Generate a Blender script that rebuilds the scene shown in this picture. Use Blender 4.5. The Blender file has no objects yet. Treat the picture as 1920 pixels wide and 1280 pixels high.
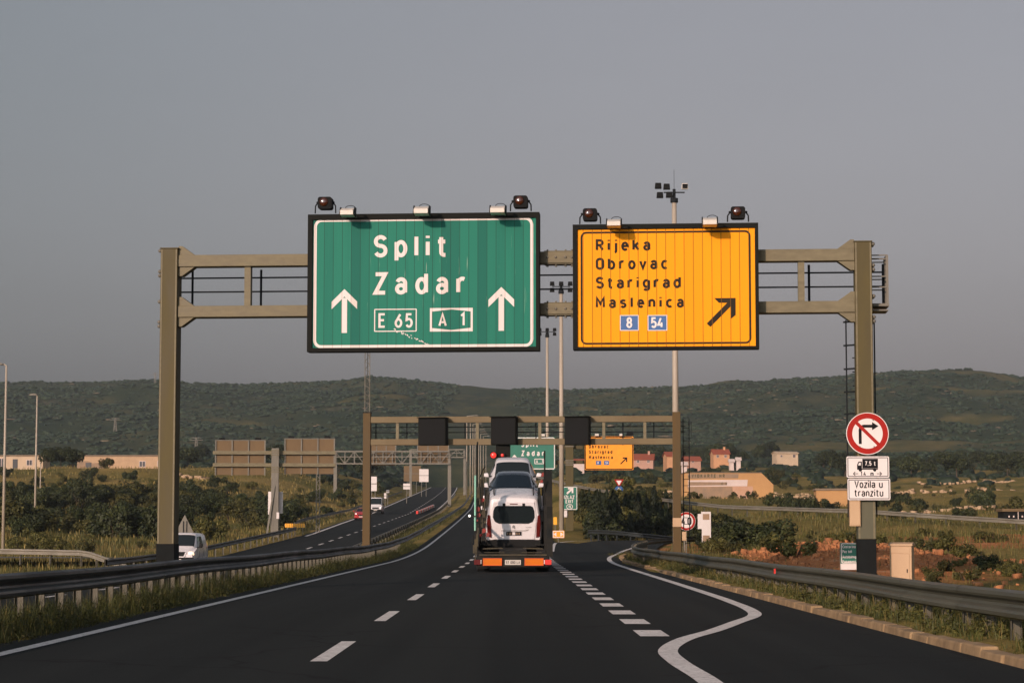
import bpy, math, random
import numpy as np
from mathutils import Vector, Matrix

R = math.radians
PI = math.pi
scene = bpy.context.scene
col = scene.collection
rng = random.Random(7)

# ------------------------------------------------------------------ camera, sky, sun, exposure
F = 4200.0                       # focal length in pixels of the 1920-wide photograph
CAMZ = 1.25
PITCH = math.atan(360.0 / F)
cam = bpy.data.cameras.new('camera')
cam.sensor_width = 36.0
cam.lens = 36.0 * F / 1920.0
cam.clip_start = 0.1
cam.clip_end = 20000
cam_ob = bpy.data.objects.new('camera', cam)
cam_ob.location = (0, 0, CAMZ)
cam_ob.rotation_euler = (PI / 2 + PITCH, 0, 0)
col.objects.link(cam_ob)
scene.camera = cam_ob

SUN_AZ, SUN_EL = R(27), R(15.4)
world = bpy.data.worlds.new('World')
scene.world = world
world.use_nodes = True
wn = world.node_tree.nodes
wl = world.node_tree.links
wn.clear()
sky = wn.new('ShaderNodeTexSky')
sky.sky_type = 'NISHITA'
sky.sun_disc = False
sky.sun_elevation = SUN_EL
sky.sun_rotation = PI + SUN_AZ
sky.altitude = 100
sky.air_density = 1.6
sky.dust_density = 5.0
sky.ozone_density = 1.0
hs = wn.new('ShaderNodeHueSaturation')
hs.inputs['Saturation'].default_value = 0.22
tint = wn.new('ShaderNodeMix')
tint.data_type = 'RGBA'
tint.blend_type = 'MULTIPLY'
tint.inputs[0].default_value = 1.0
tint.inputs[7].default_value = (0.97, 0.98, 1.02, 1)
bg = wn.new('ShaderNodeBackground')
bg.inputs['Strength'].default_value = 0.098
wo = wn.new('ShaderNodeOutputWorld')
wl.new(sky.outputs[0], hs.inputs['Color'])
wl.new(hs.outputs[0], tint.inputs[6])
# sky tint varying with height; darker teal at the left paints in lens vignetting
tco = wn.new('ShaderNodeTexCoord')
sxyz = wn.new('ShaderNodeSeparateXYZ')
wl.new(tco.outputs['Generated'], sxyz.inputs[0])
mz = wn.new('ShaderNodeMapRange')
mz.interpolation_type = 'SMOOTHSTEP'
mz.inputs['From Min'].default_value = -0.01
mz.inputs['From Max'].default_value = 0.24
wl.new(sxyz.outputs['Z'], mz.inputs['Value'])
gz = wn.new('ShaderNodeMix'); gz.data_type = 'RGBA'
gz.inputs[6].default_value = (1.03, 0.955, 1.03, 1)
gz.inputs[7].default_value = (1.00, 0.972, 1.055, 1)
wl.new(mz.outputs[0], gz.inputs[0])
mx_ = wn.new('ShaderNodeMapRange')
mx_.interpolation_type = 'SMOOTHSTEP'
mx_.inputs['From Min'].default_value = -0.30
mx_.inputs['From Max'].default_value = 0.10
wl.new(sxyz.outputs['X'], mx_.inputs['Value'])
gx = wn.new('ShaderNodeMix'); gx.data_type = 'RGBA'
gx.inputs[6].default_value = (0.82, 0.89, 0.89, 1)
gx.inputs[7].default_value = (1, 1, 1, 1)
wl.new(mx_.outputs[0], gx.inputs[0])
cn = wn.new('ShaderNodeTexNoise')
cn.inputs['Scale'].default_value = 3.0
cn.inputs['Detail'].default_value = 5
cmap = wn.new('ShaderNodeMapping')
cmap.inputs['Scale'].default_value = (1, 1, 4)
wl.new(tco.outputs['Generated'], cmap.inputs['Vector'])
wl.new(cmap.outputs[0], cn.inputs['Vector'])
cr = wn.new('ShaderNodeMapRange')
cr.inputs['To Min'].default_value = 0.93
cr.inputs['To Max'].default_value = 1.07
wl.new(cn.outputs['Fac'], cr.inputs['Value'])
prev = tint.outputs[2]
for c_ in (gz.outputs[2], gx.outputs[2], cr.outputs[0]):
    mm = wn.new('ShaderNodeMix'); mm.data_type = 'RGBA'; mm.blend_type = 'MULTIPLY'
    mm.inputs[0].default_value = 1.0
    wl.new(prev, mm.inputs[6])
    wl.new(c_, mm.inputs[7])
    prev = mm.outputs[2]
wl.new(prev, bg.inputs['Color'])
wl.new(bg.outputs[0], wo.inputs['Surface'])

sun = bpy.data.lights.new('sun', 'SUN')
sun.energy = 3.4
sun.angle = R(0.6)
sun.color = (1.0, 0.71, 0.565)
sun_ob = bpy.data.objects.new('sun', sun)
sd = Vector((math.sin(SUN_AZ) * math.cos(SUN_EL), math.cos(SUN_AZ) * math.cos(SUN_EL), -math.sin(SUN_EL)))
sun_ob.rotation_euler = sd.to_track_quat('-Z', 'Y').to_euler()
sun_ob.location = (-30, -60, 40)
col.objects.link(sun_ob)

scene.view_settings.view_transform = 'Standard'
scene.view_settings.look = 'None'
scene.view_settings.gamma = 1
scene.view_settings.use_curve_mapping = False
scene.view_settings.exposure = 0.0
scene.render.engine = 'CYCLES'
scene.cycles.max_bounces = 6
scene.cycles.volume_bounces = 0

# ------------------------------------------------------------------ pixel <-> world
cp, sp = math.cos(PITCH), math.sin(PITCH)


def ray(px, py):
    dx = (px - 960.0) / F
    dy = (640.0 - py) / F
    return Vector((dx, cp - dy * sp, sp + dy * cp))


def at(px, py, Y):
    d = ray(px, py)
    t = Y / d.y
    return Vector((d.x * t, Y, CAMZ + d.z * t))


# ------------------------------------------------------------------ materials
def nt(name):
    m = bpy.data.materials.new(name)
    m.use_nodes = True
    n = m.node_tree.nodes
    return m, n, m.node_tree.links, n['Principled BSDF']


def mixc(n, l, fac, a, b, blend='MIX'):
    x = n.new('ShaderNodeMix')
    x.data_type = 'RGBA'
    x.blend_type = blend
    for sock, v in ((x.inputs[0], fac), (x.inputs[6], a), (x.inputs[7], b)):
        if hasattr(v, 'is_output') or isinstance(v, bpy.types.NodeSocket):
            l.new(v, sock)
        elif isinstance(v, (tuple, list)):
            sock.default_value = (*v[:3], 1)
        else:
            sock.default_value = v
    return x.outputs[2]


def ramp(n, l, fac, p0, p1, c0=(0, 0, 0), c1=(1, 1, 1)):
    r = n.new('ShaderNodeValToRGB')
    r.color_ramp.elements[0].position = p0
    r.color_ramp.elements[1].position = p1
    r.color_ramp.elements[0].color = (*c0, 1)
    r.color_ramp.elements[1].color = (*c1, 1)
    l.new(fac, r.inputs[0])
    return r.outputs[0]


def noise(n, l, scale, detail=4, vec=None, rough=0.6):
    t = n.new('ShaderNodeTexNoise')
    t.inputs['Scale'].default_value = scale
    t.inputs['Detail'].default_value = detail
    t.inputs['Roughness'].default_value = rough
    if vec is not None:
        l.new(vec, t.inputs['Vector'])
    return t.outputs['Fac']


def objco(n, l, sc=(1, 1, 1)):
    c = n.new('ShaderNodeTexCoord')
    mp = n.new('ShaderNodeMapping')
    mp.inputs['Scale'].default_value = sc
    l.new(c.outputs['Object'], mp.inputs['Vector'])
    return mp.outputs[0]


def mat(name, c, rough=0.6, metal=0.0, var=0.15, scale=3.0, c2=None, stretch=(1, 1, 1), bump=0.0, spec=0.5, coat=0.0):
    m, n, l, b = nt(name)
    b.inputs['Roughness'].default_value = rough
    b.inputs['Metallic'].default_value = metal
    b.inputs['Specular IOR Level'].default_value = spec
    b.inputs['Coat Weight'].default_value = coat
    if var > 0 or c2:
        v = objco(n, l, stretch)
        f = noise(n, l, scale, 5, v)
        f = ramp(n, l, f, 0.3, 0.7)
        lo = c2 if c2 else tuple(x * (1 - var) for x in c)
        hi = c if c2 else tuple(min(1, x * (1 + var)) for x in c)
        l.new(mixc(n, l, f, lo, hi), b.inputs['Base Color'])
        rr = n.new('ShaderNodeMapRange')
        rr.inputs['To Min'].default_value = max(0.02, rough - 0.12)
        rr.inputs['To Max'].default_value = min(1, rough + 0.12)
        l.new(f, rr.inputs['Value'])
        l.new(rr.outputs[0], b.inputs['Roughness'])
        if bump:
            bp = n.new('ShaderNodeBump')
            bp.inputs['Strength'].default_value = bump
            bp.inputs['Distance'].default_value = 0.02
            l.new(noise(n, l, scale * 6, 4, v), bp.inputs['Height'])
            l.new(bp.outputs[0], b.inputs['Normal'])
    else:
        b.inputs['Base Color'].default_value = (*c, 1)
    return m


def emit_mat(name, c, e, s):
    m, n, l, b = nt(name)
    b.inputs['Base Color'].default_value = (*c, 1)
    b.inputs['Emission Color'].default_value = (*e, 1)
    b.inputs['Emission Strength'].default_value = s
    b.inputs['Roughness'].default_value = 0.2
    return m


def asphalt_mat():
    m, n, l, b = nt('asphalt')
    v = objco(n, l)
    big = ramp(n, l, noise(n, l, 0.25, 4, objco(n, l, (1, 0.12, 1))), 0.35, 0.7)
    fine = noise(n, l, 45.0, 4, v, 0.75)
    mid = ramp(n, l, noise(n, l, 2.2, 5, objco(n, l, (1, 0.25, 1))), 0.35, 0.7)
    c = mixc(n, l, big, (0.0078, 0.0108, 0.0108), (0.0132, 0.0168, 0.0162))
    c = mixc(n, l, mid, c, (0.0100, 0.0130, 0.0128))
    tr = ramp(n, l, noise(n, l, 1.0, 3, objco(n, l, (1.1, 0.012, 1)), 0.5), 0.42, 0.60)
    c = mixc(n, l, tr, c, (0.0150, 0.0185, 0.0178))
    ck = n.new('ShaderNodeTexVoronoi'); ck.feature = 'DISTANCE_TO_EDGE'; ck.inputs['Scale'].default_value = 0.16
    wv = n.new('ShaderNodeVectorMath'); wv.operation = 'ADD'
    nz = n.new('ShaderNodeTexNoise'); nz.inputs['Scale'].default_value = 0.8; nz.inputs['Detail'].default_value = 6
    l.new(v, nz.inputs['Vector']); l.new(v, wv.inputs[0]); l.new(nz.outputs['Color'], wv.inputs[1])
    l.new(wv.outputs[0], ck.inputs['Vector'])
    cf = ramp(n, l, ck.outputs['Distance'], 0.002, 0.007, (1, 1, 1), (0, 0, 0))
    c = mixc(n, l, cf, c, (0.006, 0.007, 0.007))
    sp_ = ramp(n, l, fine, 0.60, 0.80)
    c = mixc(n, l, sp_, c, (0.038, 0.040, 0.038))
    l.new(c, b.inputs['Base Color'])
    b.inputs['Roughness'].default_value = 0.9
    b.inputs['Specular IOR Level'].default_value = 0.12
    bp = n.new('ShaderNodeBump')
    bp.inputs['Strength'].default_value = 0.5
    bp.inputs['Distance'].default_value = 0.01
    l.new(fine, bp.inputs['Height'])
    l.new(bp.outputs[0], b.inputs['Normal'])
    return m


def paint_line_mat():
    m, n, l, b = nt('road_paint')
    v = objco(n, l)
    f = ramp(n, l, noise(n, l, 14.0, 7, v, 0.75), 0.34, 0.50)
    g = ramp(n, l, noise(n, l, 1.5, 4, v), 0.3, 0.7)
    c = mixc(n, l, g, (0.58, 0.56, 0.53), (0.74, 0.72, 0.69))
    c = mixc(n, l, f, (0.20, 0.195, 0.18), c)
    l.new(c, b.inputs['Base Color'])
    b.inputs['Roughness'].default_value = 0.75
    return m


def plank_mat(name, base, dark, streak, pitch, contrast, groove=(0.012, 0.02, 0.02), streak_amt=0.0, gw=0.05):
    """upright sign planks: tone differs per plank, thin joints, vertical weather streaks"""
    m, n, l, b = nt(name)
    c = n.new('ShaderNodeTexCoord')
    sx = n.new('ShaderNodeSeparateXYZ')
    l.new(c.outputs['Object'], sx.inputs[0])
    dv = n.new('ShaderNodeMath'); dv.operation = 'DIVIDE'; dv.inputs[1].default_value = pitch
    l.new(sx.outputs['X'], dv.inputs[0])
    fl = n.new('ShaderNodeMath'); fl.operation = 'FLOOR'
    l.new(dv.outputs[0], fl.inputs[0])
    fr = n.new('ShaderNodeMath'); fr.operation = 'FRACT'
    l.new(dv.outputs[0], fr.inputs[0])
    wnz = n.new('ShaderNodeTexWhiteNoise'); wnz.noise_dimensions = '1D'
    l.new(fl.outputs[0], wnz.inputs['W'])
    pl = ramp(n, l, wnz.outputs['Value'], 0.5 - contrast, 0.9)
    colr = mixc(n, l, pl, base, dark)
    st = noise(n, l, 1.0, 5, objco(n, l, (7.0, 1, 0.35)), 0.65)
    stf = ramp(n, l, st, 0.52, 0.68)
    sm = n.new('ShaderNodeMath'); sm.operation = 'MULTIPLY'; sm.inputs[1].default_value = 0.35
    l.new(stf, sm.inputs[0])
    colr = mixc(n, l, sm.outputs[0], colr, dark)
    if streak_amt > 0:
        s2 = noise(n, l, 1.0, 3, objco(n, l, (24.0, 1, 0.9)), 0.6)
        s2 = ramp(n, l, s2, 0.66, 0.74)
        # scratches lie in a band across the middle of the board
        zc = n.new('ShaderNodeMath'); zc.operation = 'ABSOLUTE'
        l.new(sx.outputs['Z'], zc.inputs[0])
        zb = n.new('ShaderNodeMapRange')
        zb.inputs['From Min'].default_value = 0.30
        zb.inputs['From Max'].default_value = 0.75
        zb.inputs['To Min'].default_value = streak_amt
        zb.inputs['To Max'].default_value = streak_amt * 0.12
        l.new(zc.outputs[0], zb.inputs['Value'])
        mu = n.new('ShaderNodeMath'); mu.operation = 'MULTIPLY'
        l.new(s2, mu.inputs[0]); l.new(zb.outputs[0], mu.inputs[1])
        colr = mixc(n, l, mu.outputs[0], colr, streak)
    gv = n.new('ShaderNodeMath'); gv.operation = 'LESS_THAN'; gv.inputs[1].default_value = gw
    l.new(fr.outputs[0], gv.inputs[0])
    g2 = n.new('ShaderNodeMath'); g2.operation = 'MULTIPLY'; g2.inputs[1].default_value = 0.75
    l.new(gv.outputs[0], g2.inputs[0])
    colr = mixc(n, l, g2.outputs[0], colr, groove)
    l.new(colr, b.inputs['Base Color'])
    b.inputs['Roughness'].default_value = 0.6
    b.inputs['Specular IOR Level'].default_value = 0.15
    return m


def leaf_mat(name, c1, c2):
    m, n, l, b = nt(name)
    g = n.new('ShaderNodeNewGeometry')
    oi = n.new('ShaderNodeObjectInfo')
    c = mixc(n, l, g.outputs['Random Per Island'], c1, c2)
    f = noise(n, l, 1.3, 3, objco(n, l))
    c = mixc(n, l, ramp(n, l, f, 0.35, 0.7), c, tuple(x * 0.6 for x in c1))
    h = n.new('ShaderNodeHueSaturation')
    mr = n.new('ShaderNodeMapRange')
    mr.inputs['To Min'].default_value = 0.7
    mr.inputs['To Max'].default_value = 1.3
    l.new(oi.outputs['Random'], mr.inputs['Value'])
    l.new(mr.outputs[0], h.inputs['Value'])
    l.new(c, h.inputs['Color'])
    l.new(h.outputs[0], b.inputs['Base Color'])
    b.inputs['Roughness'].default_value = 0.65
    b.inputs['Specular IOR Level'].default_value = 0.3
    return m


def terrain_mat():
    m, n, l, b = nt('land')
    a = n.new('ShaderNodeVertexColor'); a.layer_name = 'cover'
    s = n.new('ShaderNodeSeparateColor')
    l.new(a.outputs[0], s.inputs[0])
    v = objco(n, l)
    n1 = ramp(n, l, noise(n, l, 0.06, 6, v), 0.36, 0.64)
    n2 = ramp(n, l, noise(n, l, 0.6, 6, v, 0.7), 0.35, 0.65)
    n3 = ramp(n, l, noise(n, l, 5.0, 5, v, 0.7), 0.35, 0.65)
    green = mixc(n, l, n3, (0.058, 0.066, 0.014), (0.150, 0.135, 0.030))
    dry = mixc(n, l, n3, (0.22, 0.155, 0.045), (0.42, 0.285, 0.10))
    grass = mixc(n, l, n1, green, dry)
    hf = n.new('ShaderNodeMath'); hf.operation = 'MULTIPLY'; hf.inputs[1].default_value = 0.42
    l.new(n2, hf.inputs[0])
    grass = mixc(n, l, hf.outputs[0], grass, green)
    soil = mixc(n, l, n3, (0.27, 0.098, 0.034), (0.58, 0.235, 0.085))
    stony = mixc(n, l, ramp(n, l, noise(n, l, 1.6, 6, v, 0.75), 0.56, 0.64), soil, (0.55, 0.33, 0.19))
    c = mixc(n, l, s.outputs[0], grass, stony)
    # hill: low scrub broken by pale limestone and bare earth
    h1 = ramp(n, l, noise(n, l, 0.012, 7, v, 0.62), 0.35, 0.65)
    h2 = ramp(n, l, noise(n, l, 0.07, 6, objco(n, l, (1, 0.35, 1)), 0.7), 0.4, 0.65)
    hc = mixc(n, l, h1, (0.022, 0.038, 0.016), (0.076, 0.076, 0.032))
    hc = mixc(n, l, h2, hc, (0.017, 0.032, 0.016))
    rock = ramp(n, l, noise(n, l, 0.03, 7, objco(n, l, (0.6, 0.25, 2.0)), 0.72), 0.60, 0.68)
    rk = n.new('ShaderNodeMath'); rk.operation = 'MULTIPLY'
    l.new(rock, rk.inputs[0]); l.new(s.outputs[2], rk.inputs[1])
    hc = mixc(n, l, rk.outputs[0], hc, (0.20, 0.165, 0.115))
    c = mixc(n, l, s.outputs[1], c, hc)
    l.new(c, b.inputs['Base Color'])
    b.inputs['Roughness'].default_value = 0.95
    b.inputs['Specular IOR Level'].default_value = 0.1
    bp = n.new('ShaderNodeBump')
    bp.inputs['Strength'].default_value = 0.8
    bp.inputs['Distance'].default_value = 0.3
    l.new(noise(n, l, 1.2, 6, v, 0.7), bp.inputs['Height'])
    l.new(bp.outputs[0], b.inputs['Normal'])
    return m


M = {}
M['asphalt'] = asphalt_mat()
M['asphalt_pale'] = mat('pale_asphalt', (0.11, 0.10, 0.085), 0.9, scale=1.2, c2=(0.07, 0.064, 0.055))  # road surface in a paler tone than the motorway
M['line'] = paint_line_mat()
M['land'] = terrain_mat()
M['kerb'] = mat('kerb_stone', (0.36, 0.245, 0.125), 0.95, scale=3, c2=(0.15, 0.10, 0.05), bump=0.4)
M['col_olive'] = mat('weathered_column_steel', (0.098, 0.080, 0.030), 0.65, 0.0, scale=2.2, spec=0.3, c2=(0.062, 0.050, 0.018), stretch=(1, 1, 0.25), bump=0.08)
M['col_rust'] = mat('brown_column_steel', (0.105, 0.066, 0.022), 0.65, 0.0, scale=1.2, spec=0.3, c2=(0.066, 0.044, 0.014), stretch=(1, 1, 0.2))
M['lower_steel'] = mat('grey_green_steel', (0.115, 0.112, 0.070), 0.6, scale=3, c2=(0.075, 0.075, 0.045), stretch=(1, 1, .2), spec=0.3)
M['beam_brown'] = mat('brown_stained_beam', (0.20, 0.165, 0.095), 0.65, 0.0, scale=.5, spec=0.3, c2=(0.105, 0.068, 0.024), stretch=(.5, 1, .3))
M['beam'] = mat('galvanised_beam', (0.20, 0.175, 0.105), 0.6, 0.0, scale=5, spec=0.3, c2=(0.125, 0.108, 0.060), stretch=(0.5, 1, 1.5), bump=0.05)
M['galv'] = mat('galvanised_steel', (0.20, 0.19, 0.155), 0.6, 0.0, scale=3, spec=0.3, c2=(0.13, 0.122, 0.098), stretch=(1, 1, 0.3))
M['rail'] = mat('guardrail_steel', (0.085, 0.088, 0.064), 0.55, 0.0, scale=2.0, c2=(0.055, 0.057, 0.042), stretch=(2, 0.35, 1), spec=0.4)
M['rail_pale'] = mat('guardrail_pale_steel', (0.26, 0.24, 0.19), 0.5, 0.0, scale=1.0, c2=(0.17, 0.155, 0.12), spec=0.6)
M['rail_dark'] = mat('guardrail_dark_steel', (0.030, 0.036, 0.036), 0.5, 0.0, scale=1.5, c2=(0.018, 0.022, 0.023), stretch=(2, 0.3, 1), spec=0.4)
M['post_pale'] = mat('guardrail_post_steel', (0.125, 0.118, 0.088), 0.6, 0.0, scale=4, spec=0.3, c2=(0.075, 0.07, 0.05))
M['black'] = mat('black_paint', (0.009, 0.010, 0.010), 0.75, scale=6, var=0.3, spec=0.12)
M['rod'] = mat('dark_rod', (0.012, 0.015, 0.017), 0.7, scale=6, var=0.2, spec=0.15)
M['frame'] = mat('sign_case_black', (0.010, 0.011, 0.009), 0.75, scale=3, var=0.4, spec=0.12)
M['sleeve'] = mat('bitumen_base_coat', (0.009, 0.011, 0.011), 0.8, scale=4, var=0.35, spec=0.12)
M['white_box'] = mat('lamp_box_white', (0.62, 0.58, 0.50), 0.45, scale=8, var=0.08)
M['white_paint'] = mat('white_paint', (0.66, 0.62, 0.59), 0.5, scale=3, var=0.05)
M['cream'] = mat('cream_cabinet', (0.52, 0.36, 0.21), 0.6, scale=2.0, c2=(0.44, 0.29, 0.16), stretch=(1, 1, 0.4))
M['sign_green'] = plank_mat('green_sign_planks', (0.016, 0.185, 0.125), (0.009, 0.130, 0.094), (0.40, 0.50, 0.40), 0.195, 0.0, streak_amt=0.8)
M['sign_white'] = plank_mat('white_sign_lettering', (0.74, 0.70, 0.66), (0.64, 0.59, 0.54), (0.55, 0.35, 0.2), 0.195, 0.0, groove=(0.40, 0.22, 0.18), gw=0.04)
M['sign_yellow'] = plank_mat('yellow_sign_planks', (0.93, 0.345, 0.003), (0.90, 0.322, 0.003), (0.9, 0.6, 0.2), 0.195, 0.0, groove=(0.16, 0.06, 0.005), gw=0.085)
M['sign_black'] = plank_mat('black_sign_lettering', (0.016, 0.013, 0.009), (0.03, 0.02, 0.01), (0.2, 0.1, 0.02), 0.195, 0.0, groove=(0.20, 0.09, 0.01), gw=0.07)
M['sign_blue'] = mat('blue_sign_sheet', (0.018, 0.105, 0.30), 0.5, scale=3, var=0.1)
M['sheet_white'] = mat('white_sign_sheet', (0.70, 0.66, 0.63), 0.45, scale=2, var=0.05)
M['sheet_black'] = mat('black_sign_sheet', (0.010, 0.010, 0.012), 0.7, var=0, spec=0.1)
M['sheet_red'] = mat('red_sign_sheet', (0.34, 0.010, 0.005), 0.6, scale=2, var=0.08, spec=0.2)
M['sheet_green'] = mat('green_sign_sheet', (0.012, 0.15, 0.100), 0.5, scale=2, var=0.15)
M['sheet_yellow'] = mat('yellow_sign_sheet', (0.88, 0.32, 0.006), 0.5, scale=2, var=0.08)
M['sign_back'] = mat('sign_back_sheet', (0.17, 0.118, 0.062), 0.7, scale=1.2, spec=0.2, c2=(0.135, 0.092, 0.048), stretch=(1, 1, 0.5))
M['glass'] = mat('dark_glass', (0.012, 0.018, 0.020), 0.06, var=0, spec=0.6)
M['blue_glass'] = mat('blue_tinted_glass', (0.010, 0.018, 0.027), 0.10, var=0, spec=0.3)
M['lens_dark'] = mat('dark_lamp_glass', (0.012, 0.013, 0.014), 0.35, var=0, spec=0.2)
M['lens'] = mat('amber_lens', (0.05, 0.012, 0.003), 0.08, var=0, spec=1.0)
M['car_white'] = mat('white_car_paint', (0.72, 0.70, 0.70), 0.3, scale=2, var=0.02, coat=0.6)
M['car_dark'] = mat('dark_blue_car_paint', (0.016, 0.028, 0.042), 0.25, scale=2, var=0.1, coat=0.8)
M['car_red'] = mat('red_car_paint', (0.38, 0.012, 0.012), 0.3, scale=2, var=0.05, coat=0.6)
M['trim'] = mat('black_plastic', (0.010, 0.011, 0.011), 0.7, scale=6, var=0.2, spec=0.2)
M['tyre'] = mat('tyre_rubber', (0.012, 0.012, 0.012), 0.85, scale=10, var=0.2)
M['rim'] = mat('wheel_rim', (0.32, 0.32, 0.32), 0.35, 0.6, scale=5, var=0.1)
M['taillight'] = mat('tail_light_red', (0.10, 0.008, 0.006), 0.15, var=0, spec=0.8)
M['lamp_red'] = emit_mat('red_lit_lamp', (0.6, 0.02, 0.02), (1.0, 0.05, 0.03), 0.9)
M['lamp_warm'] = emit_mat('warm_lit_headlamp', (0.8, 0.7, 0.6), (1.0, 0.62, 0.35), 1.6)
M['lamp_white'] = emit_mat('white_lit_lamp', (0.8, 0.8, 0.8), (1.0, 0.95, 0.85), 2.0)
M['lamp_clear'] = mat('clear_headlamp', (0.55, 0.55, 0.55), 0.15, var=0, spec=0.8)
M['plate'] = mat('number_plate', (0.55, 0.52, 0.45), 0.4, var=0)
M['truck_steel'] = mat('dark_truck_steel', (0.009, 0.012, 0.012), 0.7, scale=3, spec=0.2, c2=(0.018, 0.016, 0.011))
M['truck_olive'] = mat('truck_deck_steel', (0.075, 0.062, 0.030), 0.6, scale=3, spec=0.3, c2=(0.025, 0.022, 0.013))
M['truck_red'] = mat('red_strap', (0.22, 0.018, 0.012), 0.6, scale=6, var=0.2)
M['truck_teal'] = mat('teal_pole_paint', (0.20, 0.52, 0.38), 0.5, scale=3, var=0.1)
M['orange_panel'] = mat('orange_reflector', (0.60, 0.15, 0.007), 0.6, spec=0.2, scale=5, var=0.08)
M['orange_edge'] = mat('red_orange_reflector_edge', (0.62, 0.09, 0.010), 0.6, var=0)
M['leaf_dark'] = leaf_mat('dark_foliage', (0.020, 0.032, 0.010), (0.064, 0.072, 0.019))
M['leaf_olive'] = leaf_mat('olive_foliage', (0.048, 0.053, 0.012), (0.125, 0.112, 0.027))
M['leaf_pine'] = leaf_mat('pine_foliage', (0.012, 0.021, 0.009), (0.034, 0.045, 0.014))
M['scrub'] = leaf_mat('hill_scrub', (0.014, 0.031, 0.014), (0.036, 0.055, 0.023))
M['blade'] = leaf_mat('verge_grass', (0.022, 0.034, 0.006), (0.092, 0.092, 0.020))
M['blade_meadow'] = leaf_mat('meadow_grass', (0.045, 0.055, 0.010), (0.150, 0.130, 0.030))
M['blade_dry'] = leaf_mat('dry_grass', (0.10, 0.085, 0.020), (0.27, 0.20, 0.062))
M['bark'] = mat('bark', (0.07, 0.05, 0.035), 0.9, scale=6, var=0.3)
M['stone'] = mat('limestone', (0.50, 0.36, 0.22), 0.9, scale=1.0, c2=(0.30, 0.20, 0.11))
M['hill_stone'] = mat('hill_limestone', (0.23, 0.185, 0.125), 0.95, scale=0.1, c2=(0.13, 0.11, 0.07))
M['wall_tan'] = mat('tan_plaster', (0.50, 0.29, 0.12), 0.9, scale=0.4, c2=(0.42, 0.23, 0.09))
M['wall_pale'] = mat('pale_plaster', (0.52, 0.36, 0.22), 0.9, scale=0.8, c2=(0.40, 0.27, 0.16))
M['wall_cream'] = mat('cream_plaster', (0.52, 0.40, 0.27), 0.9, scale=0.5, var=0.1)
M['wall_pink'] = mat('pink_plaster', (0.44, 0.26, 0.19), 0.9, scale=0.5, var=0.1)
M['wall_orange'] = mat('orange_plaster', (0.54, 0.29, 0.15), 0.9, scale=0.5, var=0.1)
M['wall_white'] = mat('white_plaster', (0.60, 0.50, 0.45), 0.9, scale=0.5, var=0.08)
M['render_grey'] = mat('bare_grey_render', (0.22, 0.17, 0.12), 0.95, scale=0.7, c2=(0.34, 0.22, 0.13))
M['render_pink'] = mat('patched_pink_render', (0.52, 0.33, 0.24), 0.95, scale=0.9, c2=(0.45, 0.26, 0.15))
M['letter_olive'] = mat('faded_wall_lettering', (0.09, 0.075, 0.035), 0.9, scale=2, var=0.3)
M['roof_tile'] = mat('roof_tile', (0.36, 0.09, 0.04), 0.9, scale=1.0, c2=(0.25, 0.06, 0.03))
M['roof_grey'] = mat('flat_roof', (0.20, 0.15, 0.10), 0.9, scale=1.0, var=0.2)
M['dark_hole'] = mat('dark_window', (0.012, 0.012, 0.012), 0.3, var=0)
M['pole_pale'] = mat('pale_pole', (0.42, 0.37, 0.29), 0.55, 0.0, scale=1.5, c2=(0.33, 0.285, 0.22), stretch=(1, 1, 0.2))
M['refl_yellow'] = mat('yellow_reflector', (0.85, 0.40, 0.02), 0.4, var=0)
M['refl_red'] = mat('red_reflector', (0.65, 0.03, 0.02), 0.4, var=0)


# ------------------------------------------------------------------ object helpers
def link(name, me, m=None, parent=None, smooth=False):
    o = bpy.data.objects.new(name, me)
    col.objects.link(o)
    if m is not None:
        me.materials.append(m)
    if parent is not None:
        o.parent = parent
    if smooth:
        me.polygons.foreach_set('use_smooth', [True] * len(me.polygons))
    return o


def tag(o, label=None, cat=None, group=None, kind=None):
    if label: o['label'] = label
    if cat: o['category'] = cat
    if group: o['group'] = group
    if kind: o['kind'] = kind
    return o


def thing(name, label, cat, loc=(0, 0, 0), rz=0.0, group=None):
    o = bpy.data.objects.new(name, None)
    o.empty_display_size = 0.3
    col.objects.link(o)
    o.location = loc
    o.rotation_euler = (0, 0, rz)
    return tag(o, label, cat, group)


def children(o):
    return [c for c in col.objects if c.parent == o]


KIDS = {}


def copy_tree(root, kids, loc, rz=0.0, scale=None, label=None, group=None):
    """copy of a thing and of its parts (kids: list of (child, [sub-children]))"""
    r = root.copy()
    col.objects.link(r)
    r.location = loc
    r.rotation_euler = (0, 0, rz)
    if scale is not None:
        r.scale = scale
    if label: r['label'] = label
    if group: r['group'] = group
    for ch, subs in kids:
        c = ch.copy()
        col.objects.link(c)
        c.parent = r
        for g in subs:
            d = g.copy()
            col.objects.link(d)
            d.parent = c
    return r


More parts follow.
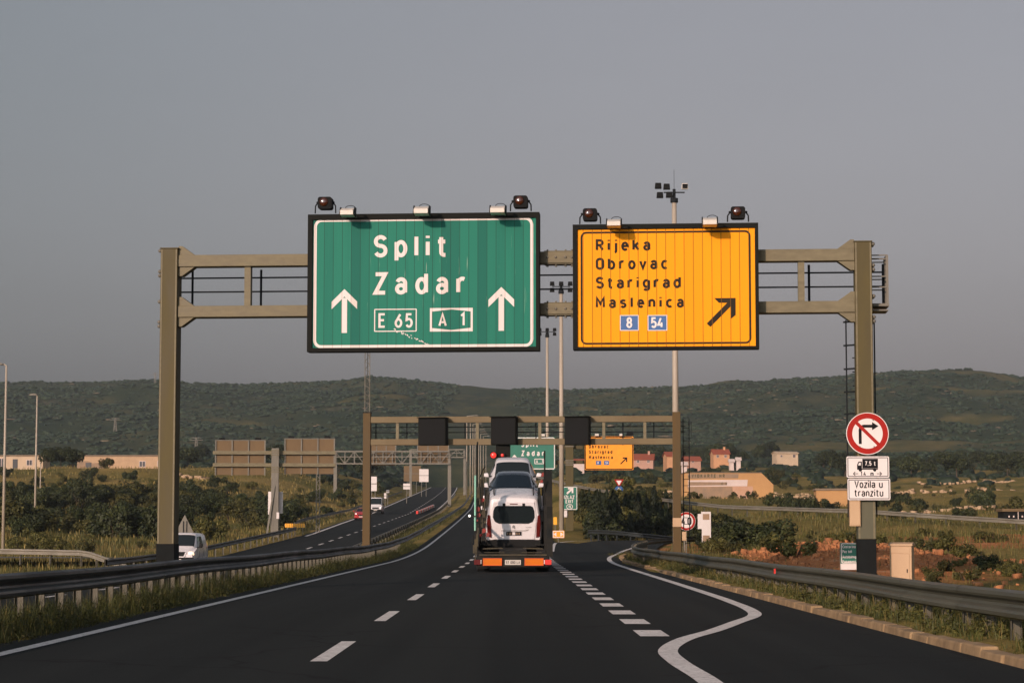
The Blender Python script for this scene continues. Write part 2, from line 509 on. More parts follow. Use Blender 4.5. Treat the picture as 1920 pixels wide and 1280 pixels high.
class MB:
    def __init__(s):
        s.v = []
        s.f = []

    def add(s, vs, fs):
        o = len(s.v)
        s.v.extend(tuple(v) for v in vs)
        s.f.extend(tuple(i + o for i in f) for f in fs)
        return s

    def box(s, x0, x1, y0, y1, z0, z1):
        return s.add([(x0, y0, z0), (x1, y0, z0), (x1, y1, z0), (x0, y1, z0), (x0, y0, z1), (x1, y0, z1), (x1, y1, z1), (x0, y1, z1)],
                     [(0, 3, 2, 1), (4, 5, 6, 7), (0, 1, 5, 4), (1, 2, 6, 5), (2, 3, 7, 6), (3, 0, 4, 7)])

    def cbox(s, c, d):
        return s.box(c[0] - d[0] / 2, c[0] + d[0] / 2, c[1] - d[1] / 2, c[1] + d[1] / 2, c[2] - d[2] / 2, c[2] + d[2] / 2)

    def cyl(s, p0, p1, r0, r1=None, n=10, caps=True):
        r1 = r0 if r1 is None else r1
        p0, p1 = Vector(p0), Vector(p1)
        a = (p1 - p0).normalized()
        u = a.orthogonal().normalized()
        w = a.cross(u)
        vs = []
        for p, r in ((p0, r0), (p1, r1)):
            for i in range(n):
                t = 2 * PI * i / n
                vs.append(p + (u * math.cos(t) + w * math.sin(t)) * r)
        fs = [(i, (i + 1) % n, n + (i + 1) % n, n + i) for i in range(n)]
        if caps:
            fs.append(tuple(range(n - 1, -1, -1)))
            fs.append(tuple(range(n, 2 * n)))
        return s.add(vs, fs)

    def bar(s, p0, p1, w, h=None):
        """square bar between two points"""
        h = w if h is None else h
        p0, p1 = Vector(p0), Vector(p1)
        a = (p1 - p0).normalized()
        ref = Vector((0, 0, 1)) if abs(a.z) < 0.9 else Vector((0, 1, 0))
        u = a.cross(ref).normalized() * w / 2
        v = u.cross(a).normalized() * h / 2
        vs = [p + du * u + dv * v for p in (p0, p1) for du, dv in ((-1, -1), (1, -1), (1, 1), (-1, 1))]
        return s.add(vs, [(0, 1, 2, 3), (7, 6, 5, 4), (0, 4, 5, 1), (1, 5, 6, 2), (2, 6, 7, 3), (3, 7, 4, 0)])

    def tube(s, pts, r, n=6):
        for a, b in zip(pts[:-1], pts[1:]):
            s.cyl(a, b, r, r, n)
        return s

    def poly(s, pts):
        return s.add(pts, [tuple(range(len(pts)))])

    def prism_xz(s, pts, y0, y1):
        """extrude an outline in the x-z plane between two depths"""
        n = len(pts)
        vs = [(x, y0, z) for x, z in pts] + [(x, y1, z) for x, z in pts]
        fs = [tuple(range(n)), tuple(range(2 * n - 1, n - 1, -1))]
        fs += [(i, i + n, (i + 1) % n + n, (i + 1) % n) for i in range(n)]
        return s.add(vs, fs)

    def prism_yz(s, pts, x0, x1):
        n = len(pts)
        vs = [(x0, y, z) for y, z in pts] + [(x1, y, z) for y, z in pts]
        fs = [tuple(range(n)), tuple(range(2 * n - 1, n - 1, -1))]
        fs += [(i, i + n, (i + 1) % n + n, (i + 1) % n) for i in range(n)]
        return s.add(vs, fs)

    def ball(s, c, r, n=8, m=6, sc=(1, 1, 1)):
        vs, fs = [], []
        for j in range(m + 1):
            t = PI * j / m
            for i in range(n):
                p = 2 * PI * i / n
                vs.append((c[0] + r * sc[0] * math.sin(t) * math.cos(p), c[1] + r * sc[1] * math.sin(t) * math.sin(p), c[2] + r * sc[2] * math.cos(t)))
        for j in range(m):
            for i in range(n):
                fs.append((j * n + i, (j + 1) * n + i, (j + 1) * n + (i + 1) % n, j * n + (i + 1) % n))
        return s.add(vs, fs)

    def build(s, name, m, parent=None, smooth=False, bevel=0.0, fix=True):
        me = bpy.data.meshes.new(name)
        me.from_pydata(s.v, [], s.f)
        if fix:
            import bmesh
            bm = bmesh.new()
            bm.from_mesh(me)
            bmesh.ops.recalc_face_normals(bm, faces=bm.faces)
            bm.to_mesh(me)
            bm.free()
        me.update()
        o = link(name, me, m, parent, smooth)
        if bevel:
            b = o.modifiers.new('bevel', 'BEVEL')
            b.width = bevel
            b.segments = 2
            b.limit_method = 'ANGLE'
        return o


def np_mesh(name, verts, quads, m, parent=None, smooth=False):
    """verts (n,3), quads (k,3|4)"""
    me = bpy.data.meshes.new(name)
    nv, (nf, k) = len(verts), quads.shape
    me.vertices.add(nv)
    me.vertices.foreach_set('co', verts.astype(np.float32).ravel())
    me.loops.add(nf * k)
    me.loops.foreach_set('vertex_index', quads.astype(np.int32).ravel())
    me.polygons.add(nf)
    me.polygons.foreach_set('loop_start', np.arange(0, nf * k, k, dtype=np.int32))
    me.update(calc_edges=True)
    me.validate()
    return link(name, me, m, parent, smooth)


# ------------------------------------------------------------------ stroke lettering (road-sign style, one stroke weight)
def A(cx, cz, rx, rz, a0, a1, n=12):
    return [(cx + rx * math.cos(R(a0 + (a1 - a0) * i / n)), cz + rz * math.sin(R(a0 + (a1 - a0) * i / n))) for i in range(n + 1)]


def ell(cx, cz, rx, rz):
    return A(cx, cz, rx, rz, 0, 360, 22)


X7 = 0.72
_n = [[(0, X7), (0, 0)], [(0, 0.42)] + A(.2, .5, .2, .22, 180, 0, 10) + [(.4, 0)]]
G = {
    'A': (.54, [[(0, 0), (.27, 1), (.54, 0)], [(.09, .3), (.45, .3)]]),
    'B': (.46, [[(0, 0), (0, 1), (.2, 1)] + A(.2, .77, .22, .23, 90, -90) + [(0, .54)], [(.2, .54)] + A(.22, .27, .24, .27, 90, -90) + [(0, 0)]]),
    'C': (.48, [A(.25, .75, .25, .25, 20, 180) + A(.25, .25, .25, .25, 180, 340)]),
    'E': (.42, [[(.42, 1), (0, 1), (0, 0), (.42, 0)], [(0, .52), (.36, .52)]]),
    'H': (.48, [[(0, 1), (0, 0)], [(.48, 1), (.48, 0)], [(0, .52), (.48, .52)]]),
    'I': (.02, [[(0, 1), (0, 0)]]),
    'J': (.34, [[(.34, 1), (.34, .2)] + A(.15, .2, .19, .2, 0, -150)]),
    'K': (.48, [[(0, 1), (0, 0)], [(.46, 1), (.02, .42)], [(.16, .58), (.48, 0)]]),
    'L': (.40, [[(0, 1), (0, 0), (.40, 0)]]),
    'M': (.60, [[(0, 0), (0, 1), (.3, .36), (.6, 1), (.6, 0)]]),
    'N': (.50, [[(0, 0), (0, 1), (.5, 0), (.5, 1)]]),
    'O': (.50, [A(.25, .74, .25, .26, 0, 180) + A(.25, .26, .25, .26, 180, 360) + [(.5, .74)]]),
    'P': (.46, [[(0, 0), (0, 1), (.2, 1)] + A(.2, .73, .25, .27, 90, -90) + [(0, .46)]]),
    'R': (.48, [[(0, 0), (0, 1), (.22, 1)] + A(.22, .75, .24, .25, 90, -90) + [(0, .5)], [(.24, .5), (.48, 0)]]),
    'S': (.48, [A(.24, .76, .23, .24, 22, 260) + A(.24, .26, .24, .26, 80, -155)]),
    'T': (.46, [[(0, 1), (.46, 1)], [(.23, 1), (.23, 0)]]),
    'V': (.52, [[(0, 1), (.26, 0), (.52, 1)]]),
    'X': (.48, [[(0, 1), (.48, 0)], [(.48, 1), (0, 0)]]),
    'Z': (.46, [[(0, 1), (.46, 1), (0, 0), (.46, 0)]]),
    'a': (.40, [A(.2, .50, .19, .22, 160, 0, 10) + [(.39, 0)], ell(.19, .20, .19, .20)]),
    'b': (.42, [[(0, 1), (0, 0)], ell(.21, .36, .21, .36)]),
    'c': (.38, [A(.21, .36, .21, .36, 48, 312, 14)]),
    'd': (.42, [[(.42, 1), (.42, 0)], ell(.21, .36, .21, .36)]),
    'e': (.42, [[(.03, .38), (.42, .38)] + A(.21, .36, .21, .36, 4, 318, 16)]),
    'g': (.42, [ell(.21, .38, .21, .34), [(.42, X7), (.42, -.08)] + A(.21, -.08, .21, .18, 0, -150, 8)]),
    'h': (.40, [[(0, 1), (0, 0)], _n[1]]),
    'i': (.02, [[(0, X7), (0, 0)], [(0, .92), (0, 1.04)]]),
    'j': (.10, [[(.08, X7), (.08, -.08)] + A(-.06, -.08, .14, .18, 0, -80, 6), [(.08, .92), (.08, 1.04)]]),
    'k': (.40, [[(0, 1), (0, 0)], [(.38, X7), (.03, .30)], [(.14, .44), (.40, 0)]]),
    'l': (.02, [[(0, 1), (0, 0)]]),
    'm': (.66, [[(0, X7), (0, 0)], [(0, .42)] + A(.165, .5, .165, .22, 180, 0, 8) + [(.33, 0)], [(.33, .42)] + A(.495, .5, .165, .22, 180, 0, 8) + [(.66, 0)]]),
    'n': (.40, _n),
    'o': (.42, [ell(.21, .36, .21, .36)]),
    'p': (.42, [[(0, X7), (0, -.27)], ell(.21, .36, .21, .36)]),
    'r': (.28, [[(0, X7), (0, 0)], [(0, .40)] + A(.20, .48, .20, .24, 180, 62, 7)]),
    's': (.36, [A(.18, .55, .17, .17, 25, 260, 9) + A(.18, .19, .18, .19, 80, -155, 9)]),
    't': (.30, [[(.10, .96), (.10, .16)] + A(.25, .16, .15, .16, 180, 270, 5) + [(.30, 0)], [(-.05, X7), (.29, X7)]]),
    'u': (.40, [[(0, X7), (0, .22)] + A(.2, .22, .2, .22, 180, 360, 8), [(.40, X7), (.40, 0)]]),
    'v': (.42, [[(0, X7), (.21, 0), (.42, X7)]]),
    'y': (.42, [[(0, X7), (.22, 0)], [(.42, X7), (.14, -.27)]]),
    'z': (.36, [[(0, X7), (.36, X7), (0, 0), (.36, 0)]]),
    '0': (.46, [A(.23, .74, .23, .26, 0, 180) + A(.23, .26, .23, .26, 180, 360) + [(.46, .74)]]),
    '1': (.20, [[(0, .80), (.2, 1), (.2, 0)]]),
    '2': (.44, [A(.22, .76, .21, .24, 160, -20) + [(.0, 0), (.44, 0)]]),
    '4': (.48, [[(.28, 1), (0, .26), (.48, .26)], [(.36, .52), (.36, 0)]]),
    '5': (.44, [[(.42, 1), (.06, 1), (.03, .54)] + A(.22, .31, .22, .31, 125, -150)]),
    '6': (.44, [ell(.22, .30, .22, .30), [(.36, 1), (.03, .42)]]),
    '7': (.42, [[(0, 1), (.42, 1), (.14, 0)]]),
    '8': (.44, [ell(.22, .76, .19, .24), ell(.22, .26, .22, .26)]),
    ',': (.06, [[(.06, .05), (0, -.16)]]),
    '.': (.04, [[(.02, .0), (.02, .06)]]),
    ' ': (.22, []),
    '-': (.30, [[(0, .5), (.30, .5)]]),
}


def stroke(mb, pts, t, y):
    """flat band of width t along a polyline in x-z at depth y, mitred corners"""
    closed = len(pts) > 3 and abs(pts[0][0] - pts[-1][0]) < 1e-6 and abs(pts[0][1] - pts[-1][1]) < 1e-6
    P = []
    for p in pts:
        if not P or (p[0] - P[-1][0]) ** 2 + (p[1] - P[-1][1]) ** 2 > 1e-10:
            P.append(p)
    if closed and len(P) > 2:
        P = P[:-1]
    n = len(P)
    L, Rr = [], []
    for i in range(n):
        a = P[i - 1] if (i > 0 or closed) else None
        b = P[(i + 1) % n] if (i < n - 1 or closed) else None
        ds = []
        if a is not None:
            d = (P[i][0] - a[0], P[i][1] - a[1]); q = math.hypot(*d); ds.append((d[0] / q, d[1] / q))
        if b is not None:
            d = (b[0] - P[i][0], b[1] - P[i][1]); q = math.hypot(*d); ds.append((d[0] / q, d[1] / q))
        tx, tz = sum(d[0] for d in ds), sum(d[1] for d in ds)
        q = math.hypot(tx, tz) or 1
        tx, tz = tx / q, tz / q
        nx, nz = -tz, tx
        k = 1.0
        if len(ds) == 2:
            k = 1 / max(0.45, nx * -ds[0][1] + nz * ds[0][0])
        L.append((P[i][0] + nx * k * t / 2, y, P[i][1] + nz * k * t / 2))
        Rr.append((P[i][0] - nx * k * t / 2, y, P[i][1] - nz * k * t / 2))
    m = n if closed else n - 1
    fs = [(i, (i + 1) % n, n + (i + 1) % n, n + i) for i in range(m)]
    mb.add(L + Rr, fs)


def text(mb, s, x0, x1, z0, z1, y, wt=0.15, xs=1.0):
    """letters of cap height z0..z1 spread from x0 to x1 (x1 None: natural spacing)"""
    H = z1 - z0
    t = wt * H
    sc = (H - t)
    ws = [G[c][0] * sc * xs + t for c in s]
    gap = 0.16 * H
    if x1 is not None and len(s) > 1:
        gap = ((x1 - x0) - sum(ws)) / (len(s) - 1)
        if gap < 0.05 * H:
            k = ((x1 - x0) - 0.08 * H * (len(s) - 1)) / sum(ws)
            ws = [w * k for w in ws]
            xs *= k
            gap = 0.08 * H
    x = x0
    for c, w in zip(s, ws):
        for k, st in enumerate(G[c][1]):
            stroke(mb, [(x + t / 2 + p[0] * sc * xs, z0 + t / 2 + p[1] * sc) for p in st], t, y - 0.0012 * k)
        x += w + gap
    return x - gap


def rrect(x0, x1, z0, z1, r, n=5):
    pts = []
    for cx, cz, a in ((x1 - r, z1 - r, 0), (x0 + r, z1 - r, 90), (x0 + r, z0 + r, 180), (x1 - r, z0 + r, 270)):
        pts += A(cx, cz, r, r, a, a + 90, n)
    return pts


def rring(mb, x0, x1, z0, z1, r, t, y):
    stroke(mb, rrect(x0 + t / 2, x1 - t / 2, z0 + t / 2, z1 - t / 2, r) + [rrect(x0 + t / 2, x1 - t / 2, z0 + t / 2, z1 - t / 2, r)[0]], t, y)


# ------------------------------------------------------------------ frames: a vertical plane in the world
class Frame:
    def __init__(s, loc, yaw=0.0):
        s.o = Vector(loc)
        s.yaw = yaw
        s.u = Vector((math.cos(yaw), math.sin(yaw), 0))
        s.w = Vector((-math.sin(yaw), math.cos(yaw), 0))

    def uv(s, px, py, w=0.0):
        d = ray(px, py)
        c = Vector((0, 0, CAMZ))
        q = s.o + s.w * w
        t = (q - c).dot(s.w) / d.dot(s.w)
        p = c + d * t - s.o
        return p.dot(s.u), p.z

    def world(s, u, w, z):
        return s.o + s.u * u + s.w * w + Vector((0, 0, z))


# ------------------------------------------------------------------ road and terrain profiles
def smooth01(t):
    t = np.clip(t, 0, 1)
    return t * t * (3 - 2 * t)


def zM(Y):
    Y = np.asarray(Y, dtype=float)
    g = 0.023
    z = np.where(Y < 95, 0, np.where(Y < 150, 0.5 * g / 55 * (Y - 95) ** 2, 0.5 * g * 55 + g * (Y - 150)))
    return z + np.where(Y > 340, 0.008 * (Y - 340), 0) - np.where(Y > 720, 0.022 * (Y - 720), 0)


def zL(Y):
    return zM(Y) - 0.75


def sh(Y):
    return -1.8e-5 * np.clip(np.asarray(Y, dtype=float) - 120, 0, 1e9) ** 2


Lc_edge_y = [0, 205, 260, 300, 390, 720, 1200]
Lc_edge_x = [-18.9, -18.9, -20.3, -21.2, -22.6, -26.5, -36]


def left_edge(Y):
    return np.interp(Y, Lc_edge_y, Lc_edge_x)


RAMP = [(3.9, 96), (4.3, 112), (5.6, 133), (7.6, 152), (10.6, 172), (15.0, 192), (21.0, 212), (29, 232), (40, 255)]   # middle of the slip road


def zramp(Y):
    Y = np.asarray(Y, dtype=float)
    return np.where(Y < 150, zM(Y) - 0.012, np.interp(Y, [150, 160, 172, 192, 212, 255], [.62, .72, .74, .55, .2, -.6]))


NATL_Y = [-80, 60, 100, 140, 200, 300, 380, 440, 480, 700, 1000]
NATL_Z = [-1.2, -1.1, -0.9, -0.3, 1.1, 5.2, 9.8, 13.5, 14.6, 22, 34]
NATR_Y = [-80, 40, 60, 85, 110, 140, 200, 350, 600, 1000]
NATR_Z = [-0.4, -0.3, -0.25, 0.2, 0.75, 1.05, 1.7, 6.4, 17.0, 34]


def vnoise(x, y, seed=0):
    xi, yi = np.floor(x).astype(np.int64), np.floor(y).astype(np.int64)
    xf, yf = x - xi, y - yi
    u, v = xf * xf * (3 - 2 * xf), yf * yf * (3 - 2 * yf)

    def h(a, b):
        k = (a * 374761393 + b * 668265263 + seed * 1442695041) & 0xFFFFFFFF
        k = ((k ^ (k >> 13)) * 1274126177) & 0xFFFFFFFF
        return ((k ^ (k >> 16)) & 0xFFFF) / 65535.0
    return (h(xi, yi) * (1 - u) + h(xi + 1, yi) * u) * (1 - v) + (h(xi, yi + 1) * (1 - u) + h(xi + 1, yi + 1) * u) * v


def fbm(x, y, oct=4, seed=0):
    a, s, t = 1.0, 0.0, 0.0
    for i in range(oct):
        s = s + a * vnoise(x * 2 ** i, y * 2 ** i, seed + i)
        t += a
        a *= 0.5
    return s / t - 0.5


SKY_X = [-500, 0, 100, 240, 345, 450, 560, 690, 760, 850, 950, 1050, 1150, 1280, 1400, 1500, 1590, 1690, 1780, 1850, 1920, 2400]
SKY_Y = [735, 727, 723, 721, 724, 728, 723, 716, 720, 731, 738, 740, 736, 731, 723, 714, 709, 700, 701, 706, 713, 740]
RIDGE = 2000.0


def polydist(X, Y, pts):
    """distance to a polyline and the Y of the nearest point"""
    best = np.full(X.shape, 1e9)
    for (ax, ay), (bx, by) in zip(pts[:-1], pts[1:]):
        dx, dy = bx - ax, by - ay
        t = np.clip(((X - ax) * dx + (Y - ay) * dy) / (dx * dx + dy * dy), 0, 1)
        d = np.hypot(X - ax - t * dx, Y - ay - t * dy)
        best = np.minimum(best, d)
    return best


FARRAIL = [(70, 95), (50, 118), (36.5, 140), (26, 165), (18.4, 195), (12.5, 225), (7.5, 262), (3, 310)]
FARRAIL_Z = [0.3, 0.75, 1.15, 2.3, 3.0, 4.4, 6.2, 8.6]


PADS = [(33.8, 347, 6.35, 13), (43.8, 299, 4.75, 6), (-78.0, 443, 13.6, 14), (-99.0, 448, 13.6, 9)]


def Zg(X, Y):
    """height of the land (before road cutting)"""
    X = np.asarray(X, dtype=float)
    Y = np.asarray(Y, dtype=float)
    nl = np.interp(Y, NATL_Y, NATL_Z)
    nr = np.interp(Y, NATR_Y, NATR_Z)
    e = left_edge(Y)
    s = sh(Y)
    zl, zm = zL(Y), zM(Y)
    # piecewise cross-section
    xs = [e - 26, e - 1.2, -10.6 + s, -8.6 + s, -6.35 + s, -5.75 + s, 4.9 + s, 5.05 + s, 6.6 + s, 17 + s]
    zs = [nl, zl - 0.12, zl - 0.12, zl + 0.15, zm + 0.04, zm - 0.06, zm - 0.06, zm + 0.10, zm + 0.02, nr]
    z = np.where(X <= xs[0], zs[0], zs[-1])
    for i in range(len(xs) - 1):
        t = (X - xs[i]) / np.maximum(xs[i + 1] - xs[i], 1e-6)
        z = np.where((X > xs[i]) & (X <= xs[i + 1]), zs[i] + (zs[i + 1] - zs[i]) * t, z)
    off = np.clip(np.maximum(e - 3 - X, X - 7 - s) / 10, 0, 1)
    z = z + off * (fbm(X / 14, Y / 14, 4, 3) * 1.3 * np.clip(Y / 150, .35, 2.2) + fbm(X / 60, Y / 60, 3, 9) * 2.0 * np.clip(Y / 300, 0, 2))
    z = z + 0.85 * np.exp(-((X - 11.0) / 3.6) ** 2 - ((Y - 78) / 13.0) ** 2)      # mound of dug soil
    # slip road
    d = polydist(X, Y, RAMP)
    w = 1 - smooth01((d - 4.0) / 6.0)
    w = np.where(Y > 100, w, 0) * (X > 2.5)
    z = z * (1 - w) + (zramp(Y) - 0.10) * w
    # embankment that carries the far guardrail
    fd = polydist(X, Y, FARRAIL)
    zr = np.interp(Y, [p[1] for p in FARRAIL], FARRAIL_Z)
    w = (1 - smooth01((fd - 3.0) / 9.0)) * (Y > 95) * (X > 4)
    w = w * np.where(d < 8, smooth01((d - 4) / 4), 1)
    z = z * (1 - w) + zr * w
    # level ground under the buildings
    for bx, by, bz, rr in PADS:
        w = 1 - smooth01((np.hypot(X - bx, (Y - by) * .8) - rr) / (rr * 1.2))
        z = z * (1 - w) + bz * w
    # hills
    a = X / np.maximum(Y, 1)
    py = np.interp(960 + a * F, SKY_X, SKY_Y)
    zrid = CAMZ + (1000 - py) / F * RIDGE
    t = np.clip((Y - 950) / (RIDGE - 950), 0, 1)
    base = 33.0
    prof = 0.35 * t + 0.65 * smooth01(t)
    hz = base + (zrid - base) * prof
    hz = hz - np.clip(Y - RIDGE, 0, 1e9) * 0.12
    rough = fbm(X / 90, Y / 90, 5, 21) * 22 * np.sin(np.clip(t, 0, 1) * PI) ** 0.8 + fbm(X / 25, Y / 25, 3, 33) * 3.0
    hz = hz + rough * (t > 0)
    wt = smooth01((Y - 900) / 120)
    return z * (1 - wt) + hz * wt


def zg(x, y):
    return float(Zg(np.array([x]), np.array([y]))[0])


# ------------------------------------------------------------------ the land
NA, NY = 300, 420
av = np.linspace(-0.46, 0.46, NA)
qv = np.concatenate([np.linspace(0, 1, NY)])
Yv = np.exp(np.log(40.0) + qv * (np.log(2760.0) - np.log(40.0))) - 60.0
AA, YY = np.meshgrid(av, Yv)
XX = AA * (YY + 60.0) + AA * 20
# finer columns near the motorway
ZZ = Zg(XX, YY)
verts = np.stack([XX.ravel(), YY.ravel(), ZZ.ravel()], 1)
idx = np.arange(NA * NY).reshape(NY, NA)
quads = np.stack([idx[:-1, :-1].ravel(), idx[:-1, 1:].ravel(), idx[1:, 1:].ravel(), idx[1:, :-1].ravel()], 1)
land = np_mesh('ground', verts, quads, M['land'], smooth=True)
tag(land, kind='structure')
# ground cover: red = bare red soil, green = hill scrub, blue = how stony the hill is
soil = np.zeros_like(XX)
for cx, cy, rx, ry, amt in ((10.5, 75, 3.6, 16, 1.5), (20, 108, 9, 12, 1.1), (27, 125, 9, 11, 1.0), (13, 100, 5, 12, 0.7), (12, 140, 6, 16, 0.6), (34, 118, 12, 14, 0.9)):
    soil = np.maximum(soil, amt * np.exp(-(((XX - cx) / rx) ** 2 + ((YY - cy) / ry) ** 2)))
soil = np.clip(soil + (fbm(XX / 5, YY / 5, 4, 50)) * 1.3 * (soil > 0.15), 0, 1)
soil = np.clip((soil - 0.34) * 2.6 + fbm(XX / 1.6, YY / 2.2, 3, 61) * 1.1 * (soil > .2), 0, 1)
hill = smooth01((YY - 520) / 350)
clearing = smooth01((fbm(XX / 95, YY / 60, 5, 55) + np.where(XX > 40, .03, -.05) - .15) / .09) * hill * smooth01((YY - 850) / 150)
hill = np.clip(hill - clearing * 0.42, 0, 1)
stony = np.where(XX > 0, 1.0, 0.75) * (0.55 + 0.45 * smooth01((YY - 1500) / 400))
ca = land.data.color_attributes.new('cover', 'FLOAT_COLOR', 'POINT')
ca.data.foreach_set('color', np.stack([soil.ravel(), hill.ravel(), stony.ravel(), np.ones(NA * NY)], 1).astype(np.float32).ravel())


# ------------------------------------------------------------------ roads
def ribbon(name, ys, xl, xr, zf, m, dz=0.0, kind='structure', nx=4):
    vs, fs = [], []
    for y in ys:
        a, b = xl(y), xr(y)
        for k in range(nx + 1):
            vs.append((a + (b - a) * k / nx, y, float(zf(y)) + dz))
    w = nx + 1
    for i in range(len(ys) - 1):
        for k in range(nx):
            fs.append((i * w + k, i * w + k + 1, (i + 1) * w + k + 1, (i + 1) * w + k))
    mb = MB().add(vs, fs)
    o = mb.build(name, m, fix=False)
    return tag(o, kind=kind)


def strip(pts, w, zf, dz, mb):
    """a painted line along (x, y) points; w a width or list of widths"""
    n = len(pts)
    vs = []
    for i, (x, y) in enumerate(pts):
        a, b = pts[max(0, i - 1)], pts[min(n - 1, i + 1)]
        dx, dy = b[0] - a[0], b[1] - a[1]
        q = math.hypot(dx, dy)
        ww = w[i] if isinstance(w, list) else w
        nx, ny = -dy / q * ww / 2, dx / q * ww / 2
        z = float(zf(y)) + dz
        vs += [(x + nx, y + ny, z), (x - nx, y - ny, z)]
    mb.add(vs, [(2 * i, 2 * i + 1, 2 * i + 3, 2 * i + 2) for i in range(n - 1)])


def spline(pts, sub=8):
    out = []
    n = len(pts)
    for i in range(n - 1):
        p0, p1, p2, p3 = pts[max(0, i - 1)], pts[i], pts[i + 1], pts[min(n - 1, i + 2)]
        for k in range(sub):
            t = k / sub
            out.append(tuple(0.5 * (2 * b + (c - a) * t + (2 * a - 5 * b + 4 * c - d) * t * t + (3 * b - a - 3 * c + d) * t ** 3)
                             for a, b, c, d in zip(p0, p1, p2, p3)))
    out.append(tuple(pts[-1]))
    return out


ys_main = list(np.arange(-40, 160, 4.0)) + list(np.arange(160, 900, 10.0))


def kerb_x(y):
    return float(np.interp(y, [-40, 95, 112, 133, 152, 172, 192, 212, 255], [4.75, 4.75, 5.3, 7.3, 10.0, 13.3, 17.9, 24, 44]))


def main_right(y):
    return float(4.75 + sh(y)) if y < 150 else float(2.9 + sh(y))


ribbon('motorway', ys_main, lambda y: float(-5.85 + sh(y)), main_right, zM, M['asphalt'])
ribbon('opposite_carriageway', ys_main, lambda y: float(left_edge(y)), lambda y: float(-10.9 + sh(y)), zL, M['asphalt'])
rs = spline(RAMP, 6)
vs = []
for i, (x, y) in enumerate(rs):
    a, b = rs[max(0, i - 1)], rs[min(len(rs) - 1, i + 1)]
    dx, dy = b[0] - a[0], b[1] - a[1]
    q = math.hypot(dx, dy)
    for k in (-1, 0, 1):
        vs.append((x + dy / q * 2.9 * k, y - dx / q * 2.9 * k, float(zramp(y)) - 0.004))
o = MB().add(vs, [(3 * i + k, 3 * i + k + 1, 3 * i + k + 4, 3 * i + k + 3) for i in range(len(rs) - 1) for k in (0, 1)]).build('exit_road', M['asphalt'], fix=False)
tag(o, kind='structure')
# joining slip road on the far left
lr = [(-60, 128), (-45, 129), (-32, 131), (-24, 134), (-19.2, 140)]
mb = MB()
strip(spline(lr, 6), 7.0, lambda y: float(np.interp(y, [128, 140], [-0.12, float(zL(140))])), 0.06, mb)
tag(mb.build('joining_road', M['asphalt_pale'], fix=False), kind='structure')

mk = MB()
# left edge line
strip([(float(-5.33 + sh(y)), y) for y in ys_main], 0.17, zM, 0.004, mk)
# dashed lane line
y = 22.2 - 10.2 * 3
while y < 420:
    ln = 4.1
    strip([(float(-1.9 + sh(yy)), yy) for yy in np.linspace(y, y + ln, 4)], 0.17, zM, 0.004, mk)
    y += 10.2
# short dashes beside the exit lane
y = 27.6
while y < 142:
    strip([(1.75, yy) for yy in np.linspace(y, y + 1.75, 3)], 0.36, zM, 0.004, mk)
    y += 3.75
# solid zigzag edge of the exit lane
zz = [(1.45, 14), (1.66, 18.5), (1.62, 22.0), (1.68, 24.3), (2.05, 26.8), (2.62, 29.2), (3.18, 31.9), (3.72, 34.6), (3.93, 37.4), (4.02, 41), (4.08, 46), (4.14, 60), (4.18, 78), (4.3, 95), (4.75, 110), (5.6, 121), (6.9, 134), (9.6, 153), (13, 173)]
strip(spline(zz, 8), 0.21, lambda y: max(float(zM(y)) if y < 120 else float(zramp(y)), float(zramp(y))), 0.008, mk)
# nose of the exit
strip(spline([(2.3, 128), (2.75, 146), (3.2, 152), (4.4, 160), (6.6, 170)], 6), 0.2, lambda y: max(float(zM(y)) if y < 150 else 0, float(zramp(y))), 0.012, mk)
# opposite carriageway
y = 60
while y < 800:
    strip([(float(-14.75 + sh(yy)), yy) for yy in np.linspace(y, y + 4.1, 3)], 0.2, zL, 0.006, mk)
    y += 10.2
strip([(float(-11.15 + sh(y)), y) for y in ys_main], 0.2, zL, 0.006, mk)
strip([(float(left_edge(y)) + 0.55, y) for y in ys_main if y > 196], 0.3, zL, 0.006, mk)
tag(mk.build('road_markings', M['line'], fix=False), kind='structure')
# kerb of stone blocks along the right edge
kb = MB()
y = 10.0
while y < 118:
    ln = 0.98
    x0, x1 = kerb_x(y), kerb_x(y + ln)
    j = rng.uniform(-.02, .02)
    h = 0.105 + rng.uniform(-.035, .012)
    z = float(zM(y))
    kb.add([(x0 + j, y, z - .15), (x0 + .22 + j, y, z - .15), (x1 + .22 + j, y + ln, z - .15), (x1 + j, y + ln, z - .15),
            (x0 + .03 + j, y, z + h), (x0 + .22 + j, y, z + h), (x1 + .22 + j, y + ln, z + h), (x1 + .03 + j, y + ln, z + h)],
           [(0, 3, 2, 1), (4, 5, 6, 7), (0, 1, 5, 4), (1, 2, 6, 5), (2, 3, 7, 6), (3, 0, 4, 7)])
    y += 1.0
tag(kb.build('kerb', M['kerb'], bevel=0.02), kind='structure')


# ------------------------------------------------------------------ guardrails
WB = [(0, 0), (.030, .004), (.078, -.022), (.085, -.062), (.070, -.092), (.012, -.128), (0, -.156), (.012, -.184), (.070, -.220), (.085, -.250), (.078, -.290), (.030, -.314), (0, -.310)]


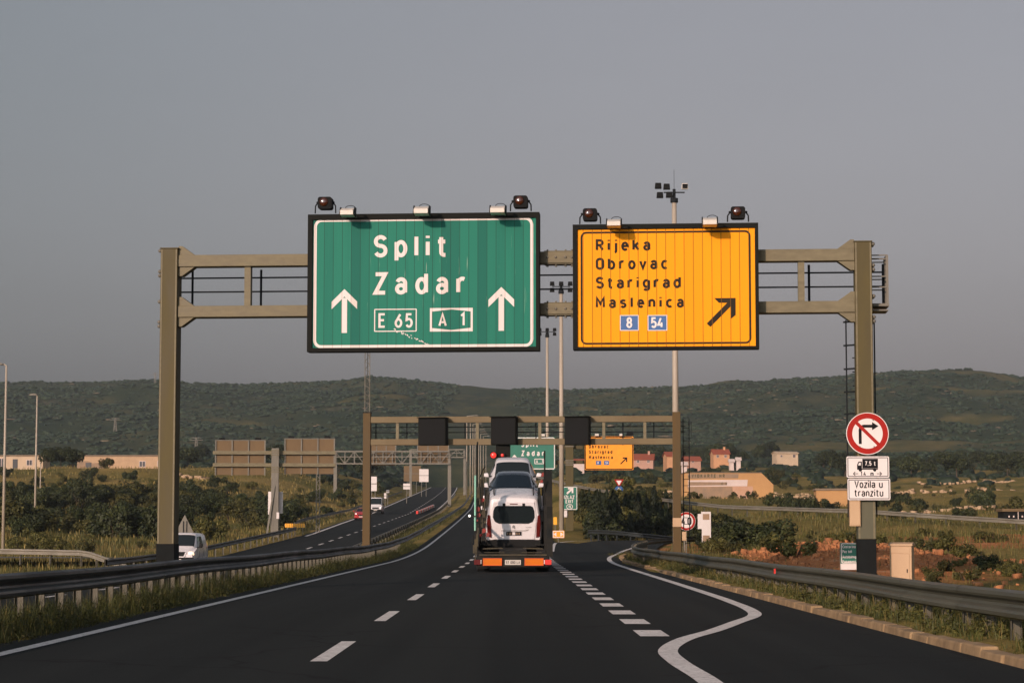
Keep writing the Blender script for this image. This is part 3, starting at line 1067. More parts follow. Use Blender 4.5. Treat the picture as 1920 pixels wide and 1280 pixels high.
def guardrail(name, label, path, face, m, mp, post_step=1.33, post_range=None, group=None, postmax=95):
    """W-beam along path [(x, y, ztop)], face=+1 bulges to the right of the walking direction"""
    t = tag(thing(name, label, 'guardrail', (path[0][0], path[0][1], 0), 0, group))
    ox, oy = path[0][0], path[0][1]
    n = len(path)
    prof = [(a + 0.004, b) for a, b in WB] + [(a - 0.012, b) for a, b in reversed(WB)]
    k = len(prof)
    vs, fs = [], []
    for i, (x, y, z) in enumerate(path):
        a, b = path[max(0, i - 1)], path[min(n - 1, i + 1)]
        dx, dy = b[0] - a[0], b[1] - a[1]
        q = math.hypot(dx, dy)
        nx, ny = dy / q * face, -dx / q * face
        for pa, pb in prof:
            vs.append((x + nx * pa - ox, y + ny * pa - oy, z + pb))
    for i in range(n - 1):
        for j in range(k):
            fs.append((i * k + j, i * k + (j + 1) % k, (i + 1) * k + (j + 1) % k, (i + 1) * k + j))
    fs += [tuple(range(k)), tuple(range((n - 1) * k, n * k))]
    MB().add(vs, fs).build('beam', m, t, smooth=False)
    L_ = 0.0
    nxt = 1.5
    for i in range(n - 1):
        x, y, z = path[i]
        x2, y2, z2 = path[i + 1]
        q = math.hypot(x2 - x, y2 - y)
        while nxt < L_ + q - .3:
            f0, f1 = (nxt - L_) / q, (nxt - L_ + .3) / q
            nx, ny = (y2 - y) / q * face, -(x2 - x) / q * face
            vs2 = [(x + (x2 - x) * f + nx * (a + .009) - ox, y + (y2 - y) * f + ny * (a + .009) - oy, z + (z2 - z) * f + b * 1.01 + .002) for f in (f0, f1) for a, b in WB]
            kk = len(WB)
            if y < 112:
                MB().add(vs2, [(j, j + 1, kk + j + 1, kk + j) for j in range(kk - 1)]).build('lap_joint', m, t, fix=False)
            nxt += 4.0
        L_ += q
        while nxt < L_:
            nxt += .3
    # posts: C-section, one mesh shared by all
    pb = MB()
    pb.box(-.06, .06, -.03, -.024, -.9, -.02).box(-.06, -.054, -.024, .03, -.9, -.02).box(.054, .06, -.024, .03, -.9, -.02)
    first = None
    L = [0.0]
    for a, b in zip(path[:-1], path[1:]):
        L.append(L[-1] + math.dist(a[:2], b[:2]))
    s, cnt = 0.4, 0
    while s < L[-1] and cnt < postmax:
        i = max(j for j in range(n) if L[j] <= s)
        i = min(i, n - 2)
        f = (s - L[i]) / (L[i + 1] - L[i])
        x, y, z = [path[i][c] + (path[i + 1][c] - path[i][c]) * f for c in range(3)]
        if post_range is None or post_range[0] <= y <= post_range[1]:
            dx, dy = path[i + 1][0] - path[i][0], path[i + 1][1] - path[i][1]
            q = math.hypot(dx, dy)
            nx, ny = dy / q * face, -dx / q * face
            if first is None:
                p = first = pb.build('post', mp, t)
            else:
                p = first.copy()
                col.objects.link(p)
                p.parent = t
            p.location = (x - nx * .075 - ox, y - ny * .075 - oy, z)
            p.rotation_euler = (0, 0, math.atan2(dy, dx) + PI / 2)
            cnt += 1
        s += post_step
    return t


# left of our carriageway
pl = [(float(-6.42 + sh(y)), y, float(zM(y)) + 0.74 + 0.012 * math.sin(y * .31)) for y in list(np.arange(16, 130, 2.0)) + list(np.arange(130, 520, 8.0))]
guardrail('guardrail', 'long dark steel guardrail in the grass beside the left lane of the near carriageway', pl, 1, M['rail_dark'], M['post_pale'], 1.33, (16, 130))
# second rail of the median, along the opposite carriageway
pl = [(float(-10.15 + sh(y)), y, float(zL(y)) + 0.72) for y in list(np.arange(60, 520, 6.0))]
guardrail('guardrail', 'pale guardrail in the median along the opposite carriageway', pl, -1, M['rail_pale'], M['post_pale'], 4.0, (60, 420))
# right of our carriageway, bending away with the exit
pr = [(5.52, y, 0.63 + 0.010 * math.sin(y * .37)) for y in np.arange(14, 96, 2.0)]
pr += [(x, y, float(zM(y)) + .63) for x, y in spline([(5.55, 97), (5.8, 108), (6.7, 121), (8.4, 133), (11.2, 140), (14.0, 143)], 5)]
guardrail('guardrail', 'grey guardrail on posts above the kerb, sweeping from the right foreground to the exit', pr, -1, M['rail'], M['post_pale'], 1.33, (14, 130), postmax=99)
rr_ = [c for c in col.objects if c.name.startswith('guardrail') and c.parent is None][-1]
MB().cbox((5.425 - 5.52, 46.5 - 14, .63 - .15), (.03, .10, .10)).build('reflector', M['refl_red'], rr_)
# far rail on the bank at the right
pr = [(x, y, float(np.interp(y, [p[1] for p in FARRAIL], FARRAIL_Z)) + 0.72) for x, y in spline(FARRAIL, 8)]
guardrail('guardrail', 'pale guardrail crossing the field on the bank at the right', pr, -1, M['rail_pale'], M['post_pale'], 4.0)
# outer rail of the opposite carriageway
pl = [(-19.5, y, float(zL(y)) + .74) for y in np.arange(108, 204, 6.0)] + [(x, y, float(zL(y)) + .74) for x, y in spline([(-19.7, 205), (-21.5, 222), (-23.3, 250), (-24.0, 300), (-25.2, 390), (-27.5, 560)], 6)]
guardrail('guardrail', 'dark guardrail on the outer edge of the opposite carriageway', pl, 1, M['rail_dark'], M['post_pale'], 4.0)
# rail with a turned-down end at the far left
e0 = at(0, 1028, 128); e1 = at(150, 1031, 126); e2 = at(170, 1034, 125); e3 = at(243, 1060, 120)
pl = [(e0.x - 9, 129, e0.z + .05), (e0.x, 128, e0.z), (e1.x, 126, e1.z), (e2.x, 125, e2.z), (e3.x, 120, e3.z)]
guardrail('guardrail', 'pale guardrail with its end turned down into the grass at the far left', pl, 1, M['rail_pale'], M['post_pale'], 2.0, (121, 132))
# rail on the inner side of the exit road
pl = [(x, y, z) for x, y, z in spline([(6.0, 176, 1.55), (7.4, 171, 1.5), (9.0, 168, 1.35), (10.4, 169, 1.2), (13.5, 180, .95)], 5)]
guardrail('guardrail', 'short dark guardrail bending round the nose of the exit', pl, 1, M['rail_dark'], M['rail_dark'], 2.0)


# ------------------------------------------------------------------ front gantry
def beam_box(mb, u0, u1, w0, w1, z0, z1):
    mb.box(u0, u1, w0, w1, z0, z1)


GL = at(316, 1000, 48.6)
GR = at(1622, 1000, 47.45)
yaw1 = math.atan2(GR.y - GL.y, GR.x - GL.x)
G1 = Frame(((GL.x + GR.x) / 2, (GL.y + GR.y) / 2, 0), yaw1)
g = thing('sign_gantry', 'large weathered steel gantry spanning the road in the foreground, carrying the two big signs', 'gantry', G1.o, yaw1)
uL0, uL1 = G1.uv(297.5, 760, -.22)[0], G1.uv(329.5, 760, -.22)[0]
uR0, uR1 = G1.uv(1606, 760, -.22)[0], G1.uv(1638.5, 760, -.22)[0]
zLt = G1.uv(316, 466, -.22)[1]
zRt = G1.uv(1616, 453, -.22)[1]
for u0, u1, zt in ((uL0, uL1, zLt), (uR0, uR1, zRt)):
    mb = MB().box(u0, u1, -.22, .22, -.3, zt)
    c = mb.build('column', M['col_olive'], g, bevel=.012)
    zs = G1.uv(1630, 1010, -.23)[1] if u0 > 0 else G1.uv(305, 1019, -.23)[1]
    MB().box(u0 - .012, u1 + .012, -.234, .234, -.3, zs).build('base_sleeve', M['sleeve'], c, bevel=.01)
    bm_ = MB()
    for k in range(4):
        uu = u0 - .2 + (u1 - u0 + .4) * k / 3
        bm_.prism_yz([(-.36, -.3), (-.234, -.3), (-.234, .35), (-.25, .35)], uu - .01, uu + .01)
    bm_.box(u0 - .22, u1 + .22, -.45, .45, -.32, -.02)
    for sgn, ue in ((-1, u0), (1, u1)):
        bm_.prism_xz([(ue - (0 if sgn > 0 else .012), -.02), (ue + sgn * .2, -.02), (ue + sgn * .03, .42), (ue, .42)], -.1, .1)
    bm_.build('base_plate', M['sleeve'], c)
    lp_ = MB()
    for ue, sg in ((u0, 1), (u1, -1)):
        lp_.box(*sorted((ue + sg * .012, ue + sg * .045)), -.227, -.2205, zs + .01, zt - .02)
    lp_.build('edge_strip', M['beam'], c)
    if u0 > 0:
        MB().box(u0 - .006, u1 + .006, -.226, .226, zs + .005, G1.uv(1630, 938, -.23)[1]).build('lower_section', M['lower_steel'], c, bevel=.004)
    cap = MB().box(u0 - .015, u1 + .015, -.235, .235, zt, zt + .02).build('cap', M['col_olive'], c)
zU1 = (G1.uv(450, 477, -.17)[1] + G1.uv(1500, 467, -.17)[1]) / 2
zU0 = (G1.uv(450, 499.5, -.17)[1] + G1.uv(1500, 488.5, -.17)[1]) / 2
zD1 = (G1.uv(450, 573.5, -.17)[1] + G1.uv(1500, 563.5, -.17)[1]) / 2
zD0 = (G1.uv(450, 595, -.17)[1] + G1.uv(1500, 584.5, -.17)[1]) / 2
for z0, z1 in ((zU0, zU1), (zD0, zD1)):
    b = MB().box(uL1, uR0, -.17, .17, z0, z1).build('beam', M['beam'], g, bevel=.01)
    # splice plates between the signs, with their bolts
    s0, s1 = G1.uv(1020, 480, -.18)[0], G1.uv(1076, 480, -.18)[0]
    MB().box(s0, s1, -.186, -.174, z0 + .01, z1 - .01).box(s0, s1, -.17, .17, z1 + .004, z1 + .016).box(s0, s1, -.17, .17, z0 - .016, z0 - .004).build('splice_plate', M['beam'], b)
    bl = MB()
    for px in (1026, 1042, 1060, 1072):
        uu = G1.uv(px, 480, -.19)[0]
        bl.ball((uu, -.19, (z0 + z1) / 2), .03, 8, 5)
        bl.cyl((uu, -.1, z0 - .07), (uu, -.1, z0 - .016), .026, n=7).cyl((uu, -.1, z1 + .016), (uu, -.1, z1 + .05), .02, n=7)
    bl.build('bolts', M['galv'], b, smooth=True)
    # gussets where the beam meets the columns
    for ue, sgn in ((uL1, 1), (uR0, -1)):
        for zz0, dz in ((z1, .2), (z0, -.2)):
            MB().prism_xz([(ue, zz0), (ue + sgn * .36, zz0), (ue + sgn * .08, zz0 + dz), (ue, zz0 + dz)], -.13, .13).build('gusset', M['beam'], b)
    for ue, sgn in ((uL0, -1), (uR1, 1)):
        bl = MB()
        for zz0 in (z1 + .10, z0 - .10, z0 - .19):
            for ww in (-.13, .13):
                bl.ball((ue + sgn * .035, ww, zz0), .042, 8, 6).cyl((ue, ww, zz0), (ue + sgn * .05, ww, zz0), .03, n=8)
        bl.build('bolts', M['galv'], b, smooth=True)
for px in (464, 640, 760, 880, 960, 1045, 1140, 1250, 1360, 1502.5):
    if px == 1045:
        continue
    u = G1.uv(px, 530, -.1)[0]
    MB().box(u - .068, u + .068, -.10, .10, zD1 + .001, zU0 - .001).build('strut', M['beam'], g)
# walkway rail behind the beams
wk = .55
zr1, zr2 = G1.uv(450, 521, wk)[1], G1.uv(450, 547, wk)[1]
rl = MB()
ua, ub = G1.uv(337, 530, wk)[0], G1.uv(1662, 530, wk)[0]
for zz in (zr1, zr2):
    rl.cyl((ua, wk, zz), (ub, wk, zz), .018, n=6)
rl.build('handrail', M['rod'], g)
for px in (361, 489.5, 700, 850, 1000, 1180, 1300, 1517, 1656):
    u = G1.uv(px, 540, wk)[0]
    MB().cyl((u, wk, zD1 - .05), (u, wk, zU0), .028, n=6).build('rail_post', M['rod'], g)
MB().box(ua, ub, .20, .85, zD0 + .06, zD0 + .09).build('walkway', M['galv'], g)
# access cage and ladder on the right column
cg = MB()
c0, c1 = uR1, G1.uv(1663, 520, .3)[0]
zc1, zc0 = G1.uv(1660, 479, .3)[1], G1.uv(1660, 572, .3)[1]
for zz in (zc1, zc1 - .08, (zc1 + zc0) / 2 + .08, (zc1 + zc0) / 2 - .15):
    cg.bar((c0, .25, zz), (c1, .25, zz), .025).bar((c0, .85, zz), (c1, .85, zz), .025).bar((c1, .25, zz), (c1, .85, zz), .025)
for ww in (.25, .55, .85):
    cg.bar((c1, ww, zc0), (c1, ww, zc1), .05)
cg.box(c0 + .02, c1 + .03, .2, .9, zc0 - .03, zc0 + .03)
cg.build('access_cage', M['galv'], g)
ld = MB()
for px, w in ((1587, .35), (1640, .30)):
    zt = G1.uv(px, 600, w)[1]
    u = G1.uv(px, 680, w)[0]
    ld.cyl((u, w, 1.6), (u, w, zt), .016, n=6)
    for py in (604, 648, 692, 735, 776, 820):
        zz = G1.uv(px, py, w)[1]
        e = uR0 if px < 1610 else uR1
        ld.bar((u - .05, w, zz), (e, w - .2, zz), .035)
for z in np.arange(1.7, 5.2, .3):
    ld.bar((uR0 - .03, .42, z), (uR1 + .05, .42, z), .022)
ld.build('ladder', M['rod'], g)


# ------------------------------------------------------------------ big gantry signs
def local(G_, w, px, py, o):
    u, z = G_.uv(px, py, w)
    return u - o[0], z - o[1]


SW = -.52          # sign face, in front of the beams
# green sign
c0 = G1.uv(576, 660, SW); c1 = G1.uv(1011.5, 398, SW)
O = ((c0[0] + c1[0]) / 2, (c0[1] + c1[1]) / 2)
gs = thing('direction_sign', 'large green motorway sign with white lettering Split Zadar and two upright arrows', 'road sign', G1.world(O[0], SW, O[1]), yaw1)


def lc(px, py):
    return local(G1, SW, px, py, O)


x0, z0 = c0[0] - O[0], c0[1] - O[1]
x1, z1 = -x0, -z0
fw = .10
MB().box(x0, x1, .01, .30, z0, z1).build('sign_case', M['frame'], gs, bevel=.01)
fr = MB()
fr.box(x0, x1, -.05, .009, z0, z0 + .085).box(x0, x1, -.05, .009, z1 - .115, z1).box(x0, x0 + fw, -.05, .009, z0 + .085, z1 - .115).box(x1 - fw * .75, x1, -.05, .009, z0 + .085, z1 - .115)
fr.build('frame', M['frame'], gs)
MB().box(x0 + fw, x1 - fw * .75, 0, .0095, z0 + .085, z1 - .115).build('panel', M['sign_green'], gs)
bd = MB()
bx0, bz1 = lc(589, 411); bx1, bz0 = lc(1000, 650)
rring(bd, bx0, bx1, bz0, bz1, .14, .062, -.006)
bd.build('border', M['sign_white'], gs, fix=False)
for s_, xa, xb, yt, yb in (('Split', 700.5, 839, 439.5, 483), ('Zadar', 700.5, 874, 509, 552.5)):
    tb = MB()
    a = lc(xa, yb); b = lc(xb, yt)
    text(tb, s_, a[0], b[0], a[1], b[1], -.006, .175, 1.13)
    tb.build('lettering', M['sign_white'], gs, fix=False)
for tipx, ty, by in ((646, 542, 624), (940, 538, 620)):
    a = lc(tipx, ty); bt = lc(tipx, by)
    wd = .058
    hw_, hh = .275, .27
    pts_shaft = [(a[0] - wd, bt[1]), (a[0] + wd, bt[1]), (a[0] + wd, a[1] - .19), (a[0] - wd, a[1] - .19)]
    ab = MB()
    ab.poly([(x, -.006, z) for x, z in pts_shaft])
    ab.poly([(x, -.0075, z) for x, z in [(a[0], a[1]), (a[0], a[1] - .16), (a[0] - hw_, a[1] - .16 - hh), (a[0] - hw_, a[1] - hh)]])
    ab.poly([(x, -.0075, z) for x, z in [(a[0], a[1]), (a[0] + hw_, a[1] - hh), (a[0] + hw_, a[1] - .16 - hh), (a[0], a[1] - .16)]])
    ab.build('arrow', M['sign_white'], gs, fix=False)
tb = MB()
a = lc(701.5, 622); b = lc(781.5, 578.5)
rring(tb, a[0], b[0], a[1], b[1], .01, .022, -.006)
q0 = lc(709.5, 614.5); q1 = lc(723.5, 587)
text(tb, 'E', q0[0], None, q0[1], q1[1], -.006, .15)
q0 = lc(740, 614.5); q1 = lc(774, 587)
text(tb, '65', q0[0], q1[0], q0[1], q1[1], -.006, .15)
tb.build('route_number', M['sign_white'], gs, fix=False)
tb = MB()
a = lc(806, 621.5); b = lc(886.5, 577)
mx = (a[0] + b[0]) / 2
W = .045
zb, zt = a[1], b[1]
tb.poly([(a[0], -.006, zb), (a[0] + W, -.006, zb), (a[0] + W, -.006, zt), (a[0], -.006, zt)])
tb.poly([(b[0] - W, -.006, zb), (b[0], -.006, zb), (b[0], -.006, zt), (b[0] - W, -.006, zt)])
tb.poly([(a[0] + W, -.006, zb), (b[0] - W, -.006, zb), (b[0] - W, -.006, zb + .075), (mx, -.006, zb + .03), (a[0] + W, -.006, zb + .075)])
tb.poly([(a[0] + W, -.006, zt), (a[0] + W, -.006, zt - .075), (mx, -.006, zt - .03), (b[0] - W, -.006, zt - .075), (b[0] - W, -.006, zt)])
q0 = lc(822, 612.5); q1 = lc(838, 586.5)
text(tb, 'A', q0[0], None, q0[1], q1[1], -.006, .15)
q0 = lc(863, 611.5); q1 = lc(873, 585.5)
text(tb, '1', q0[0], None, q0[1], q1[1], -.006, .15)
tb.build('route_number', M['sign_white'], gs, fix=False)
# peeled film: a ragged white scar across the lower middle
sc = MB()
for k in range(26):
    px = 742 + k * 3.2 + rng.uniform(-2, 2); py = 619 + k * 1.35 + rng.uniform(-2.5, 2.5)
    a = lc(px, py)
    w_, h_ = rng.uniform(.008, .030), rng.uniform(.008, .026)
    sc.poly([(a[0] - w_, -.009, a[1] + h_ * .4), (a[0] - w_ * .2, -.009, a[1] + h_), (a[0] + w_, -.009, a[1] - h_ * .2), (a[0] + w_ * .3, -.009, a[1] - h_)])
sc.build('scratches', M['sign_white'], gs, fix=False)
bk = MB()
for px in (700, 900):
    u = lc(px, 500)[0]
    bk.box(u - .06, u + .06, .301, .345, z0 + .1, z1 - .1)
bk.build('bracket', M['galv'], gs)

# yellow sign
c0 = G1.uv(1074.5, 656, SW); c1 = G1.uv(1421.5, 418, SW)
O = ((c0[0] + c1[0]) / 2, (c0[1] + c1[1]) / 2)
ysn = thing('direction_sign', 'large yellow sign listing Rijeka Obrovac Starigrad Maslenica with a slanted black arrow', 'road sign', G1.world(O[0], SW, O[1]), yaw1)
x0, z0 = c0[0] - O[0], c0[1] - O[1]
x1, z1 = -x0, -z0
MB().box(x0, x1, .01, .30, z0, z1).build('sign_case', M['frame'], ysn, bevel=.01)
fr = MB()
fr.box(x0, x1, -.05, .009, z0, z0 + .06).box(x0, x1, -.05, .009, z1 - .10, z1).box(x0, x0 + .095, -.05, .009, z0 + .06, z1 - .10).box(x1 - .075, x1, -.05, .009, z0 + .06, z1 - .10)
fr.build('frame', M['frame'], ysn)
MB().box(x0 + .095, x1 - .075, 0, .0095, z0 + .06, z1 - .10).build('panel', M['sign_yellow'], ysn)
bd = MB()
a = lc(1089, 646); b = lc(1407, 431.5)
rring(bd, a[0], b[0], a[1], b[1], .10, .040, -.006)
bd.build('border', M['sign_black'], ysn, fix=False)
for s_, xb, yt, yb in (('Rijeka', 1219.5, 447.5, 471), ('Obrovac', 1252.5, 482, 506), ('Starigrad', 1276.5, 517.5, 541.5), ('Maslenica', 1282, 555, 578)):
    tb = MB()
    a = lc(1117, yb); b = lc(xb, yt)
    text(tb, s_, a[0], b[0], a[1], b[1], -.006, .20, 1.24)
    tb.build('lettering', M['sign_black'], ysn, fix=False)
for s_, xa, xb, ta, tb_ in (('8', 1162.5, 1197.5, 1174.5, 1185), ('54', 1214.5, 1251, 1220.5, 1244)):
    a = lc(xa, 620); b = lc(xb, 590.5)
    p = MB().poly([(a[0], -.006, a[1]), (b[0], -.006, a[1]), (b[0], -.006, b[1]), (a[0], -.006, b[1])]).build('route_panel', M['sign_blue'], ysn, fix=False)
    tb = MB()
    rring(tb, a[0], b[0], a[1], b[1], .008, .016, -.0085)
    q0 = lc(ta, 615); q1 = lc(tb_, 594.5)
    text(tb, s_, q0[0], q1[0] if len(s_) > 1 else None, q0[1], q1[1], -.0085, .17)
    tb.build('route_number', M['sheet_white'], p, fix=False)
ab = MB()
a = lc(1328.5, 609.5); b = lc(1379, 558.5)
stroke(ab, [(a[0], a[1]), (b[0] - .09, b[1] - .09)], .105, -.006)
ab.poly([(b[0], -.0075, b[1]), (b[0] - .45, -.0075, b[1]), (b[0] - .35, -.0075, b[1] - .10), (b[0] - .10, -.0075, b[1] - .10)])
ab.poly([(b[0], -.009, b[1]), (b[0] - .10, -.009, b[1] - .10), (b[0] - .10, -.009, b[1] - .44), (b[0], -.009, b[1] - .36)])
ab.build('arrow', M['sign_black'], ysn, fix=False)
bk = MB()
for px in (1150, 1340):
    u = lc(px, 500)[0]
    bk.box(u - .06, u + .06, .301, .345, z0 + .1, z1 - .1)
bk.build('bracket', M['galv'], ysn)


# sign lamps: white boxes on arms, and black lanterns with an amber lens
def sign_lamp(px, pyt, pyb, pw, label):
    w = SW - .62
    u, zt_ = G1.uv(px, pyt, w)
    zb_ = G1.uv(px, pyb, w)[1]
    hw_ = pw / 2 / F * 47.3
    h = zt_ - zb_
    t = thing('sign_lamp', label, 'lamp', G1.world(u, w, zb_), yaw1, 'white floodlight boxes along the top of the big signs')
    MB().prism_yz([(-.10, h * .12), (.16, 0), (.20, h * .9), (.10, h), (-.10, h * .62)], -hw_, hw_).build('housing', M['white_box'], t, bevel=.008)
    e = MB()
    for s in (-1, 1):
        e.prism_yz([(-.06, h * .2), (.2, h * .05), (.24, h * 1.08), (.06, h * 1.08)], s * (hw_ + .012) - .012, s * (hw_ + .012) + .012)
    e.build('end_bracket', M['rod'], t)
    MB().bar((-hw_ * .8, .14, h * .35), (-hw_ * .8, .62, h * .30), .035).bar((hw_ * .8, .14, h * .35), (hw_ * .8, .62, h * .30), .035).build('arm', M['galv'], t)
    cb = MB()
    pts = [(.05 + .11 * math.cos(a), .12, h * .98 + .06 * math.sin(a)) for a in np.linspace(-.3, 3.3, 9)]
    cb.tube(pts, .007, 5)
    cb.build('cable', M['black'], t)
    return t


sign_lamp(651, 389, 405.5, 25, 'white lamp box on the green sign, next to its left-hand black lantern')
sign_lamp(790, 386, 403, 27, 'white lamp box at the middle of the top edge of the green sign')
sign_lamp(933, 385, 401.5, 27, 'white lamp box on the green sign, next to its right-hand black lantern')
sign_lamp(1151, 410, 426, 25, 'white lamp box on the yellow sign, next to its left-hand black lantern')
sign_lamp(1331, 407, 424, 26, 'white lamp box on the yellow sign, next to its right-hand black lantern')


def lantern(px, pyt, pyb, pw, ybase, label):
    w = SW + .10
    u, zt_ = G1.uv(px, pyt, w)
    zb_ = G1.uv(px, pyb, w)[1]
    zf = G1.uv(px, ybase, w)[1]
    hw_ = pw / 2 / F * 47.6
    t = thing('warning_lantern', label, 'lamp', G1.world(u, w, zf), yaw1, 'black warning lanterns on top of the big signs')
    a, b = zb_ - zf, zt_ - zf
    h = MB().prism_xz(rrect(-hw_, hw_, a, b, .05, 3), -.12, .14).build('housing', M['black'], t)
    c = (a + b) / 2
    MB().ball((-.02, -.125, c + .02), .095, 14, 10, (1, .35, 1)).build('lens', M['lens'], t, smooth=True)
    y = MB()
    for s in (-1, 1):
        y.tube([(s * (hw_ + .01), 0, c + .02), (s * (hw_ + .065), 0, c - .05), (s * (hw_ + .07), 0, 0)], .016, 6)
        y.ball((s * (hw_ + .02), 0, c + .02), .03, 6, 4)
    y.build('yoke', M['rod'], t)
    return t


lantern(610.5, 370.5, 393, 27, 400, 'black lantern with amber lens on the left end of the green sign')
lantern(976.5, 368, 390.5, 27, 396, 'black lantern with amber lens on the right end of the green sign')
lantern(1106.5, 392, 414.5, 27, 420, 'black lantern with amber lens on the left end of the yellow sign')
lantern(1383.5, 388.5, 411, 27, 416, 'black lantern with amber lens on the right end of the yellow sign')


# ------------------------------------------------------------------ plates on the right column of the front gantry
PW = -.36


def plate_thing(name, label, cat, F_, w, px, py):
    u, z = F_.uv(px, py, w)
    return thing(name, label, cat, F_.world(u, w, z), F_.yaw), (u, z)


t, O = plate_thing('prohibition_sign', 'round red-rimmed no right turn sign on the right gantry column', 'road sign', G1, PW, 1626.5, 812.5)
r = 39.5 / F * 47.2
MB().cyl((0, 0, 0), (0, .03, 0), r, n=48).build('plate', M['sheet_white'], t)
rg = MB()
for ro, ri, yy in ((r * .965, r * .715, -.002),):
    n = 64
    vs = [(ro * math.cos(2 * PI * i / n), yy, ro * math.sin(2 * PI * i / n)) for i in range(n)] + [(ri * math.cos(2 * PI * i / n), yy, ri * math.sin(2 * PI * i / n)) for i in range(n)]
    rg.add(vs, [(i, (i + 1) % n, n + (i + 1) % n, n + i) for i in range(n)])
rg.build('red_ring', M['sheet_red'], t, fix=False)
ar = MB()
lo = lambda px, py: local(G1, PW, px, py, O)
a, b, c = lo(1613, 832), lo(1613, 806), lo(1636, 798.5)
stroke(ar, [a, (a[0], b[1])] + A(a[0] + .085, b[1], .085, c[1] - b[1], 180, 90, 6)[1:] + [c], .062, -.003)
tp = lo(1647, 798.5)
ar.poly([(c[0] - .01, -.0042, c[1] + .085), (c[0] - .01, -.0042, c[1] - .085), (tp[0], -.0042, tp[1])])
ar.build('arrow', M['sheet_black'], t, fix=False)
bs = MB()
k = r * .74
stroke(bs, [(-k * .707, k * .707), (k * .707, -k * .707)], .07, -.0055)
bs.build('slash', M['sheet_red'], t, fix=False)
bo = MB()
for px, py in ((1611, 787), (1637, 787), (1612, 837), (1639, 837)):
    q = lo(px, py)
    bo.ball((q[0], -.008, q[1]), .014, 7, 5)
bo.build('bolts', M['galv'], t)
MB().box(-.25, .25, .031, .14, .18, .23).box(-.25, .25, .031, .14, -.23, -.18).build('bracket', M['galv'], t)


def add_plate(name, label, cat, F_, w, xa, ya, xb, yb, msheet, mborder, bw, inset, rad=.03, yawoff=0.0, thick=.025):
    u0, z0 = F_.uv(xa, yb, w)
    u1, z1 = F_.uv(xb, ya, w)
    o = ((u0 + u1) / 2, (z0 + z1) / 2)
    t = thing(name, label, cat, F_.world(o[0], w, o[1]), F_.yaw + yawoff)
    hx, hz = (u1 - u0) / 2, (z1 - z0) / 2
    MB().prism_xz(rrect(-hx, hx, -hz, hz, rad, 4), 0, thick).build('plate', msheet, t)
    if mborder:
        b = MB()
        rring(b, -hx + inset, hx - inset, -hz + inset, hz - inset, max(rad - inset, .008), bw, -.003)
        b.build('border', mborder, t, fix=False)
    return t, o, hx, hz


t, O, hx, hz = add_plate('supplementary_plate', 'white plate with black lorry, 7,5 t and 14 m, under the round sign', 'road sign', G1, PW, 1587.5, 855, 1667, 895, M['sheet_white'], M['sheet_black'], .014, .022)
lo = lambda px, py: local(G1, PW, px, py, O)
lr_ = MB()
a, b = lo(1617, 877.5), lo(1646, 859.5)
bx = MB()
bx.poly([(a[0], -.003, a[1]), (b[0], -.003, a[1]), (b[0], -.003, b[1]), (a[0], -.003, b[1])])
ch0, ch1 = lo(1610, 880), lo(1646, 877.8)
bx.poly([(ch0[0], -.003, ch0[1]), (ch1[0], -.003, ch0[1]), (ch1[0], -.003, ch1[1]), (ch0[0], -.003, ch1[1])])
cb = [lo(1607, 880), lo(1607, 871), lo(1609.5, 865), lo(1616, 865), lo(1616, 880)]
bx.poly([(x, -.0042, z) for x, z in cb])
for px in (1613, 1640):
    q = lo(px, 880.5)
    bx.add([(q[0] + .034 * math.cos(2 * PI * i / 16), -.0054, q[1] + .034 * math.sin(2 * PI * i / 16)) for i in range(16)], [tuple(range(16))])
lor = bx.build('lorry_symbol', M['sheet_black'], t, fix=False)
wt_ = MB()
wn0 = [lo(1609, 872), lo(1610.5, 867), lo(1614, 867), lo(1614, 872)]
wt_.poly([(x, -.0066, z) for x, z in wn0])
q0, q1 = lo(1621.5, 872.5), lo(1642, 864)
text(wt_, '7,5 t', q0[0], q1[0], q0[1], q1[1], -.0066, .17)
wt_.build('lettering', M['sheet_white'], lor, fix=False)
tb = MB()
q0, q1 = lo(1613.5, 891.6), lo(1638, 883.6)
text(tb, '14 m', q0[0], q1[0], q0[1], q1[1], -.003, .19, 1.1)
for s, xa, xb in ((1, 1600, 1609), (-1, 1653, 1644)):
    p, q = lo(xa, 887.6), lo(xb, 887.6)
    stroke(tb, [p, q], .014, -.003)
    stroke(tb, [(p[0] + s * .04, p[1] + .04), p, (p[0] + s * .04, p[1] - .04)], .014, -.0042)
tb.build('lettering', M['sheet_black'], t, fix=False)
MB().box(-.3, .3, .026, .14, -.03, .03).build('bracket', M['galv'], t)

t, O, hx, hz = add_plate('supplementary_plate', 'white plate lettered Vozila u tranzitu on the right gantry column', 'road sign', G1, PW, 1589.5, 896.5, 1669, 937, M['sheet_white'], M['sheet_black'], .014, .022)
lo = lambda px, py: local(G1, PW, px, py, O)
tb = MB()
q0, q1 = lo(1602, 914.5), lo(1655, 900)
text(tb, 'Vozila u', q0[0], q1[0], q0[1], q1[1], -.003, .145)
q0, q1 = lo(1602, 930.5), lo(1656, 916.5)
text(tb, 'tranzitu', q0[0], q1[0], q0[1], q1[1], -.003, .145)
tb.build('lettering', M['sheet_black'], t, fix=False)
MB().box(-.3, .3, .026, .14, -.03, .03).build('bracket', M['galv'], t)

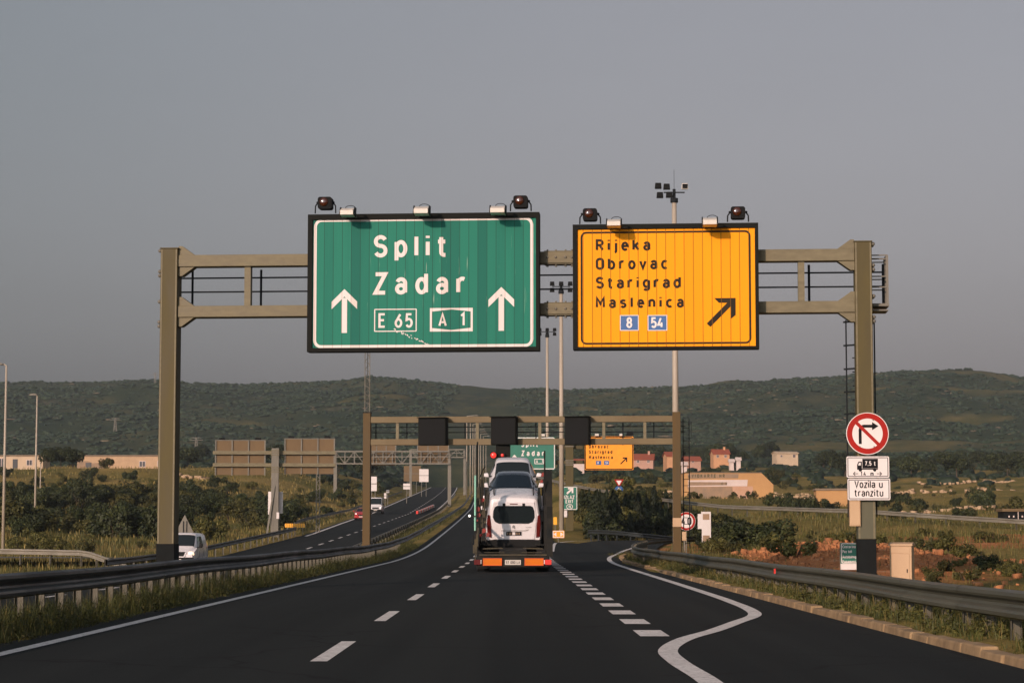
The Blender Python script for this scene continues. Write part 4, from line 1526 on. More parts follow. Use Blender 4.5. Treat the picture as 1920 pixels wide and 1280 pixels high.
# switch box hanging on the column below the plates
a = G1.uv(1593.5, 986, -.30); b = G1.uv(1613.5, 930, -.30)
t = thing('switch_box', 'narrow cream switch box on the side of the right gantry column', 'cabinet', G1.world((a[0] + b[0]) / 2, -.18, a[1]), yaw1)
hx, h = (b[0] - a[0]) / 2, b[1] - a[1]
MB().box(-hx, hx, -.12, .12, 0, h).build('housing', M['cream'], t, bevel=.01)
MB().box(-hx + .015, hx - .015, -.135, -.121, .03, h - .03).build('door', M['cream'], t, bevel=.004)
MB().box(-.02, hx * .9, .0, .04, h, h + .3).build('conduit', M['galv'], t)

# cabinet on the ground at the right
cq = at(1695, 1095, 48.0)
t = thing('roadside_cabinet', 'upright cream metal cabinet behind the right guardrail, weeds at its foot', 'cabinet', (cq.x, 48.2, zg(cq.x, 48.2) - .05), R(-20))
hc = at(1695, 1020, 48.0).z - (zg(cq.x, 48.2) - .05)
MB().box(-.235, .235, -.16, .16, 0, hc - .03).build('housing', M['cream'], t, bevel=.012)
MB().box(-.26, .26, -.19, .19, hc - .03, hc + .01).prism_yz([(-.19, hc + .01), (.19, hc + .01), (0, hc + .045)], -.255, .255).build('lid', M['cream'], t)
dr = MB().box(-.19, .19, -.175, -.161, .08, hc - .20).build('door', M['cream'], t, bevel=.004)
MB().box(-.19, .19, -.170, -.161, hc - .185, hc - .06).build('upper_panel', M['cream'], t, bevel=.004)
MB().box(.13, .15, -.19, -.176, hc * .45, hc * .52).build('handle', M['rod'], dr)


# ------------------------------------------------------------------ second gantry with three dark signal boxes
a = at(687, 1000, 106.3); b = at(1269, 1000, 105.2)
G2 = Frame(((a.x + b.x) / 2, (a.y + b.y) / 2, 0), math.atan2(b.y - a.y, b.x - a.x))
g = thing('signal_gantry', 'brown steel gantry further on, carrying three dark signal boxes', 'gantry', G2.o, G2.yaw)
ztop = G2.uv(687, 774, -.2)[1]
gb = float(zM(106))
cols = []
for pa, pb_ in ((680, 694), (1261.5, 1276.5)):
    u0, u1 = G2.uv(pa, 880, -.2)[0], G2.uv(pb_, 880, -.2)[0]
    c = MB().box(u0, u1, -.2, .2, gb - .4, ztop).build('column', M['col_rust'], g, bevel=.015)
    cols.append((u0, u1))
    bp_ = MB()
    for s, ue in ((-1, u0), (1, u1)):
        bp_.prism_xz([(ue, gb), (ue + s * .28, gb), (ue + s * .03, gb + .75), (ue, gb + .75)], -.12, .12)
    bp_.box(u0 - .3, u1 + .3, -.4, .4, gb - .1, gb + .03)
    bp_.build('base_plate', M['col_olive'], c)
zs2 = [G2.uv(970, 780, -.15)[1], G2.uv(970, 791.5, -.15)[1], G2.uv(970, 822, -.15)[1], G2.uv(970, 833.5, -.15)[1]]
for z1_, z0_ in ((zs2[0], zs2[1]), (zs2[2], zs2[3])):
    MB().box(cols[0][1], cols[1][0], -.15, .15, z0_, z1_).build('beam', M['beam_brown'], g, bevel=.01)
for px in (745, 895, 1012, 1132, 1209):
    u = G2.uv(px, 806, -.1)[0]
    MB().box(u - .07, u + .07, -.1, .1, zs2[2] + .002, zs2[1] - .002).build('strut', M['beam'], g)
rl = MB()
for py in (800, 810):
    zz = G2.uv(970, py, .5)[1]
    rl.cyl((cols[0][1], .5, zz), (cols[1][0] + .6, .5, zz), .022, n=5)
for px in (705, 763, 872, 1005, 1168, 1226):
    u = G2.uv(px, 806, .5)[0]
    rl.cyl((u, .5, zs2[3]), (u, .5, zs2[1]), .03, n=5)
rl.build('handrail', M['rod'], g)
lad = MB()
ul = cols[1][1] + .12
for du in (0, .28):
    lad.cyl((ul + du, .3, .6), (ul + du, .3, ztop - .3), .025, n=5)
for z in np.arange(.8, ztop - .4, .3):
    lad.cyl((ul, .3, z), (ul + .28, .3, z), .015, n=5)
zz0, zz1 = G2.uv(1290, 818, .3)[1], G2.uv(1290, 790, .3)[1]
lad.bar((cols[1][1], .3, zz1), (cols[1][1] + .3, .3, zz1), .03).bar((cols[1][1] + .5, .3, zz0), (cols[1][1] + .5, .3, zz1), .03)
lad.build('ladder', M['rod'], g)
MB().box(cols[1][0] - .02, cols[1][1] + .02, -.24, -.201, G2.uv(1269, 987, -.2)[1], G2.uv(1269, 970.5, -.2)[1]).build('number_panel', M['cream'], g)
u0b, z0b = G2.uv(1283, 1013, -.1); z1b = G2.uv(1283, 996, -.1)[1]
t = thing('switch_box', 'small cream box beside the foot of the brown gantry column on the right', 'cabinet', G2.world(u0b, -.05, z0b), G2.yaw)
MB().box(-.10, .10, -.1, .1, 0, z1b - z0b).build('housing', M['cream'], t, bevel=.01)
MB().box(-.08, .08, -.115, -.101, .04, z1b - z0b - .04).build('door', M['cream'], t)
MB().box(-.03, .03, -.05, .05, -z0b + gb - .1, 0).build('stand', M['galv'], t)
for (xa, xb, ya, yb), lab in (((783, 836, 783, 834.5), 'dark signal box on the brown gantry, over the left of the road'), ((919.5, 967, 781.5, 833), 'middle dark signal box of the brown gantry, above the car transporter'), ((1058, 1104, 781, 833.5), 'dark signal box of the brown gantry, nearest its right column')):
    w = -.75
    ua, zb_ = G2.uv(xa, yb, w); ub, zt_ = G2.uv(xb, ya, w)
    t = thing('signal_box', lab, 'traffic signal', G2.world((ua + ub) / 2, w, zb_), G2.yaw + R(-9))
    hw_, h = (ub - ua) / 2, zt_ - zb_
    MB().box(-hw_, hw_, 0, .55, 0, h).build('housing', M['frame'], t, bevel=.02)
    MB().box(-hw_ + .06, hw_ - .06, -.012, -.002, .06, h - .06).build('screen', M['black'], t)
    MB().box(-hw_ - .03, hw_ + .03, -.16, .58, h + .002, h + .03).build('hood', M['frame'], t)
    MB().bar((-hw_ * .5, .55, h * .8), (-hw_ * .5, .62, h * .8), .12).bar((hw_ * .5, .55, h * .2), (hw_ * .5, .62, h * .2), .12).build('bracket', M['galv'], t)
# red signal below the middle box
ua, zb_ = G2.uv(932, 862, -.5)
t = thing('signal_lamp', 'pair of round red signal lamps hanging below the middle dark box of the brown gantry', 'traffic signal', G2.world(ua, -.5, zb_), G2.yaw)
ht = zs2[3] - zb_
MB().box(-.06, .62, .04, .10, .1, ht).build('backboard', M['frame'], t)
for du, nm in ((-.16, 0), (.26, 1)):
    MB().cyl((du, -.12, .22), (du, .1, .22), .17 if nm == 0 else .14, n=18).build('lamp_housing', M['black'], t)
    lamp = MB().ball((du, -.125, .22), .135 if nm == 0 else .08, 14, 8, (1, .4, 1)).build('red_lens', M['lamp_red'] if nm == 0 else M['refl_red'], t, smooth=True)


# ------------------------------------------------------------------ masts and poles
def floodlight_mast(px0, pyt, Y, r, label, arms, group=None):
    p = at(px0, 1000, Y)
    zt_ = at(px0, pyt, Y).z
    zb_ = zg(p.x, Y)
    t = thing('light_mast', label, 'mast', (p.x, Y, zb_), 0, group)
    H = zt_ - zb_
    MB().cyl((0, 0, -.5), (0, 0, H), r * 1.15, r * .75, 14).build('pole', M['pole_pale'], t, smooth=True)
    MB().cyl((0, 0, H), (0, 0, H + .55), r * .5, r * .5, 10).cyl((0, 0, H - .25), (0, 0, H), r * 1.25, r * 1.25, 12).build('head_collar', M['rod'], t)
    cb = MB().bar((-1.0 * arms, 0, H + .35), (1.0 * arms, 0, H + .35), .07)
    cb.bar((0, -.6 * arms, H + .3), (0, .6 * arms, H + .3), .07)
    cb.build('cross_arm', M['rod'], t)
    return t, H


def lamp_head(t, x, y, z, dirx, m='black'):
    k = MB()
    k.prism_xz([(x - .2, z), (x + .2, z), (x + .17, z + .34), (x - .17, z + .34)], y - .16, y + .1)
    MB_ = k.build('floodlight', M[m], t, bevel=.02)
    f = MB().box(x - .16, x + .16, y - .175, y - .161, z + .03, z + .30).build('glass', M['black'], MB_)
    return MB_


t, H = floodlight_mast(1268, 372, 131, .185, 'tall pale mast with dark floodlights, rising behind the yellow sign', .62)
for x, z, m in ((-.95, .55, 'black'), (-.85, .0, 'black'), (-.45, .5, 'black'), (-.3, .02, 'black'), (.62, .52, 'white_box')):
    lamp_head(t, x, -.1, H + z, 0, m)
MB().cyl((0, 0, H + .55), (0, 0, H + 1.7), .012, n=5).build('aerial', M['rod'], t)
t, H = floodlight_mast(1053, 545, 186, .19, 'tall pale mast in the gap between the two big signs', .75)
for x in (-.75, 0.0, .75):
    for dz in (.4, -.1):
        lamp_head(t, x, -.15 if dz > 0 else .15, H + dz, 0)
t, H = floodlight_mast(1026.5, 628, 241, .18, 'tall pale mast below the right edge of the green sign', .85)
for x in (-.8, 0.0, .8):
    for dz in (.4, -.05):
        lamp_head(t, x, -.15 if dz > 0 else .15, H + dz, 0)

# lattice mast behind the brown gantry's left column
p = at(687.5, 1000, 112)
t = thing('lattice_mast', 'slender lattice mast rising above the left column of the brown gantry', 'mast', (p.x, 112, zg(p.x, 112)))
lm = MB()
hw_ = .12
H = 14.5
for sx, sy in ((-1, -1), (1, -1), (0, 1)):
    lm.cyl((sx * hw_, sy * hw_, -.3), (sx * hw_, sy * hw_, H), .022, n=5)
for i in range(int(H / .4)):
    z = i * .4
    lm.cyl((-hw_, -hw_, z), (hw_, -hw_, z + .2), .012, n=4).cyl((hw_, -hw_, z + .2), (-hw_, -hw_, z + .4), .012, n=4)
    lm.cyl((-hw_, -hw_, z), (0, hw_, z + .2), .012, n=4).cyl((hw_, -hw_, z + .2), (0, hw_, z + .4), .012, n=4)
lm.build('lattice', M['galv'], t)
zc = at(687, 773, 112).z - zg(p.x, 112)
MB().box(-.22, .22, -.2, .2, zc - .05, zc + .02).build('collar', M['rod'], t)


def street_lamp(px, pyt, Y, label, arm=1.2, group=None, rz=0, first=[None], pyb=None):
    p = at(px, 1000, Y)
    zb_ = zg(p.x, Y)
    H = at(px, pyt, Y).z - zb_
    if first[0] is not None and group and first[0][2] == group:
        r0 = first[0]
        return copy_tree(r0[0], r0[1], (p.x, Y, zb_), rz, (1, 1, H / r0[3]))
    t = thing('street_lamp', label, 'street lamp', (p.x, Y, zb_), rz, group)
    a = MB().cyl((0, 0, -.4), (0, 0, H - .05), .115, .065, 10).build('pole', M['pole_pale'], t, smooth=True)
    b = MB().tube([(0, 0, H - .08), (-arm * .3, 0, H), (-arm, 0, H + .06)], .05, 8).build('arm', M['pole_pale'], t)
    c = MB().prism_xz([(-arm - .75, H - .02), (-arm, H - .02), (-arm + .05, H + .08), (-arm - .25, H + .19), (-arm - .65, H + .14)], -.16, .16).build('lamp_head', M['galv'], t, bevel=.02)
    if group:
        first[0] = (t, [(a, []), (b, []), (c, [])], group, H)
    return t


street_lamp(6, 684, 150, 'tall pale street lamp at the far left edge, taller of the two', .25)
street_lamp(65, 741, 205, 'pale street lamp in front of the flat-roofed building on the left', .0)
p = at(74, 1000, 300)
t = thing('post', 'thin pale post just right of the lower street lamp on the left', 'post', (p.x, 300, zg(p.x, 300)))
MB().cyl((0, 0, -.2), (0, 0, at(74, 868, 300).z - zg(p.x, 300)), .09, .07, 8).build('shaft', M['pole_pale'], t)
MB().ball((0, 0, at(74, 868, 300).z - zg(p.x, 300)), .12, 8, 5).build('cap', M['galv'], t)
for k, (px, Y) in enumerate(((875, 400), (881.5, 440), (886.5, 480), (890.5, 520), (894, 560), (897.5, 600), (901, 640), (906, 690), (911, 740))):
    z = float(zM(Y)) + 15.4
    pyt = 1000 - (z - CAMZ) * F / Y
    street_lamp(px, pyt, Y, 'pale street lamp in the receding row in the median', 1.3, 'street lamps in a row along the median', PI)


# ------------------------------------------------------------------ third gantry (T-shaped) with its signs
Y3 = 190.0
G3 = Frame((at(1068, 1000, Y3).x, Y3, 0), 0)
zg3 = zg(G3.o.x, Y3)
t = thing('cantilever_gantry', 'T-shaped olive gantry carrying the smaller green and yellow signs beyond the transporter', 'gantry', (G3.o.x, Y3, zg3))
zt_ = G3.uv(1068, 822, 0)[1] - zg3
MB().box(-.33, .33, -.3, .3, -.3, zt_).build('column', M['col_olive'], t, bevel=.02)
bands = MB()
for k in range(3):
    bands.box(-.36, .36, -.33, .33, zt_ - .35 - k * .18, zt_ - .27 - k * .18).box(-.36, .36, -.33, .33, zt_ - 1.9 - k * .18, zt_ - 1.82 - k * .18)
bands.build('clamp_bands', M['galv'], t)
for py in (838, 866):
    z = G3.uv(1068, py, 0)[1] - zg3
    ua, ub = G3.uv(952, py, .3)[0], G3.uv(1184, py, .3)[0]
    MB().box(ua, ub, .12, .32, z - .14, z + .14).build('arm', M['col_olive'], t, bevel=.01)


def small_sign(xa, ya, xb, yb, w, Fr_, name, label, msheet, mborder, draw):
    u0, z0 = Fr_.uv(xa, yb, w); u1, z1 = Fr_.uv(xb, ya, w)
    o = ((u0 + u1) / 2, (z0 + z1) / 2)
    t = thing(name, label, 'road sign', Fr_.world(o[0], w, o[1]), Fr_.yaw)
    hx, hz = (u1 - u0) / 2, (z1 - z0) / 2
    MB().prism_xz(rrect(-hx, hx, -hz, hz, .08 * min(1, min(hx, hz)), 3), 0, .12 * min(1, min(hx, hz) / .6)).build('plate', msheet, t)
    s = min(hx, hz)
    b = MB()
    q_ = min(1, s / .9)
    rring(b, -hx + .03 * q_, hx - .03 * q_, -hz + .03 * q_, hz - .03 * q_, .12 * q_, .075 * q_, -.012)
    b.build('border', mborder, t, fix=False)

    def loc_(px, py):
        u, z = Fr_.uv(px, py, w)
        return u - o[0], z - o[1]
    draw(t, loc_)
    return t


def draw_green(t, lo):
    for s, xa, xb, yt, yb in (('Split', 977, 1009, 827, 837.5), ('Zadar', 977.5, 1020.5, 844, 854.5)):
        tb = MB()
        a, b = lo(xa, yb), lo(xb, yt)
        text(tb, s, a[0], b[0], a[1], b[1], -.014, .19)
        tb.build('lettering', M['sheet_white'], t, fix=False)
    tb = MB()
    a, b = lo(1002, 869.5), lo(1020, 859.5)
    rring(tb, a[0], b[0], a[1], b[1], .03, .06, -.014)
    text(tb, 'A 1', lo(1005, 868)[0], lo(1018, 868)[0], lo(1005, 867.5)[1], lo(1005, 861.5)[1], -.014, .18)
    tb.build('route_number', M['sheet_white'], t, fix=False)
    for px in (964.5, 1031):
        tb = MB()
        a, bt = lo(px, 852.5), lo(px, 874)
        stroke(tb, [(a[0], bt[1]), (a[0], a[1] - .1)], .12, -.014)
        stroke(tb, [(a[0] - .22, a[1] - .3), (a[0], a[1] - .06), (a[0] + .22, a[1] - .3)], .13, -.016)
        if px < 1000:
            tb.build('arrow', M['sheet_white'], t, fix=False)


small_sign(949, 819, 1041, 880, -.35, G3, 'direction_sign', 'smaller green Split Zadar sign, partly behind the car transporter', M['sheet_green'], M['sheet_white'], draw_green)


def draw_yellow(t, lo):
    for s, xb, yt, yb in (('Rijeka', 1131, 823.5, 830), ('Obrovac', 1141, 833.5, 840), ('Starigrad', 1148, 843.5, 850), ('Maslenica', 1149, 853.5, 860)):
        tb = MB()
        a, b = lo(1104, yb), lo(xb, yt)
        text(tb, s, a[0], b[0], a[1], b[1], -.014, .19)
        tb.build('lettering', M['sheet_black'], t, fix=False)
    for s, xa, xb in (('8', 1117.5, 1127), ('54', 1132.5, 1142)):
        a, b = lo(xa, 871), lo(xb, 863.5)
        p = MB().poly([(a[0], -.014, a[1]), (b[0], -.014, a[1]), (b[0], -.014, b[1]), (a[0], -.014, b[1])]).build('route_panel', M['sign_blue'], t, fix=False)
        tb = MB()
        text(tb, s, a[0] + .12, None, a[1] + .07, b[1] - .07, -.018, .18)
        tb.build('route_number', M['sheet_white'], p, fix=False)
    ab = MB()
    a, b = lo(1163.5, 869.5), lo(1176, 857)
    stroke(ab, [a, (b[0] - .05, b[1] - .05)], .09, -.014)
    stroke(ab, [(b[0] - .38, b[1] - .05), (b[0] - .05, b[1] - .05), (b[0] - .05, b[1] - .38)], .10, -.016)
    ab.build('arrow', M['sheet_black'], t, fix=False)


small_sign(1096, 818, 1187.5, 880.5, -.35, G3, 'direction_sign', 'smaller yellow place-name sign with slanted arrow, beyond the brown gantry', M['sheet_yellow'], M['sheet_black'], draw_yellow)
for px, py, lab in ((1119, 816, 'small white lamp on the smaller yellow sign, left one'), (1165, 816, 'small white lamp on the smaller yellow sign, right one'), (1018, 816.5, 'small white lamp on the smaller green sign')):
    u, z = G3.uv(px, py + 2, -.6)
    l_ = thing('sign_lamp', lab, 'lamp', G3.world(u, -.6, z))
    MB().prism_yz([(-.12, .06), (.14, 0), (.16, .26), (-.06, .22)], -.16, .16).build('housing', M['white_box'], l_)
    MB().bar((0, .14, .05), (0, .45, -.05), .05).build('arm', M['galv'], l_)
u, z = G3.uv(1181, 818, -.2)
l_ = thing('warning_lantern', 'small black lantern on the right end of the smaller yellow sign', 'lamp', G3.world(u, -.2, z))
MB().prism_xz(rrect(-.25, .25, .1, .45, .06, 3), -.12, .14).build('housing', M['black'], l_)
MB().bar((-.28, 0, 0), (-.28, 0, .3), .04).bar((.28, 0, 0), (.28, 0, .3), .04).build('yoke', M['rod'], l_)


# exit sign in front of the column, white plate under it
def draw_exit(t, lo):
    ab = MB()
    a, b = lo(1063, 925), lo(1075, 913.8)
    stroke(ab, [a, (b[0] - .07, b[1] - .07)], .16, -.014)
    stroke(ab, [(b[0] - .46, b[1] - .07), (b[0] - .07, b[1] - .07), (b[0] - .07, b[1] - .46)], .14, -.016)
    ab.build('arrow', M['sheet_white'], t, fix=False)
    tb = MB()
    q0, q1 = lo(1057.5, 935), lo(1077, 928)
    text(tb, 'IZLAZ', q0[0], q1[0], q0[1], q1[1], -.014, .18)
    q0, q1 = lo(1060.5, 943), lo(1075, 936.2)
    text(tb, 'EXIT', q0[0], q1[0], q0[1], q1[1], -.014, .18)
    c = lo(1068, 949.3)
    k = .21
    stroke(tb, [(c[0] + k * 1.2 * math.cos(2 * PI * i / 20), c[1] + k * math.sin(2 * PI * i / 20)) for i in range(20)] + [(c[0] + k * 1.2, c[1])], .05, -.014)
    text(tb, '15', c[0] - .11, c[0] + .12, c[1] - .12, c[1] + .12, -.0155, .2)
    tb.build('lettering', M['sheet_white'], t, fix=False)


small_sign(1053.5, 911.5, 1082.5, 955.5, -.55, G3, 'exit_sign', 'upright green exit sign with a slanted white arrow, on the T-shaped gantry column', M['sheet_green'], M['sheet_white'], draw_exit)
u0, z0 = G3.uv(1057, 969, -.45); u1, z1 = G3.uv(1063.5, 956, -.45)
t = thing('switch_box', 'small white box on the column below the green exit sign', 'cabinet', G3.world((u0 + u1) / 2, -.45, z0))
MB().box(-(u1 - u0) / 2, (u1 - u0) / 2, 0, .16, 0, z1 - z0).build('housing', M['white_paint'], t, bevel=.01)
MB().box(-(u1 - u0) / 2 + .03, (u1 - u0) / 2 - .03, -.012, -.002, .03, z1 - z0 - .03).build('door', M['white_paint'], t)


def post_sign(name, label, px, Y, pyc, build, pw=.035, extra=0, cat='road sign'):
    """a sign on its own post; build(root, h) gets the height of the pixel row pyc above ground"""
    p = at(px, 1000, Y)
    zb_ = zg(p.x, Y)
    t = thing(name, label, cat, (p.x, Y, zb_))
    h = at(px, pyc, Y).z - zb_
    MB().cyl((0, .06, -.3), (0, .06, h + extra), pw, n=8).build('post', M['galv'], t)
    build(t, h)
    return t


# yellow two-way arrow board at the nose of the exit
def b_nose(t, h):
    MB().prism_xz(rrect(-.42, .42, h - .26, h + .26, .04, 3), 0, .04).build('board', M['sheet_yellow'], t)
    b = MB()
    rring(b, -.40, .40, h - .24, h + .24, .04, .05, -.006)
    b.build('border', M['sheet_white'], t, fix=False)
    ab = MB()
    for s in (-1, 1):
        ab.poly([(s * .34, -.006, h), (s * .14, -.006, h + .16), (s * .14, -.006, h - .16)][::s])
    ab.build('arrow', M['sheet_white'], t, fix=False)


post_sign('arrow_board', 'yellow board with two white arrows at the nose of the exit', 1047, 158, 1001, b_nose)


def b_stub(t, h):
    MB().prism_xz(rrect(-.14, .14, h - .3, h + .3, .05, 3), 0, .1).build('panel', M['refl_yellow'], t)


post_sign('marker_post', 'small dull yellow marker beside the nose of the exit', 1041, 178, 976, b_stub)


def b_yield(t, h):
    tri = [(-.46, h + .80), (.46, h + .80), (0, h + .02)]
    MB().prism_xz(tri, 0, .03).build('red_triangle', M['sheet_red'], t)
    MB().poly([(-.27, -.004, h + .69), (.27, -.004, h + .69), (0, -.004, h + .22)]).build('white_triangle', M['sheet_white'], t, fix=False)


p = at(1161, 1000, 215)
t = thing('priority_sign', 'red and white give way triangle above a blue arrow disc on a bushy bank', 'road sign', (p.x, 215, zg(p.x, 215)))
h = at(1161, 914, 215).z - zg(p.x, 215)
MB().cyl((0, .06, -.3), (0, .06, h + .7), .045, n=8).build('post', M['galv'], t)
b_yield(t, h)
c = at(1161, 919, 215).z - zg(p.x, 215)
MB().cyl((0, .0, c), (0, .03, c), .44, n=24).build('blue_disc', M['sign_blue'], t)
ab = MB()
stroke(ab, [(0, c - .28), (0, c + .22)], .09, -.006)
stroke(ab, [(-.15, c + .08), (0, c + .24), (.15, c + .08)], .08, -.0075)
ab.build('arrow', M['sheet_white'], t, fix=False)


def b_speed(t, h):
    r = .46
    MB().cyl((0, 0, h), (0, .03, h), r, n=32).build('plate', M['sheet_white'], t)
    n = 40
    ro, ri = r * .97, r * .74
    vs = [(ro * math.cos(2 * PI * i / n), -.004, h + ro * math.sin(2 * PI * i / n)) for i in range(n)] + [(ri * math.cos(2 * PI * i / n), -.004, h + ri * math.sin(2 * PI * i / n)) for i in range(n)]
    MB().add(vs, [(i, (i + 1) % n, n + (i + 1) % n, n + i) for i in range(n)]).build('red_ring', M['sheet_red'], t, fix=False)
    tb = MB()
    text(tb, '40', -.26, .26, h - .19, h + .19, -.006, .17)
    tb.build('lettering', M['sheet_black'], t, fix=False)


post_sign('speed_limit_sign', 'round red-rimmed speed limit sign peeping out behind the brown gantry column', 1287, 112, 976.5, b_speed, .035)


# white box sign next to it, seen from the back
def b_white(t, h):
    k = 112 / F
    MB().prism_xz([(-5 * k, -25 * k + h), (12 * k, -25 * k + h), (12 * k, 31 * k + h), (-6 * k, 31 * k + h), (-6 * k, 27 * k + h), (-12.5 * k, 27 * k + h), (-12.5 * k, -1 * k + h), (-5 * k, -1 * k + h)], 0, .05).build('panel', M['white_paint'], t)
    f = MB()
    for z0, z1 in ((16, 27), (-24, -13)):
        f.poly([(-3 * k, -.004, h + z0 * k), (9.5 * k, -.004, h + z0 * k), (9.5 * k, -.004, h + z1 * k), (-3 * k, -.004, h + z1 * k)])
    f.build('faded_patch', M['render_grey'], t, fix=False)


post_sign('information_sign', 'tall weathered white panel behind the right guardrail, next to the speed limit sign', 1321, 112, 990, b_white, .05)

# green toll sign low behind the black column foot
qa = at(1576.5, 1055.5, 62); qb = at(1621, 1017, 62)
ft = Frame(((qa.x + qb.x) / 2, 62, 0), 0)


def draw_toll(t, lo):
    for s, yt, yb, xb in (('Cestarina', 1021.5, 1027, 1604), ('Pay toll', 1030.5, 1036, 1597), ('Autobahngebuhr', 1040.5, 1046, 1619), ('Pagamento', 1049.5, 1054.5, 1608)):
        tb = MB()
        a, b = lo(1579.5, yb), lo(xb, yt)
        text(tb, s, a[0], b[0], a[1], b[1], -.014, .18)
        tb.build('lettering', M['sheet_white'], t, fix=False)


t = small_sign(1576.5, 1017, 1621, 1056, 0, ft, 'toll_sign', 'low green sign reading Cestarina and Pay toll, beside the black foot of the gantry column', M['sheet_green'], M['sheet_white'], draw_toll)
hz = (qb.z - qa.z) / 2
hx = (qb.x - qa.x) / 2
MB().box(-hx, hx, 0, .08, -hz - .17, -hz - .005).build('white_strip', M['sheet_white'], t)
MB().cyl((-.3, .14, -hz - 1.2), (-.3, .14, hz), .04).cyl((.3, .14, -hz - 1.2), (.3, .14, hz), .04).build('post', M['galv'], t)


# ------------------------------------------------------------------ signs for the other direction, seen from behind
YB = 200.0
GB = Frame((at(515, 1000, YB).x, YB, 0), R(3))
zb3 = zg(GB.o.x, YB)
t = thing('cantilever_gantry', 'pale T-shaped gantry on the left carrying two sign boards seen from behind', 'gantry', (GB.o.x, YB, zb3), GB.yaw)
zt_ = GB.uv(515, 840, 0)[1] - zb3
MB().box(-.33, .33, -.28, .28, -.4, zt_).build('column', M['galv'], t, bevel=.02)
MB().bar((-.7, -.5, 0), (-.05, -.3, GB.uv(515, 910, 0)[1] - zb3), .16).build('brace', M['galv'], t)
bb = MB()
for k in range(3):
    bb.box(-.37, .37, -.32, .32, zt_ - .25 - k * .2, zt_ - .17 - k * .2).box(-.37, .37, -.32, .32, zt_ - 1.75 - k * .2, zt_ - 1.67 - k * .2)
bb.build('clamp_bands', M['beam'], t)
for py in (848, 871):
    z = GB.uv(515, py, 0)[1] - zb3
    MB().box(GB.uv(399, py, .3)[0], GB.uv(629, py, .3)[0], .29, .5, z - .16, z + .16).build('arm', M['beam'], t, bevel=.01)
for (xa, xb, ya, yb), lab in (((404, 497, 826, 890), 'brown back of a large sign board, left of the pale gantry column on the left'), ((534, 627, 823, 888), 'brown back of a large sign board, right of the pale gantry column on the left')):
    u0, z0 = GB.uv(xa, yb, .6); u1, z1 = GB.uv(xb, ya, .6)
    o = ((u0 + u1) / 2, (z0 + z1) / 2)
    s_ = thing('direction_sign', lab, 'road sign', GB.world(o[0], .6, o[1]), GB.yaw)
    hx, hz = (u1 - u0) / 2, (z1 - z0) / 2
    MB().box(-hx, hx, .05, .13, -hz, hz).build('board', M['sign_back'], s_)
    rb = MB()
    for k in range(4):
        u = -hx + 2 * hx * k / 3
        rb.box(u - .06, u + .06, -.06, .049, -hz - .04, hz + .04)
    rb.build('rib', M['galv'], s_)
    fr = MB()
    fr.box(-hx - .05, hx + .05, .02, .16, hz + .002, hz + .07)
    fr.build('edge', M['galv'], s_)
    for u in (-hx * .75, hx * .72):
        MB().prism_xz(rrect(u - .28, u + .28, hz + .08, hz + .26, .05, 3), .05, .25).build('lamp', M['black'], s_)
for (xa, xb, ya, yb), lab in (((502, 513.5, 921, 964), 'pale upright panel left of the foot of the back-to-front gantry'), ((519, 530, 921, 962), 'pale upright panel right of the foot of the back-to-front gantry'), ((518.5, 523.5, 960, 972), 'tiny pale box on the foot of the back-to-front gantry')):
    u0, z0 = GB.uv(xa, yb, -.1); u1, z1 = GB.uv(xb, ya, -.1)
    s_ = thing('information_sign', lab, 'road sign', GB.world((u0 + u1) / 2, -.33 if 'tiny' in lab else .35, z0), GB.yaw)
    MB().box(-(u1 - u0) / 2, (u1 - u0) / 2, 0, .05, 0, z1 - z0).build('panel', M['white_paint'], s_)
    MB().cyl((0, .1, -z0 + zb3 - .2), (0, .1, z1 - z0 - .1), .04, n=6).build('post', M['galv'], s_)

# lattice post by the second board
p = at(596, 1000, 215)
zb_ = zg(p.x, 215)
t = thing('lattice_mast', 'short lattice post below the second back-to-front sign board', 'mast', (p.x, 215, zb_))
H = at(596, 870, 215).z - zb_
lm = MB()
for sx in (-.16, .16):
    for sy in (-.16, .16):
        lm.cyl((sx, sy, -.3), (sx, sy, H), .035, n=5)
for i in range(int(H / .8)):
    z = i * .8
    lm.bar((-.16, -.16, z), (.16, -.16, z + .4), .03).bar((.16, -.16, z + .4), (-.16, -.16, z + .8), .03)
    lm.bar((-.16, .16, z), (.16, .16, z + .4), .03).bar((.16, .16, z + .4), (-.16, .16, z + .8), .03)
lm.build('lattice', M['galv'], t)
MB().box(-.3, .3, -.3, .3, H * .45, H * .45 + .08).build('collar', M['galv'], t)


